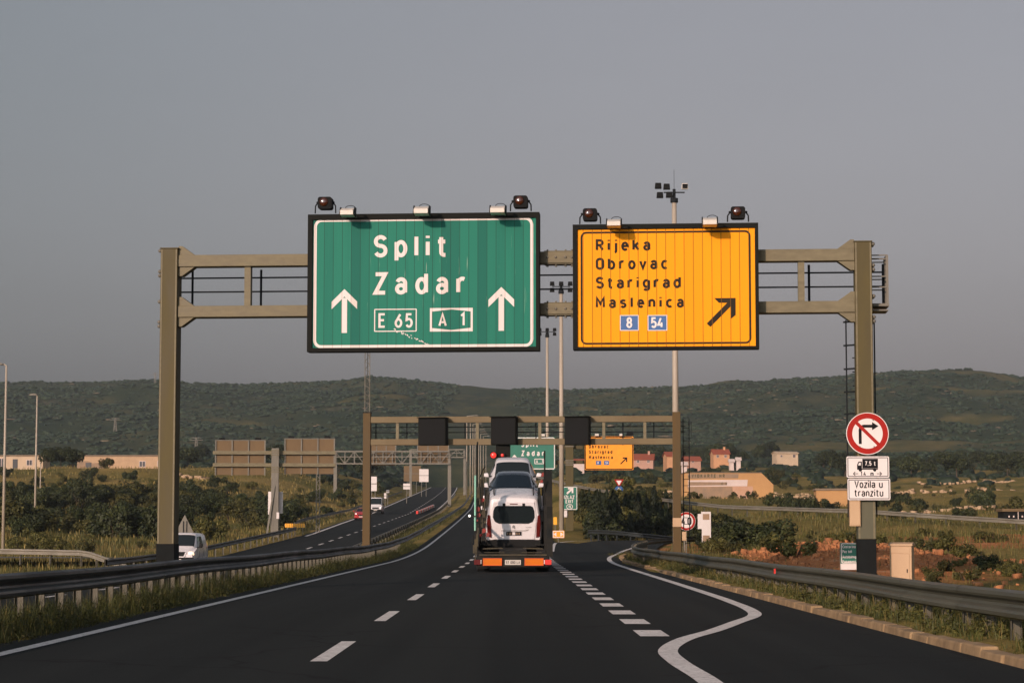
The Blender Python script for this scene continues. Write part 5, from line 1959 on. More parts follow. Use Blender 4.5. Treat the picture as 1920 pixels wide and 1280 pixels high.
def truss_gantry(xa, xb, yt, yb, Y, colx, ybase, label, backs, open_end=None):
    f = Frame((at(colx, 1000, Y).x, Y, 0), 0)
    zb_ = zg(f.o.x, Y)
    t = thing('truss_gantry', label, 'gantry', (f.o.x, Y, zb_))
    u0, z1 = f.uv(xa, yt, 0); u1, z0 = f.uv(xb, yb, 0)
    z1 -= zb_; z0 -= zb_
    c = MB().box(-.3, .3, -.3, .3, -.5, z1).build('column', M['galv'], t, bevel=.02)
    if u0 < -12:
        MB().box(u0 - .3, u0 + .3, -.3, .3, -8, z1).build('column', M['galv'], t)
    ch = MB()
    for z in (z0, z1):
        for w in (-.8, .8):
            ch.box(u0, u1, w - .1, w + .1, z - .10, z + .10)
    ch.build('chord', M['galv'], t)
    n = max(3, int((u1 - u0) / 1.6))
    wb = MB()
    for k in range(n + 1):
        u = u0 + (u1 - u0) * k / n
        for w in (-.8, .8):
            wb.box(u - .05, u + .05, w - .05, w + .05, z0 + .1, z1 - .1)
        if k < n:
            u2 = u0 + (u1 - u0) * (k + 1) / n
            for w in (-.8, .8):
                wb.bar((u, w, z0 if k % 2 else z1), (u2, w, z1 if k % 2 else z0), .09)
    wb.build('web', M['galv'], t)
    zz = z0 + (z1 - z0) * .55
    MB().box(u0, u1, -.88, -.82, zz - .07, zz + .07).build('walkway', M['galv'], t)
    for (ba, bb_, bt, bbm), lab in backs:
        v0, y0_ = f.uv(ba, bbm, 1.0); v1, y1_ = f.uv(bb_, bt, 1.0)
        s_ = thing('direction_sign', lab, 'road sign', f.world((v0 + v1) / 2, 1.05, y0_))
        hx, h = (v1 - v0) / 2, y1_ - y0_
        MB().box(-hx, hx, .03, .12, 0, h).build('board', M['sign_back'], s_)
        rb = MB()
        for k in range(4):
            u = -hx + 2 * hx * k / 3
            rb.box(u - .08, u + .08, -.06, .029, 0, h)
        rb.build('rib', M['galv'], s_)
    return t


truss_gantry(629, 843, 846, 869, 395, 842.5, 940, 'long grey lattice truss gantry across the opposite carriageway', [((688, 742, 833, 872), 'far brown sign back with ribs on the lattice truss, left one'), ((783, 841, 833, 870), 'far brown sign back with ribs on the lattice truss, right one')])
truss_gantry(770, 871, 842.5, 857, 520, 871, 922, 'farther short lattice truss gantry right of the long one', [])


def panel_on_posts(px, Y, xa, xb, yt, yb, m, name, label, nposts=2, th=.1):
    f = Frame((at(px, 1000, Y).x, Y, 0), 0)
    zb_ = zg(f.o.x, Y)
    u0, z0 = f.uv(xa, yb, 0); u1, z1 = f.uv(xb, yt, 0)
    t = thing(name, label, 'road sign', (f.o.x, Y, zb_))
    MB().box(u0, u1, 0, th, z0 - zb_, z1 - zb_).build('board', m, t)
    for k in range(nposts):
        u = u0 + (u1 - u0) * (k + .5) / nposts
        MB().cyl((u, th + .08, -.5), (u, th + .08, z1 - zb_), .07, n=6).build('post', M['galv'], t)
    rb = MB().box(u0, u1, -.05, -.002, (z0 + z1) / 2 - zb_ - .06, (z0 + z1) / 2 - zb_ + .06)
    rb.build('rail', M['galv'], t)
    return t


panel_on_posts(770, 560, 757, 789, 873, 902, M['sign_back'], 'notice_board', 'far beige board on posts beside the opposite carriageway')
panel_on_posts(795, 520, 786, 803.5, 879, 903, M['white_paint'], 'notice_board', 'far pale pink-white board beside the beige one')
panel_on_posts(762, 430, 756, 769, 906, 917, M['white_paint'], 'notice_board', 'small low white board by the far bend of the opposite carriageway', 1)
panel_on_posts(700, 345, 694, 706.5, 893, 920, M['white_paint'], 'notice_board', 'tall white panel on thin legs just right of the brown gantry column')
panel_on_posts(722, 400, 720, 724.5, 924, 934, M['white_paint'], 'marker_board', 'tiny white marker on the verge right of the tall white panel', 1)
panel_on_posts(727, 410, 724, 730, 918, 923.5, M['white_paint'], 'marker_board', 'tiny higher white marker on the verge right of the tall white panel', 1)
# yellow reflector barrier on the left
p = at(555, 1000, 205)
zb_ = zg(p.x, 205)
t = thing('reflector_barrier', 'low yellow reflector barrier in the grass left of the dark rail end', 'barrier', (p.x, 204, zb_))
z = at(555, 985, 204).z - zb_
for k in range(9):
    u = (-17 + k * 4.2) * 204 / F
    MB().prism_xz(rrect(u - .085, u + .085, z - .16, z + .2, .03, 2), 0, .05).build('reflector', M['refl_yellow'], t)
MB().box(-.95, .95, .06, .1, z - .1, z + .1).bar((-.7, .1, -.2), (-.7, .1, z), .07).bar((.7, .1, -.2), (.7, .1, z), .07).build('frame', M['galv'], t)
# red and white barrier strip along the median
p0, p1 = at(782, 972, 330), at(813, 958, 385)
t = thing('lane_barrier', 'low red and white barrier strip at the edge of the median', 'barrier', (p0.x, 330, float(zL(330))))
for k in range(14):
    fr_ = k / 14
    d = (p1 - p0)
    a = Vector((d.x * fr_, d.y * fr_, float(zL(330 + 55 * fr_)) - float(zL(330))))
    b = Vector((d.x * (fr_ + .066), d.y * (fr_ + .066), float(zL(330 + 55 * (fr_ + .066))) - float(zL(330))))
    MB().bar(a + Vector((0, 0, .35)), b + Vector((0, 0, .35)), .3, .42).build('block', M['refl_red'] if k % 2 == 0 else M['white_paint'], t)
# grey back of a warning triangle behind the near white van
def b_tri(t, h):
    MB().prism_xz([(-.62, h - .6), (.62, h - .6), (0, h + .62)], 0, .03).build('plate', M['galv'], t)
    MB().bar((-.08, -.03, h - .55), (-.08, -.03, h + .2), .05).bar((.14, -.03, h - .55), (.14, -.03, h + .2), .05).build('bracket', M['rod'], t)
post_sign('warning_sign', 'grey back of a triangular warning sign rising behind the near white van', 346, 150, 982, b_tri, .04)
# electricity pylons on the hill
for px, pyt, pyb, Y, lab in ((213, 788, 816, 1250, 'faint steel pylon on the lower slope of the left hill'), (366, 811, 848, 1020, 'faint steel pylon at the foot of the left hill, right of the big column'), (287, 728, 762, 1780, 'faint steel pylon high on the left hill')):
    p = at(px, 1000, Y)
    zb_ = zg(p.x, Y)
    H = (pyb - pyt) / F * Y
    t = thing('electricity_pylon', lab, 'pylon', (p.x, Y, zb_))
    lm = MB()
    for sx in (-1, 1):
        for sy in (-1, 1):
            lm.bar((sx * .9, sy * .9, -1), (sx * .25, sy * .25, H), .22)
    for k in range(6):
        w = .9 - .65 * k / 6
        z = H * k / 6
        lm.bar((-w, -w, z), (w, -w, z + H / 6), .14).bar((w, -w, z), (-w, -w, z + H / 6), .14)
    lm.build('lattice', M['galv'], t)
    MB().bar((-3, 0, H * .86), (3, 0, H * .86), .25).bar((-2.2, 0, H * .97), (2.2, 0, H * .97), .25).build('cross_arm', M['galv'], t)


# ------------------------------------------------------------------ cars
def car_ring(st):
    y, zb_, zbelt, zt_, hw, ht = st
    k = min(1.0, max(0.0, (zt_ - zbelt) / .3))
    zs_ = zt_ - .10 * k
    return [(0, zt_), (ht * .6, zt_ - .008), (ht * .9, zt_ - .035 * max(k, .3)), (ht, zs_ if k > .3 else zt_ - .06), (ht + (hw - ht) * .55, zbelt + (zs_ - zbelt) * .45),
            (hw, zbelt), (hw + .02, zbelt - .22), (hw + .012, zb_ + .18), (hw - .05, zb_)]


def car(name, label, stations, L, loc, rz, paint, glassm, tilt=0.0, wins=(), screen=None, wheels=(.75, None, .32), group=None, extra=None):
    t = thing(name, label, 'car' if 'van' not in name else 'van', loc, rz, group)
    t.rotation_euler = (tilt, 0, rz)
    rings = [car_ring(s) for s in stations]
    ys = [s[0] for s in stations]
    b = MB()
    full = []
    for r_, y in zip(rings, ys):
        full.append([(x, y, z) for x, z in r_] + [(-x, y, z) for x, z in reversed(r_[1:])])
    k = len(full[0])
    b.v = [p for f_ in full for p in f_]
    b.f = [(i * k + j, i * k + (j + 1) % k, (i + 1) * k + (j + 1) % k, (i + 1) * k + j) for i in range(len(full) - 1) for j in range(k)]
    b.f += [tuple(range(k)), tuple(range((len(full) - 1) * k, len(full) * k))]
    body = b.build('body', paint, t, smooth=True)
    em = body.modifiers.new('edge', 'EDGE_SPLIT')
    em.split_angle = R(38)

    def surf(y, s):
        sg = -1 if s < 0 else 1
        s = abs(s)
        j = max(i for i in range(len(ys)) if ys[i] <= y + 1e-9)
        j = min(j, len(ys) - 2)
        f = (y - ys[j]) / (ys[j + 1] - ys[j])
        i = min(int(s), 7)
        g_ = s - i
        pt = []
        for rr in (rings[j], rings[j + 1]):
            pt.append((rr[i][0] + (rr[i + 1][0] - rr[i][0]) * g_, rr[i][1] + (rr[i + 1][1] - rr[i][1]) * g_))
        return Vector((sg * (pt[0][0] + (pt[1][0] - pt[0][0]) * f), y, pt[0][1] + (pt[1][1] - pt[0][1]) * f))

    def patch(nm, m, ya, yb, sa, sb, ny=8, ns=6, off=.012, ya2=None, yb2=None):
        P = []
        for a in range(ns + 1):
            fs_ = a / ns
            s = sa + (sb - sa) * fs_
            q0 = ya + ((ya2 if ya2 is not None else ya) - ya) * fs_
            q1 = yb + ((yb2 if yb2 is not None else yb) - yb) * fs_
            for c in range(ny + 1):
                p = surf(q0 + (q1 - q0) * c / ny, s)
                e = .02
                y_ = min(max(p.y, ys[0] + e), ys[-1] - e)
                d1 = surf(y_ + e, s) - surf(y_ - e, s)
                s2 = max(.05, min(abs(s), 7.9)) * (1 if s >= 0 else -1)
                d2 = surf(y_, s2 + .04) - surf(y_, s2 - .04)
                n_ = d1.cross(d2)
                if n_.length > 0:
                    n_.normalize()
                cen = Vector((0, p.y, .8))
                if n_.dot(p - cen) < 0:
                    n_ = -n_
                P.append(p + n_ * off)
        fs = [(a * (ny + 1) + c, a * (ny + 1) + c + 1, (a + 1) * (ny + 1) + c + 1, (a + 1) * (ny + 1) + c) for a in range(ns) for c in range(ny)]
        return MB().add(P, fs).build(nm, m, t, smooth=True)

    for (ya, yb, ya2, yb2) in wins:
        for sg in (1, -1):
            patch('side_window', glassm, ya, yb, 3.25 * sg, 4.85 * sg, ya2=ya2, yb2=yb2)
    if screen:
        patch('windscreen', glassm, screen[0], screen[1], -2.75, 2.75, ns=12)
    wr = wheels[2]
    for y in (wheels[0], wheels[1] or L - .85):
        hw = max(s[4] for s in stations)
        for sg in (1, -1):
            w = MB().cyl((sg * (hw - .22), y, wr), (sg * (hw + .015), y, wr), wr, n=20).build('wheel', M['tyre'], t, bevel=.02)
            MB().cyl((sg * (hw + .016), y, wr), (sg * (hw + .028), y, wr), wr * .62, n=14).build('rim', M['rim'], w)
    if extra:
        extra(t, patch, surf)
    return t


def mirrors(t, y, x, z, m, s=1.0):
    for sg in (1, -1):
        k = MB().prism_xz([(sg * (x + .02), z), (sg * (x + .22), z + .02), (sg * (x + .24), z + .15 * s), (sg * (x + .06), z + .17 * s)], y - .06, y + .08).build('mirror', m, t, bevel=.03)
        MB().bar((sg * (x - .10), y, z + .02), (sg * (x + .06), y, z + .04), .05).build('mirror_arm', M['trim'], k)


def plate_box(t, x0, x1, y0, y1, z0, z1, nm, m, bevel=0.0):
    return MB().box(x0, x1, y0, y1, z0, z1).build(nm, m, t, bevel=bevel)


# white people carrier at the rear of the transporter, seen from behind
MPV = [(0, .40, 1.02, 1.72, .89, .74), (.05, .36, 1.03, 1.85, .915, .78), (.18, .32, 1.05, 1.91, .93, .80), (.9, .30, 1.05, 1.95, .93, .81), (2.2, .28, 1.05, 1.95, .93, .81), (2.9, .28, 1.05, 1.90, .93, .78), (3.55, .28, 1.04, 1.18, .93, .76), (4.15, .30, .92, 1.0, .90, .72), (4.38, .34, .75, .82, .80, .6)]


def mpv_extra(t, patch, surf):
    # tailgate with its window on the upright rear
    MB().prism_xz([(-.70, .46), (.70, .46), (.75, .95), (.76, 1.25), (.69, 1.72), (-.69, 1.72), (-.76, 1.25), (-.75, .95)], -.035, .02).build('tailgate', M['car_white'], t, bevel=.02)
    tg = [c for c in t.children if c.name.startswith('tailgate')][0]
    pts = [(-.50, 1.0), (.50, 1.0), (.63, 1.06), (.70, 1.2), (.69, 1.42), (.64, 1.56), (.56, 1.60), (-.56, 1.60), (-.64, 1.56), (-.69, 1.42), (-.70, 1.2), (-.63, 1.06)]
    MB().prism_xz(pts, -.048, -.036).build('rear_window', M['glass'], tg)
    for sg in (1, -1):
        MB().prism_xz([(sg * .745, .52), (sg * .88, .56), (sg * .91, 1.0), (sg * .88, 1.30), (sg * .80, 1.28), (sg * .765, .95)], -.05, .10).build('tail_light', M['taillight'], t, bevel=.02)
        MB().box(sg * .33 - .045, sg * .33 + .045, -.055, -.036, 1.585, 1.68).build('hinge', M['trim'], tg)
    MB().box(-.13, .13, -.05, -.036, 1.645, 1.675).build('brake_light', M['taillight'], tg)
    pl_ = MB().box(-.26, .26, -.055, -.036, .60, .73).build('number_plate', M['trim'], tg)
    MB().box(-.05, .05, -.060, -.056, .615, .715).build('sticker', M['sheet_white'], pl_)
    q = MB()
    for u in (-.21, -.15, -.10, .09, .14, .19):
        q.box(u - .012, u + .012, -.060, -.056, .63, .70)
    q.build('digits', M['render_grey'], pl_)
    MB().prism_xz([(-.055, .86), (-.01, .86), (.02, .83), (.055, .83), (.03, .89), (.04, .93), (-.02, .95), (-.05, .91)], -.055, -.036).build('emblem', M['rim'], tg)
    MB().prism_xz([(-.42, .755), (.42, .755), (.50, .79), (.49, .80), (.40, .772), (-.42, .772)], -.05, -.036).build('crease', M['galv'], tg)
    MB().box(.40, .60, -.04, -.036, .862, .878).build('badge', M['rim'], tg)
    MB().prism_xz([(-.88, .20), (.88, .20), (.93, .44), (.70, .455), (-.70, .455), (-.93, .44)], -.09, .22).build('bumper', M['trim'], t, bevel=.03)
    mirrors(t, 3.2, .92, 1.08, M['car_white'])
    rl_ = MB()
    for sg in (1, -1):
        rl_.tube([(sg * .66, .4, 1.92), (sg * .68, .6, 1.965), (sg * .68, 2.3, 1.985), (sg * .66, 2.6, 1.93)], .02, 6)
    rl_.build('roof_rail', M['trim'], t)
    sh_ = MB()
    for sg in (1, -1):
        sh_.bar((sg * .953, .25, .46), (sg * .953, 3.9, .46), .03, .12)
    sh_.build('side_moulding', M['trim'], t)


T0 = 75.4
mp = car('people_carrier', 'white people carrier at the rear of the transporter, its tailgate facing the camera', MPV, 4.4, (.06, T0 + .25, .60), 0, M['car_white'], M['glass'], R(7), wins=((.35, 1.35, .45, 1.35), (1.45, 2.35, 1.45, 2.35), (2.45, 2.8, 2.45, 3.2)), screen=(2.98, 3.5), wheels=(.8, 3.5, .31), extra=mpv_extra)

SAL = [(0, .30, .85, .95, .78, .60), (.08, .28, .88, 1.0, .84, .64), (.5, .26, .92, 1.08, .88, .66), (1.1, .25, .93, 1.42, .89, .62), (1.7, .25, .93, 1.47, .89, .62), (2.35, .25, .93, 1.44, .89, .60), (3.1, .25, .93, .99, .89, .70), (3.85, .25, .82, .87, .86, .66), (4.15, .28, .66, .72, .76, .55)]


def face_extra(m, z, zh, hl='lamp_clear', x=.86, L=4.2):
    def f(t, patch, surf):
        mirrors(t, 3.0 / 4.2 * L, x + .02, z, m)
        for sg in (1, -1):
            MB().ball((sg * x * .76, L - .22, zh), .17, 10, 6, (1, .8, .55)).build('headlight', M[hl], t, smooth=True)
        MB().prism_xz(rrect(-.42, .42, zh - .18, zh - .02, .05, 3), L - .1, L + .02).build('grille', M['trim'], t)
        MB().box(-.26, .26, L + .015, L + .03, zh - .38, zh - .27).build('number_plate', M['plate'], t)
        MB().prism_xz(rrect(-x, x, zh - .48, zh - .20, .08, 3), L - .35, L - .02).build('bumper', m, t, bevel=.04)
        MB().tube([(-.5, 3.05 / 4.2 * L, z + .0), (.05, 3.0 / 4.2 * L, z + .04)], .012, 4).build('wiper', M['trim'], t)
    return f


car('dark_car', 'dark blue car on the transporter, between the two white cars', SAL, 4.2, (.05, 84.9, 2.30), PI, M['car_dark'], M['blue_glass'], R(-7), wins=((1.0, 1.65, 1.15, 1.65), (1.72, 2.3, 1.72, 2.75)), screen=(2.42, 3.05), wheels=(.7, 3.35, .30), extra=face_extra(M['car_white'], 1.0, .70))
SUV = [(0, .34, .98, 1.15, .80, .62), (.08, .32, 1.0, 1.35, .86, .66), (.4, .30, 1.03, 1.58, .90, .66), (1.1, .28, 1.03, 1.67, .91, .66), (1.9, .28, 1.03, 1.68, .91, .66), (2.45, .28, 1.03, 1.64, .91, .64), (3.15, .28, 1.03, 1.09, .91, .72), (3.95, .30, .96, 1.01, .88, .68), (4.3, .34, .80, .85, .78, .58)]
car('white_car', 'white car highest on the transporter, windscreen and both door mirrors facing the camera', SUV, 4.3, (.02, 91.2, 2.78), PI, M['car_white'], M['glass'], R(-7), wins=((.5, 1.5, .7, 1.5), (1.6, 2.4, 1.6, 2.85)), screen=(2.50, 3.12), wheels=(.75, 3.45, .34), extra=face_extra(M['car_white'], 1.06, .80, x=.88, L=4.3))

# opposite carriageway: near white van, red car, far white van
VAN = [(0, .35, 1.15, 1.70, .90, .76), (.1, .32, 1.15, 1.86, .95, .79), (.5, .30, 1.15, 1.92, .96, .80), (3.1, .30, 1.15, 1.92, .96, .80), (3.45, .30, 1.15, 1.86, .96, .78), (4.15, .30, 1.13, 1.17, .96, .80), (4.75, .32, .98, 1.03, .93, .76), (5.0, .36, .80, .86, .82, .62)]


def van_extra(t, patch, surf):
    mirrors(t, 3.95, .98, 1.12, M['trim'], 1.6)
    L = 5.0
    for sg in (1, -1):
        MB().ball((sg * .72, L - .14, .82), .19, 12, 8, (1, .7, .75)).build('headlight', M['lamp_warm'], t, smooth=True)
    MB().prism_xz([(-.50, .90), (-.40, .70), (.40, .70), (.50, .90), (.44, .94), (-.44, .94)], L - .10, L + .03).build('grille', M['trim'], t)
    g_ = MB()
    stroke_pts = [(-.50, .91), (-.40, .68), (.40, .68), (.50, .91)]
    for a, b in zip(stroke_pts[:-1], stroke_pts[1:]):
        g_.bar((a[0], L + .03, a[1]), (b[0], L + .03, b[1]), .05)
    g_.build('grille_frame', M['car_white'], t)
    MB().prism_xz(rrect(-.90, .90, .30, .66, .08, 3), L - .3, L + .02).build('bumper', M['trim'], t, bevel=.04)
    MB().box(-.26, .26, L + .021, L + .035, .46, .57).build('number_plate', M['plate'], t)
    MB().ball((.36, 3.3, 1.34), .13, 8, 6, (1, .8, 1.2)).build('driver_head', M['wall_orange'], t, smooth=True)


xv = at(331, 1000, 116).x
car('white_van', 'near white van with lit headlight, half hidden by the left column of the front gantry', VAN, 5.0, (xv, 121, float(zL(117)) + .03), PI, M['car_white'], M['glass'], 0, wins=((3.1, 3.4, 3.1, 3.8), (1.9, 2.9, 1.9, 2.9)), screen=(3.50, 4.08), wheels=(.9, 4.1, .33), extra=van_extra)
VAN2 = [(0, .40, 1.3, 2.2, .92, .84), (.1, .35, 1.3, 2.40, .98, .86), (3.6, .32, 1.3, 2.45, .99, .87), (4.1, .32, 1.3, 2.36, .99, .85), (4.75, .32, 1.25, 1.32, .98, .82), (5.3, .34, 1.05, 1.10, .95, .78), (5.5, .38, .85, .92, .84, .66)]


def van2_extra(t, patch, surf):
    mirrors(t, 4.5, 1.0, 1.25, M['trim'], 1.8)
    for sg in (1, -1):
        MB().ball((sg * .74, 5.36, .85), .18, 10, 6, (1, .7, .75)).build('headlight', M['lamp_white'] if sg < 0 else M['lamp_clear'], t, smooth=True)
    MB().prism_xz(rrect(-.5, .5, .72, .95, .05, 3), 5.4, 5.53).build('grille', M['trim'], t)
    MB().prism_xz(rrect(-.93, .93, .34, .66, .08, 3), 5.2, 5.53).build('bumper', M['trim'], t, bevel=.04)
    MB().box(-.26, .26, 5.531, 5.545, .46, .57).build('number_plate', M['plate'], t)


xv = at(704, 1000, 335).x
car('white_van', 'farther white van coming along the opposite carriageway beside the brown gantry column', VAN2, 5.5, (xv, 340, float(zL(337)) + .03), PI, M['car_white'], M['glass'], 0, wins=((3.4, 4.0, 3.4, 4.5),), screen=(4.14, 4.70), wheels=(.95, 4.5, .35), extra=van2_extra)
xv = at(677, 1000, 283).x
car('red_car', 'small red car in the outer lane of the opposite carriageway, half behind the brown column', SAL, 4.2, (xv, 287, float(zL(285)) + .03), PI, M['car_red'], M['glass'], 0, wins=((1.0, 1.65, 1.15, 1.65), (1.72, 2.3, 1.72, 2.75)), screen=(2.42, 3.05), wheels=(.7, 3.35, .30), extra=face_extra(M['car_red'], .98, .68, hl='lamp_white'))

# ------------------------------------------------------------------ the car transporter
t = thing('car_transporter', 'dark car transporter trailer with orange rear panels, driving ahead in the middle lane', 'truck', (0.03, T0 - 2.0, float(zM(T0))))
dz = lambda y: .50 + .123 * (y - 2.3)
MB().box(-1.18, 1.18, .05, .35, .16, .52).build('rear_bumper', M['truck_steel'], t, bevel=.02)
MB().bar((-1.1, .02, .56), (1.1, .02, .56), .05, .05).build('rear_rail', M['truck_olive'], t)
for x0, x1 in ((-.98, -.36), (.38, 1.0)):
    p = MB().box(x0, x1, -.02, .045, .215, .455).build('marker_panel', M['orange_panel'], t)
    f = MB()
    f.box(x0, x1, -.03, -.0205, .435, .455).box(x0, x1, -.03, -.0205, .215, .235).box(x0, x0 + .02, -.03, -.0205, .235, .435).box(x1 - .02, x1, -.03, -.0205, .235, .435)
    f.build('edge', M['orange_edge'], p)
p = MB().box(-.26, .26, -.01, .045, .24, .40).build('number_plate', M['plate'], t)
tb = MB()
text(tb, 'ST 000 LA', -.23, .23, .275, .365, -.014, .16)
tb.build('lettering', M['sheet_black'], p, fix=False)
for sx, m in ((-1.16, 'taillight'), (1.15, 'refl_red')):
    lb = MB().prism_xz(rrect(sx - .11, sx + .11, .24, .41, .03, 3), -.05, .045).build('tail_light', M[m], t, bevel=.01)
    MB().box(sx - .14 if sx > 0 else sx + .10, sx - .112 if sx > 0 else sx + .13, -.04, .045, .27, .40).build('reflector', M['white_paint'], lb)
# wheels
for y in (2.3, 3.6, 4.9):
    for sg in (-1, 1):
        w = MB().cyl((sg * .80, y, .40), (sg * 1.20, y, .40), .42, n=20).build('wheel', M['tyre'], t, bevel=.03)
        MB().cyl((sg * 1.201, y, .40), (sg * 1.215, y, .40), .24, n=14).build('rim', M['rim'], w)
for sg in (-1, 1):
    MB().box(sg * .98 - .24, sg * .98 + .24, 1.55, 1.58, .10, .62).build('mudflap', M['trim'], t)
    MB().box(sg * 1.0 - .25, sg * 1.0 + .25, 1.7, 5.6, .86, .90).build('mudguard', M['truck_steel'], t)
# lower deck: two sloping wheel tracks and cross members
for sg in (-1, 1):
    d = MB()
    x0, x1 = sorted((sg * .42, sg * 1.1))
    d.add([(x0, .4, dz(.4) - .08), (x1, .4, dz(.4) - .08), (x1, 6.4, dz(6.4) - .08), (x0, 6.4, dz(6.4) - .08),
           (x0, .4, dz(.4)), (x1, .4, dz(.4)), (x1, 6.4, dz(6.4)), (x0, 6.4, dz(6.4))],
          [(0, 3, 2, 1), (4, 5, 6, 7), (0, 1, 5, 4), (1, 2, 6, 5), (2, 3, 7, 6), (3, 0, 4, 7)])
    d.build('deck_track', M['truck_steel'], t)
    rp = MB()
    rp.prism_xz([(sg * .30, .76), (sg * 1.0, .74), (sg * .97, .78), (sg * .38, .80)], .25, .45)
    rp.prism_xz([(sg * .25, .62), (sg * .95, .63), (sg * .93, .65), (sg * .30, .645)], .35, .50)
    rp.build('ramp_end', M['truck_olive'], t)
cm = MB()
for y in np.arange(.6, 14.5, 1.2):
    cm.box(-1.15, 1.15, y, y + .12, max(.42, min(dz(y), 1.9) - .28), max(.5, min(dz(y), 1.9) - .10))
cm.build('cross_member', M['truck_steel'], t)
MB().prism_yz([(.4, .42), (6.0, .86), (14.5, .95), (14.5, 1.2), (6.0, 1.05), (.4, .7)], -.45, .45).build('chassis', M['truck_steel'], t)
# upper deck carried on posts
for sg in (-1, 1):
    x0, x1 = sorted((sg * .42, sg * 1.1))
    d = MB()
    for (ya, za), (yb, zb_) in (((6.3, 1.62), (10.4, 2.20)), ((10.6, 2.20), (17.0, 3.02))):
        d.add([(x0, ya, za), (x1, ya, za), (x1, yb, zb_), (x0, yb, zb_), (x0, ya, za + .07), (x1, ya, za + .07), (x1, yb, zb_ + .07), (x0, yb, zb_ + .07)],
              [(0, 3, 2, 1), (4, 5, 6, 7), (0, 1, 5, 4), (1, 2, 6, 5), (2, 3, 7, 6), (3, 0, 4, 7)])
    d.build('upper_track', M['truck_olive'], t)
# side frames: posts, rails and braces; the right-hand one carries sheet panels
for sg in (-1, 1):
    sf = MB()
    X = sg * 1.2
    for y, h in ((.6, 1.6), (3.4, 2.5), (6.4, 2.9), (9.6, 3.1), (12.6, 3.2), (15.6, 3.4)):
        sf.box(X - .06, X + .06, y - .08, y + .08, .6, h)
    for (ya, za), (yb, zb_) in (((.6, .75), (16, 1.15)), ((.6, 1.55), (6.4, 2.6)), ((6.4, 2.6), (16, 3.2)), ((.6, .8), (3.4, 2.4)), ((6.4, 1.0), (3.4, 2.4)), ((6.4, 1.0), (9.6, 3.0)), ((12.6, 1.2), (9.6, 3.0))):
        sf.bar((X, ya, za), (X, yb, zb_), .07)
    sf.build('side_frame', M['truck_steel'], t)
pn = MB()
pn.prism_yz([(.8, .70), (6.2, .85), (11, 1.1), (11, 3.0), (7.6, 3.05), (4.6, 2.75), (2.2, 2.30), (.8, 1.35)], 1.13, 1.17)
for k in range(7):
    y = 2.0 + k * 1.1
    pn.bar((1.22 + .02 * (k % 2), y, 2.0), (1.20, y + .05, 2.95 + .28 * ((k * 3) % 4) / 2), .06)
for y0_, y1_, za, zb_ in ((1.3, 1.8, .55, 2.75), (1.9, 2.4, .6, 3.15), (2.5, 3.0, .7, 2.95), (.5, 1.2, .5, 1.9)):
    pn.prism_yz([(y0_, za), (y1_, za), (y1_, zb_), ((y0_ + y1_) / 2, zb_ + .25), (y0_, zb_ - .15)], 1.04 if y0_ > 1 else 1.12, 1.31)
pn.build('side_panel', M['truck_steel'], t)
lp = MB()
lp.prism_yz([(1.2, .70), (6.2, .85), (6.2, 1.5), (3.2, 1.25), (1.2, .95)], -1.17, -1.13)
lp.build('side_panel', M['truck_steel'], t)
# loose gear on the left side
MB().cyl((-1.24, .15, 1.35), (-1.235, .22, 3.15), .032, n=6).build('stake', M['truck_teal'], t)
MB().cyl((-1.22, 1.3, 2.0), (-1.18, 1.4, 4.3), .028, n=5).cyl((1.06, 1.3, 2.2), (1.06, 1.4, 4.0), .028, n=5).build('stake', M['truck_steel'], t)
rs_ = MB()
for x, y, z, s in ((-1.15, .3, 2.05, .15), (-1.12, .35, 1.86, .13), (-1.0, .6, 2.36, .13), (-.95, .3, 1.35, .14), (-.82, .3, 1.22, .12), (-1.05, .4, 1.2, .1), (1.07, 6.5, 3.35, .13), (1.02, 6.4, 3.1, .11), (-1.17, .2, 1.68, .06)):
    s *= .62
    rs_.prism_xz([(x - s * .7, z - s), (x + s * .5, z - s * .7), (x + s * .8, z + s * .3), (x + s * .2, z + s), (x - s * .6, z + s * .6)], y, y + .12)
rs_.build('red_strap', M['truck_red'], t)
ge = MB()
for x, y, z, a in ((-1.05, .5, 1.6, .1), (-.98, .5, 1.9, .09), (-1.1, .6, 2.6, .12), (-1.02, .7, 2.9, .1), (-.95, .9, 2.2, .08), (-1.2, .1, .95, .08), (-1.24, .1, .75, .09)):
    ge.cbox((x, y, z), (a * 1.5, a, a * 3)).bar((x, y, z - .4), (x + .06, y + .1, z + .5), .04)
ge.build('ratchet_gear', M['truck_olive'], t)
ch = MB()
ch.tube([(-1.08, .3, 3.1), (-.98, .32, 3.35), (-.9, .35, 3.45)], .02, 5).tube([(-1.28, .2, 1.2), (-1.33, .2, 1.0), (-1.27, .2, .72)], .02, 5)
ch.build('cable', M['truck_steel'], t)
MB().bar((-1.2, .1, 1.82), (-1.40, .1, 1.82), .03).build('dot_stalk', M['truck_steel'], t)
MB().ball((-1.42, .06, 1.83), .04, 10, 6).build('white_dot', M['lamp_white'], t, smooth=True)  # small glowing white ball, added with its stalk beside the trailer
# tractor unit ahead
MB().prism_yz([(15.2, .7), (17.6, .7), (17.6, 2.2), (17.3, 2.75), (15.2, 2.75)], -1.2, 1.2).build('cab', M['car_white'], t, bevel=.06)
MB().box(-1.0, 1.0, 11.5, 15.2, .75, 1.0).build('tractor_frame', M['truck_steel'], t)
for y in (12.2, 16.4):
    for sg in (-1, 1):
        w = MB().cyl((sg * .8, y, .48), (sg * 1.2, y, .48), .48, n=20).build('wheel', M['tyre'], t, bevel=.03)
        MB().cyl((sg * 1.201, y, .48), (sg * 1.215, y, .48), .27, n=14).build('rim', M['rim'], w)


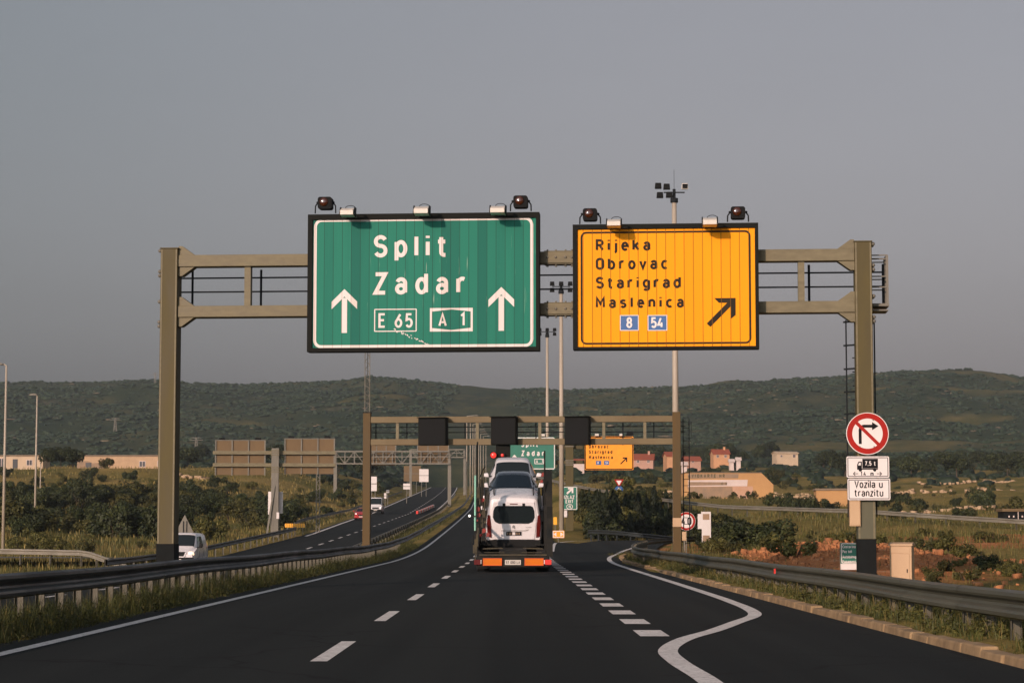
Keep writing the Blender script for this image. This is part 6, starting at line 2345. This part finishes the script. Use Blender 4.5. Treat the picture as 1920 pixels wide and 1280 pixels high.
# ------------------------------------------------------------------ buildings
def window(parent, x, z, w, h, y=-.01, frame='wall_white'):
    f = MB().box(x - w / 2, x + w / 2, y - .06, y - .002, z, z + h).build('window', M[frame], parent)
    MB().box(x - w / 2 + .1, x + w / 2 - .1, y - .07, y - .061, z + .1, z + h - .1).build('pane', M['dark_hole'], f)
    MB().box(x - .04, x + .04, y - .085, y - .071, z + .1, z + h - .1).build('glazing_bar', M[frame], f)
    return f


def house(label, px, Y, w, d, h, wall, roof, rise, rz=0.0, windows=(), zoff=0.0, cat='house', chimney=False, name='house', pyb=None):
    p = at(px, 1000, Y)
    zb_ = zg(p.x, Y) if pyb is None else at(px, pyb, Y).z
    t = thing(name, label, cat, (p.x, Y, zb_ + zoff), rz)
    wl_ = MB()
    hx, hy = w / 2, d
    if rise > 0:   # ridge along x
        wl_.prism_yz([(0, -3), (hy, -3), (hy, h), (hy / 2, h + rise - .15), (0, h)], -hx, hx)
    else:
        wl_.box(-hx, hx, 0, hy, -3, h)
    wl_.build('wall', M[wall], t)
    if rise > 0:
        rf = MB()
        for s in (0, 1):
            e = -.4 if s == 0 else hy + .4
            ez = h - .4 * rise / (hy / 2)
            a = [(-hx - .3, e, ez), (hx + .3, e, ez), (hx + .3, hy / 2, h + rise), (-hx - .3, hy / 2, h + rise)]
            b = [(x, y, z + .18) for x, y, z in a]
            rf.add(a + b, [(0, 1, 2, 3), (4, 5, 6, 7), (0, 1, 5, 4), (1, 2, 6, 5), (2, 3, 7, 6), (3, 0, 4, 7)])
        r_ = rf.build('roof', M[roof], t)
        if chimney:
            MB().box(hx * .4, hx * .4 + .6, hy * .4, hy * .4 + .6, h + rise * .5, h + rise + .9).build('chimney', M[wall], r_)
    else:
        MB().box(-hx - .15, hx + .15, -.2, hy + .15, h + .002, h + .25).build('roof', M[roof], t)
    for x, z, ww, hh in windows:
        window(t, x, z, ww, hh)
    return t


# flat-roofed buildings at the left
t = house('flat-roofed cream building with dark door and window, at the left edge of the photo', 34, 450, 9.4, 7, 2.9, 'wall_cream', 'roof_grey', 0, 0, ((-3.6, .5, 1.5, 2.0), (2.0, 1.0, 1.2, 1.2)), name='flat_roofed_building', cat='building', pyb=882)
MB().box(-1.35, -.35, -.05, -.002, .1, 2.3).build('door', M['dark_hole'], t)
t = house('long low ruined building with a thin dark roof, left of the big column', 222, 445, 17.0, 8, 2.85, 'wall_pale', 'roof_grey', 0, R(-3), ((4.6, .7, 1.3, 1.2), (8.0, .8, .8, 1.1)), name='long_building', cat='building', pyb=882)
MB().prism_xz([(-8.5, -.5), (-2.4, -.5), (-2.2, .8), (-3.6, 1.1), (-4.2, 1.6), (-5.4, 1.5), (-6.2, 1.9), (-8.5, 2.0)], -.03, -.003).build('grey_render', M['render_grey'], t)
MB().box(-6.8, -5.6, -.05, -.031, .5, 1.6).build('opening', M['dark_hole'], t)

# tan building with the faded wall lettering
Yb = 350.0
pb0, pb1 = at(1283, 937, Yb), at(1451, 937, Yb)
ft = Frame(((pb0.x + pb1.x) / 2, Yb, 0), R(0))
zb_ = at(1366, 937, Yb).z - .2
t = thing('painted_building', 'tan windowless building with faded wall lettering and one cut-off corner', 'building', (ft.o.x, Yb, zb_))


def lob(px, py):
    u, z = ft.uv(px, py, 0)
    return u, z - zb_


MB().prism_xz([(lob(1283, 940)[0], -3), (lob(1450, 940)[0], -3), lob(1450, 908), lob(1428, 886.5), lob(1283, 886.5)], 0, 9).build('wall', M['wall_tan'], t)
MB().prism_xz([lob(1282, 886.3), lob(1428, 886.3), lob(1427.5, 885), lob(1282, 885)], -.1, 9.1).build('roof', M['roof_grey'], t)


def wpatch(pts, m, y, nm='painted_patch'):
    return MB().prism_xz([lob(*p) for p in pts], y - .02, y).build(nm, M[m], t)


wpatch([(1289, 888), (1385, 888), (1384, 896), (1290, 897)], 'render_grey', -.004, 'grey_band')
wpatch([(1290, 900), (1330, 899), (1402, 899), (1401, 911), (1345, 911.5), (1290, 912)], 'wall_white', -.004, 'white_band')
wpatch([(1290.5, 903), (1363, 903.5), (1363, 909), (1291, 910)], 'render_grey', -.03, 'grey_stripe')
wpatch([(1288, 912.3), (1373, 912), (1374, 930), (1360, 933), (1320, 935), (1296, 933)], 'render_grey', -.004, 'bare_render')
wpatch([(1373.5, 911.8), (1411, 911), (1414, 933), (1400, 936), (1380, 935), (1374.5, 931)], 'render_pink', -.004, 'pink_patch')
tb = MB()
q0, q1 = lob(1290, 895), lob(1359, 888.2)
text(tb, 'AVIOKARTE.HR', q0[0], q1[0], q0[1], q1[1], -.028, .22)
q0, q1 = lob(1353, 908.5), lob(1363, 904)
text(tb, 'CH', q0[0], q1[0], q0[1], q1[1], -.055, .2)
tb.build('lettering', M['letter_olive'], t, fix=False)

house('small plain tan building behind the two white plates on the column', 1573, 300, 5.9, 5, 2.15, 'wall_tan', 'roof_grey', 0, R(-4), (), name='small_building', cat='building', pyb=949)
house('pink house with red tiled roof beside the smaller yellow sign', 1207, 620, 5.4, 8, 1.5, 'wall_pink', 'roof_tile', 1.5, R(-6), ((-1.5, .5, .8, .9), (1.4, .5, .8, .9)), chimney=True, pyb=871)
house('orange house right behind the brown gantry column', 1263, 640, 3.6, 7, 2.2, 'wall_orange', 'roof_tile', 1.2, R(5), ((.5, .6, .8, .9),), pyb=869)
house('long low red-roofed house just right of the brown gantry column', 1300, 640, 4.6, 6, .8, 'wall_pink', 'roof_tile', 1.1, R(5), ((0, .1, .7, .7),), pyb=868)
house('orange house with gabled red roof, alone on the slope above the tan building', 1354, 680, 4.9, 6, 1.9, 'wall_orange', 'roof_tile', 1.3, R(4), ((-1.2, .7, .8, .9), (1.2, .7, .8, .9)), chimney=True, pyb=862)
house('pale cream house highest on the slope, left of the round sign', 1478, 720, 7.0, 6, 1.8, 'wall_cream', 'wall_cream', .55, R(8), ((-2.0, .5, .7, .8), (2.2, .4, .9, 1.1)), pyb=860)
house('tiny white house below the orange gabled one, left of a pair', 1373, 660, 1.3, 2, 1.0, 'wall_white', 'wall_white', .6, 0, (), pyb=871)
house('tiny white house below the orange gabled one, right of a pair', 1386, 660, 1.2, 2, 1.1, 'wall_white', 'wall_white', .6, 0, (), pyb=868.5)
house('tiny white gabled hut beside the brown gantry column', 1284, 520, 1.2, 2, .7, 'wall_white', 'wall_white', .5, 0, (), pyb=876)
house('low red-roofed white house between the T-shaped gantry and the smaller yellow sign', 1083, 560, 3.4, 6, .9, 'wall_white', 'roof_tile', .8, 0, (), pyb=873)
# dark container at the right edge
t = house('dark green-black container with small pale windows at the right edge', 1912, 195, 2.7, 2.4, 1.45, 'black', 'sign_back', 0, 0, (), name='container', cat='container', pyb=990)
dp = MB()
for x in (-.9, -.5, .25, .6):
    dp.box(x - .06, x + .06, -.03, -.003, .95, 1.1)
    dp.box(x - .12, x + .12, -.03, -.003, .66, .70)
dp.build('window_row', M['wall_white'], t)
MB().box(-.14, -.08, -.04, -.003, -.1, 1.45).build('door_joint', M['wall_white'], t)


# ------------------------------------------------------------------ vegetation
nrng = np.random.default_rng(11)


def leaves(P, N, size, rg):
    """one small quad per point, facing roughly along N"""
    n = len(P)
    N = N + rg.normal(0, .55, (n, 3))
    N /= np.linalg.norm(N, axis=1)[:, None] + 1e-9
    T = np.cross(N, rg.normal(0, 1, (n, 3)))
    T /= np.linalg.norm(T, axis=1)[:, None] + 1e-9
    B = np.cross(N, T)
    s = size * rg.uniform(.6, 1.4, n)[:, None]
    V = np.stack([P - T * s, P - B * s * .55, P + T * s, P + B * s * .55], 1).reshape(-1, 3)
    return V, np.arange(4 * n).reshape(n, 4)


def crown_points(rg, n, h, w, kind):
    if kind == 'pine':
        t = rg.uniform(0, 1, n) ** .8
        ang = rg.uniform(0, 2 * PI, n)
        tier = .75 + .25 * np.sin(t * 34 + np.sin(ang * 3) * 1.5)
        r = w * (1 - t) ** .75 * tier * np.sqrt(rg.uniform(.35, 1, n)) * (1 + .25 * np.sin(ang * 4 + t * 9))
        P = np.stack([r * np.cos(ang), r * np.sin(ang), h * (.08 + .92 * t)], 1)
        N = np.stack([np.cos(ang), np.sin(ang), np.full(n, .5)], 1)
        return P, N
    k = {'bush': 9, 'tree': 12, 'low': 7}[kind]
    z0 = {'bush': .10, 'tree': .30, 'low': .12}[kind]
    C = np.stack([rg.normal(0, w * .42, k), rg.normal(0, w * .42, k), h * rg.uniform(z0 + .12, .80, k)], 1)
    Rr = w * rg.uniform(.30, .55, k)
    Rr = np.minimum(Rr, h * .3)
    which = rg.integers(0, k, n)
    d = rg.normal(0, 1, (n, 3))
    d /= np.linalg.norm(d, axis=1)[:, None]
    rad = rg.uniform(.45, 1.08, n) ** .6
    P = C[which] + d * (Rr[which] * rad)[:, None] * np.array([1, 1, .95])
    P[:, 2] = np.maximum(P[:, 2], h * .03 + rg.uniform(0, .12, n) * h)
    return P, d + np.array([0, 0, .35])


def plant_proto(name, kind, seed, h, w, n, leaf, m):
    rg = np.random.default_rng(seed)
    t = thing(name, 'plant', 'tree')
    P, N = crown_points(rg, n, h, w, kind)
    V, Q = leaves(P, N, leaf, rg)
    c = np_mesh('crown', V, Q, M[m], t)
    tr = MB()
    if kind == 'tree':
        tr.cyl((0, 0, -.3), (.1, 0, h * .45), .16, .09, 7)
        for k in range(4):
            a = rg.uniform(0, 6.28)
            tr.cyl((.08, 0, h * .38), (w * .5 * math.cos(a), w * .5 * math.sin(a), h * .7), .07, .03, 5)
    elif kind == 'pine':
        tr.cyl((0, 0, -.3), (0, 0, h * .85), .12, .03, 7)
    else:
        for k in range(5):
            a = rg.uniform(0, 6.28)
            tr.cyl((0, 0, -.2), (w * .45 * math.cos(a), w * .45 * math.sin(a), h * .55), .05, .02, 5)
    k_ = tr.build('trunk' if kind in ('tree', 'pine') else 'stem', M['bark'], t)
    return t, [(c, []), (k_, [])]


PROTO = {
    'bush': [('bush', 'bush', 101 + i, 3.0, 1.9, 2600, .15, 'leaf_dark') for i in range(4)] + [('bush', 'bush', 120 + i, 2.8, 1.8, 2200, .15, 'leaf_olive') for i in range(2)],
    'pine': [('pine_tree', 'pine', 140 + i, 4.4, 1.35, 3000, .16, 'leaf_pine') for i in range(3)],
    'tree': [('tree', 'tree', 160 + i, 6.0, 2.9, 3400, .24, 'leaf_dark') for i in range(4)],
    'low': [('shrub', 'low', 180 + i, 1.2, 1.1, 1200, .085, 'leaf_olive') for i in range(3)],
}
protos = {}
used = {}


def plant(kind, x, y, s, label, group, cat):
    i = rng.randrange(len(PROTO[kind]))
    key = (kind, i)
    loc = (x, y, zg(x, y) - .05)
    sc = (s * rng.uniform(.85, 1.25), s * rng.uniform(.85, 1.25), s * rng.uniform(.85, 1.15))
    rz = rng.uniform(0, 6.28)
    if key not in protos:
        protos[key] = plant_proto(*PROTO[kind][i])
        r = protos[key][0]
        r.location, r.rotation_euler, r.scale = loc, (0, 0, rz), sc
    else:
        r = copy_tree(protos[key][0], protos[key][1], loc, rz, sc)
    r['label'] = label
    r['category'] = cat
    if group:
        r['group'] = group
    elif 'group' in r:
        del r['group']
    return r


rampd = lambda x, y: float(polydist(np.array([x]), np.array([y]), RAMP)[0])


HT = {'bush': 2.9, 'pine': 4.6, 'tree': 5.6, 'low': 1.2}


def zone(kinds, px0, px1, y0, y1, n, s0, s1, label, group, cat, minr=5.0, top=None):
    k, tries = 0, 0
    while k < n and tries < n * 30:
        tries += 1
        Y = rng.uniform(y0, y1)
        px = rng.uniform(px0, px1)
        x = (px - 960) / F * Y
        e = float(left_edge(Y))
        if e - 3.5 < x < 6.8 + float(sh(Y)) or (x > 0 and Y < 260 and rampd(x, Y) < minr):
            continue
        if kinds == ['low'] and x > 0 and ((x - 10.5) / 4.0) ** 2 + ((Y - 76) / 15) ** 2 < 1 and rng.random() < .6:
            continue
        if 'foot of the tan' not in label and any(math.hypot(x - bx, Y - by) < rr * .75 for bx, by, bz, rr in PADS):
            continue
        kd, sz = rng.choice(kinds), rng.uniform(s0, s1)
        if top is not None:      # the tallest this spot allows
            room = CAMZ + (1000 - top - rng.uniform(0, 22)) / F * Y - zg(x, Y)
            sz = min(sz, room / HT[kd])
            if sz < .16:
                continue
        plant(kd, x, Y, sz, label, group, cat)
        k += 1


zone(['bush'], -40, 310, 185, 330, 85, .62, 1.0, 'dark green bush in the thicket behind the far-left guardrail', 'bushes of the thicket at the far left', 'bush', top=886)
zone(['bush'], 330, 570, 228, 330, 46, .6, .98, 'dark bush in the thicket below the back-to-front sign boards', 'bushes below the sign backs', 'bush')
zone(['bush', 'low'], 330, 420, 160, 220, 7, .5, .8, 'bush beside the grey triangular sign back', 'bushes by the grey triangle', 'bush')
zone(['bush', 'low'], 560, 760, 310, 520, 34, .4, .9, 'bush in the dry meadow beyond the opposite carriageway', 'bushes in the dry meadow', 'bush')
zone(['low'], -30, 280, 145, 175, 14, .5, .9, 'low shrub in the grass along the far-left guardrail', 'low shrubs at the far-left guardrail', 'shrub')
zone(['bush', 'low'], 0, 480, 330, 410, 34, .4, .75, 'bush on the meadow in front of the flat-roofed buildings', 'bushes in front of the left buildings', 'bush')
zone(['tree'], 310, 700, 540, 820, 40, .7, 1.2, 'distant tree at the foot of the left hill', 'trees at the foot of the left hill', 'tree')
p = at(107, 882, 425)
for dx, s_ in ((-2.2, .62), (0.0, .78), (2.0, .66)):
    plant('tree', p.x + dx, 428 + dx, s_, 'round dark tree between the two flat-roofed buildings', 'trees between the flat-roofed buildings', 'tree')
plant('bush', at(203, 882, 432).x, 432, .8, 'small dark tree in front of the long ruined building', None, 'tree')
zone(['pine', 'pine', 'bush'], 1085, 1275, 178, 226, 80, .5, 1.0, 'dark conifer in the hedge behind the exit road', 'conifers behind the exit road', 'tree', 4.6, top=912)
zone(['bush'], 1275, 1350, 130, 160, 9, .5, .72, 'bush behind the white panel and the round speed sign', 'bushes behind the white panel', 'bush', 6, top=945)
zone(['bush'], 1375, 1455, 102, 120, 6, .42, .62, 'dark bush above the mound of red soil', 'bushes above the red soil', 'bush', 6, top=955)
zone(['bush', 'low'], 1500, 1575, 84, 98, 6, .34, .5, 'bush left of the right gantry column, above the green toll sign', 'bushes by the toll sign', 'bush', 6, top=985)
zone(['bush', 'low'], 1740, 1960, 52, 72, 12, .28, .46, 'dark bush behind the guardrail at the right edge', 'bushes at the right edge', 'bush', 6, top=1030)
zone(['low'], 1330, 1940, 70, 150, 46, .3, .9, 'low olive shrub on the red bank behind the right guardrail', 'low shrubs on the red bank', 'shrub', 6, top=985)
zone(['bush', 'low', 'low'], 1080, 1270, 240, 470, 26, .4, .85, 'bush in the field below the smaller yellow sign', 'bushes in the field below the smaller yellow sign', 'bush', 6)
zone(['bush', 'low', 'low'], 1465, 1960, 215, 480, 80, .4, .9, 'bush in the terraced field at the right', 'bushes in the right field', 'bush', 6)
zone(['tree'], 1512, 1960, 540, 760, 52, .7, 1.1, 'distant tree of the dark belt below the right hill', 'trees below the right hill', 'tree')
zone(['tree'], 1060, 1450, 730, 900, 44, .8, 1.25, 'distant tree behind the red-roofed houses', 'trees behind the houses', 'tree')
zone(['bush', 'low'], 1060, 1500, 470, 600, 56, .6, 1.1, 'dark bush on the slope below the red-roofed houses', 'bushes below the houses', 'bush')
zone(['low', 'low', 'bush'], 1288, 1448, 330, 338, 16, .25, .5, 'small bush at the foot of the tan painted building', 'bushes at the foot of the tan building', 'bush')


# dry-stone walls in the right field: heaps of pale limestone along lines
def stone_wall(px0, py0, px1, py1, Y0, Y1, label, w=1.0, hh=.7, n=60):
    x0, x1 = (px0 - 960) / F * Y0, (px1 - 960) / F * Y1
    t = thing('dry_stone_wall', label, 'stone wall', (x0, Y0, zg(x0, Y0)))
    V, Q = [], []
    cube = np.array([(-1, -1, -1), (1, -1, -1), (1, 1, -1), (-1, 1, -1), (-1, -1, 1), (1, -1, 1), (1, 1, 1), (-1, 1, 1)]) * .5
    cf = np.array([(0, 3, 2, 1), (4, 5, 6, 7), (0, 1, 5, 4), (1, 2, 6, 5), (2, 3, 7, 6), (3, 0, 4, 7)])
    for k in range(n):
        f = nrng.uniform()
        if math.sin(f * 19 + Y0) > .75:
            continue
        x, y = x0 + (x1 - x0) * f + nrng.normal(0, .5 * w), Y0 + (Y1 - Y0) * f + nrng.normal(0, .8 * w)
        s = nrng.uniform(.4, 1.0, 3) * np.array([1.1, 1.0, hh])
        c = cube * s * nrng.uniform(.7, 1.25, (8, 3))
        a = nrng.uniform(0, 6.28)
        c = c @ np.array([(math.cos(a), math.sin(a), 0), (-math.sin(a), math.cos(a), 0), (0, 0, 1)])
        c = c + np.array([x - x0, y - Y0, zg(x, y) - zg(x0, Y0) + s[2] * .35])
        Q.append(cf + 8 * len(V))
        V.append(c)
    np_mesh('stones', np.concatenate(V), np.concatenate(Q), M['stone'], t)


stone_wall(1075, 893, 1290, 906, 380, 372, 'pale dry-stone wall in the field below the smaller yellow sign', n=90)
stone_wall(1100, 912, 1260, 925, 320, 316, 'broken heap of pale stones by the blue arrow sign', n=50)
stone_wall(1455, 905, 1620, 910, 395, 400, 'pale dry-stone wall right of the tan painted building', n=80)
stone_wall(1455, 922, 1530, 930, 335, 330, 'loose pale stones right at the corner of the tan painted building', n=40)
stone_wall(1650, 900, 1900, 903, 430, 425, 'long pale dry-stone wall across the upper right field', n=90)
stone_wall(1680, 945, 1860, 948, 270, 268, 'pale dry-stone wall in the middle of the right field', n=70)
stone_wall(1700, 978, 1900, 985, 205, 202, 'heap of pale stones near the dark container', n=40, hh=.5)
stone_wall(1720, 880, 1930, 884, 500, 500, 'farthest pale dry-stone wall, near the right edge below the dark trees', n=80)
stone_wall(330, 895, 410, 900, 420, 415, 'pale stones on the meadow right of the left gantry column', n=40)
stone_wall(100, 925, 200, 928, 300, 298, 'pale stones showing through the thicket at the left', n=30)


# clods and stones lying on the mound of dug soil
V, Q = [], []
cf = np.array([(0, 3, 2, 1), (4, 5, 6, 7), (0, 1, 5, 4), (1, 2, 6, 5), (2, 3, 7, 6), (3, 0, 4, 7)])
cube = np.array([(-1, -1, -1), (1, -1, -1), (1, 1, -1), (-1, 1, -1), (-1, -1, 1), (1, -1, 1), (1, 1, 1), (-1, 1, 1)]) * .5
for k in range(2200):
    x, y = 10.8 + nrng.normal(0, 3.0), 76 + nrng.normal(0, 8.5)
    if x < 6.4:
        continue
    sz_ = (.025 + .16 * nrng.uniform() ** 4) * nrng.uniform(.7, 1.3, 3)
    c = cube * sz_ * nrng.uniform(.6, 1.3, (8, 3))
    a = nrng.uniform(0, 6.28)
    c = c @ np.array([(math.cos(a), math.sin(a), 0), (-math.sin(a), math.cos(a), 0), (0, 0, 1)]) + np.array([x, y, zg(x, y) + sz_[2] * .2])
    Q.append(cf + 8 * len(V))
    V.append(c)
M['clod'] = mat('soil_clods', (0.46, 0.20, 0.08), 0.95, scale=1.3, c2=(0.22, 0.085, 0.03))
tag(np_mesh('soil_clods', np.concatenate(V), np.concatenate(Q), M['clod']), 'clods of red earth on the mound behind the right guardrail', 'soil', None, 'stuff')


# scrub on the hills, stones on the hills
def blobs(name, n, y0, y1, s0, s1, m, seed, squash=.7, keep=None, kind='stuff', amax=.30):
    rg = np.random.default_rng(seed)
    import bmesh
    bm = bmesh.new()
    bmesh.ops.create_icosphere(bm, subdivisions=2, radius=1)
    bv = np.array([v.co[:] for v in bm.verts])
    bf = np.array([[v.index for v in f.verts] for f in bm.faces])
    bm.free()
    Y = np.sqrt(rg.uniform(y0 ** 2, y1 ** 2, n * 3))
    a = rg.uniform(-amax, amax, n * 3)
    X = a * Y
    pr = fbm(X / 70, Y / 70, 4, seed) + .5
    clear = fbm(X / 95, Y / 60, 5, 55) + np.where(X > 40, .03, -.05)
    ok = (pr + rg.uniform(-.25, .25, n * 3) > .36) & (clear < .17 + rg.uniform(-.06, .06, n * 3))
    ok &= (X < left_edge(np.minimum(Y, 1200)) - 6) | (X > 12 + sh(np.minimum(Y, 900)))
    if keep is not None:
        ok &= keep(X, Y, rg)
    X, Y = X[ok][:n], Y[ok][:n]
    n = len(X)
    Z = Zg(X, Y)
    s = rg.uniform(s0, s1, n) * rg.uniform(.7, 1.2, n)
    ph = rg.uniform(0, 6.28, (n, 3))
    d = 1 + .28 * np.sin(bv[None, :, 0] * 3.1 + ph[:, None, 0]) + .22 * np.sin(bv[None, :, 1] * 4.3 + ph[:, None, 1]) + .2 * np.sin(bv[None, :, 2] * 5.0 + ph[:, None, 2])
    d *= rg.uniform(.8, 1.2, d.shape)
    V = bv[None] * d[..., None] * s[:, None, None] * np.array([1.15, 1.15, squash])
    V += np.stack([X, Y, Z + s * squash * .35], 1)[:, None, :]
    Q = (bf[None] + (np.arange(n) * len(bv))[:, None, None]).reshape(-1, 3)
    o = np_mesh(name, V.reshape(-1, 3), Q, M[m], None)
    return tag(o, 'dark scrub covering the hills' if 'scrub' in name else 'pale limestone lying on the slopes', 'scrub' if 'scrub' in name else 'stones', None, kind)


blobs('hill_scrub', 24000, 820, 2080, .7, 2.0, 'scrub', 5, .5)
blobs('slope_scrub', 3000, 480, 900, .7, 1.9, 'scrub', 6, .7)
blobs('hill_stones', 1600, 900, 2060, .6, 2.2, 'hill_stone', 8, .22, keep=lambda X, Y, rg: (fbm(X / 120, Y / 50, 4, 77) > np.where(X > 60, .09, .17)))


# grass
def grass(name, label, n, sampler, h0, h1, w0, w1, m, seed, lean=.35):
    rg = np.random.default_rng(seed)
    X, Y, hs = sampler(rg, n)
    n = len(X)
    Z = Zg(X, Y) - .03
    h = rg.uniform(h0, h1, n) * hs
    w = rg.uniform(w0, w1, n)
    if w1 > .03:
        w = w * np.clip(Y / 160, .22, 1.6)
        h = h * np.clip(Y / 130, .45, 1.1)
    a = rg.uniform(0, 2 * PI, n)
    tx, ty = np.cos(a) * w / 2, np.sin(a) * w / 2
    la = rg.uniform(0, 2 * PI, n)
    ll = h * rg.uniform(0, lean, n)
    lx, ly = np.cos(la) * ll, np.sin(la) * ll
    V = np.stack([np.stack([X - tx, Y - ty, Z], 1), np.stack([X + tx, Y + ty, Z], 1),
                  np.stack([X + tx * .8 + lx * .35, Y + ty * .8 + ly * .35, Z + h * .6], 1), np.stack([X - tx * .8 + lx * .35, Y - ty * .8 + ly * .35, Z + h * .6], 1),
                  np.stack([X + lx, Y + ly, Z + h], 1)], 1).reshape(-1, 3)
    i = np.arange(n)[:, None] * 5
    me = bpy.data.meshes.new(name)
    T = np.concatenate([i + np.array([[0, 1, 2]]), i + np.array([[0, 2, 3]]), i + np.array([[3, 2, 4]])])
    o = np_mesh(name, V, T, M[m])
    return tag(o, label, 'grass', None, 'stuff')


def clumpy(X, Y, rg, sc, th):
    return (fbm(X / sc, Y / sc, 3, 91) + .5 + rg.uniform(-.25, .25, len(X))) > th


def s_left(rg, n):
    Y = 15 + 125 * rg.uniform(0, 1, n) ** 1.7
    X = rg.uniform(-8.6, -5.68, n)
    ok = clumpy(X * 3, Y, rg, 2.0, .40)
    X, Y = X[ok], Y[ok]
    hs = np.interp(X, [-8.6, -6.6, -6.0, -5.68], [.7, 1.15, .85, .35]) * (.65 + .8 * np.clip(fbm(X, Y / 2.2, 3, 17) + .5, 0, 1))
    return X, Y, hs


def s_right(rg, n):
    Y = 13 + 110 * rg.uniform(0, 1, n) ** 1.6
    X = rg.uniform(5.0, 7.6, n)
    ok = clumpy(X * 3, Y, rg, 2.2, .44)
    X, Y = X[ok], Y[ok]
    hs = np.interp(X, [5.0, 5.3, 6.0, 7.6], [.45, .8, 1.0, 1.1]) * (.5 + 1.0 * np.clip(fbm(X, Y / 2.0, 3, 18) + .5, 0, 1))
    return X, Y, hs


def s_box(x0, x1, y0, y1, p=1.3, ramp_off=False, th=.46, sc=5):
    def f(rg, n):
        Y = y0 + (y1 - y0) * rg.uniform(0, 1, n) ** p
        X = rg.uniform(x0, x1, n)
        ok = clumpy(X, Y, rg, sc, th)
        if x0 < 0:
            ok &= (X < left_edge(Y) - 1.0) | (X > -10.6)
        else:
            ok &= polydist(X, Y, RAMP) > 3.4
            ok &= (((X - 10.5) / 4.2) ** 2 + ((Y - 76) / 15) ** 2 > 1) | (rg.uniform(0, 1, len(X)) < .35)      # bare mound
        X, Y = X[ok], Y[ok]
        return X, Y, np.ones(len(X)) * (.6 + .7 * np.clip(fbm(X / 3, Y / 3, 3, 19) + .5, 0, 1))
    return f


grass('verge_grass', 'rough green grass and weeds under the left guardrail', 130000, s_left, .09, .40, .005, .012, 'blade', 31, .8)
grass('verge_weeds', 'dry stalks among the grass under the left guardrail', 8000, s_left, .18, .50, .004, .009, 'blade_dry', 32, .5)
grass('verge_grass', 'grass and weeds between the kerb and the right guardrail', 80000, s_right, .06, .28, .006, .013, 'blade', 33, .9)
grass('verge_weeds', 'dry stalks between the kerb and the right guardrail', 14000, s_right, .16, .48, .004, .010, 'blade_dry', 34, .5)
grass('median_grass', 'grass in the median beyond the left guardrail', 22000, s_box(-10.5, -6.6, 40, 330), .18, .45, .02, .05, 'blade_meadow', 35)
grass('meadow_grass', 'meadow grass left of the opposite carriageway', 45000, s_box(-75, -19.5, 92, 330, 1.4), .25, .60, .03, .08, 'blade_meadow', 36)
grass('meadow_dry_grass', 'dry grass left of the opposite carriageway', 42000, s_box(-115, -19.5, 120, 500, 1.1, th=.46, sc=9), .25, .60, .04, .10, 'blade_dry', 37)
grass('bank_grass', 'grass on the bank behind the right guardrail', 70000, s_box(7.2, 60, 40, 260, 1.4, th=.48, sc=4), .2, .55, .02, .06, 'blade_meadow', 38)
grass('bank_dry_grass', 'dry grass on the bank behind the right guardrail', 50000, s_box(7.2, 75, 45, 420, 1.3, th=.50, sc=7), .2, .55, .03, .08, 'blade_dry', 39)



def weeds(name, label, n, sampler, m, seed, size=.028, per=46):
    """leafy weeds: small cushions of leaves"""
    rg = np.random.default_rng(seed)
    X, Y, hs = sampler(rg, n)
    n = len(X)
    Z = Zg(X, Y)
    r = rg.uniform(.07, .20, n) * hs
    d = rg.normal(0, 1, (n, per, 3))
    d /= np.linalg.norm(d, axis=2)[..., None]
    d[..., 2] = np.abs(d[..., 2])
    P = np.stack([X, Y, Z], 1)[:, None, :] + d * (r[:, None, None] * rg.uniform(.4, 1, (n, per, 1))) * np.array([1, 1, 1.5])
    V, Q = leaves(P.reshape(-1, 3), d.reshape(-1, 3) + np.array([0, 0, .4]), size, rg)
    return tag(np_mesh(name, V, Q, M[m]), label, 'weeds', None, 'stuff')


weeds('leafy_weeds', 'leafy weeds in the verge below the left guardrail', 2600, s_left, 'leaf_olive', 41)
weeds('leafy_weeds', 'dark leafy weeds in the verge below the left guardrail', 1500, s_left, 'leaf_dark', 42)
weeds('leafy_weeds', 'leafy weeds behind the kerb below the right guardrail', 2000, s_right, 'leaf_olive', 43)

# ------------------------------------------------------------------ haze
hz_ = MB().box(-1500, 1500, -120, 2800, -12, 330).build('haze', None, None)
hm = bpy.data.materials.new('haze')
hm.use_nodes = True
n = hm.node_tree.nodes
n.remove(n['Principled BSDF'])
pv = n.new('ShaderNodeVolumePrincipled')
pv.inputs['Color'].default_value = (0.78, 0.90, 0.98, 1)
pv.inputs['Density'].default_value = 0.00009
pv.inputs['Anisotropy'].default_value = 0.1
hm.node_tree.links.new(pv.outputs[0], n['Material Output'].inputs['Volume'])
hz_.data.materials.append(hm)
tag(hz_, kind='stuff')
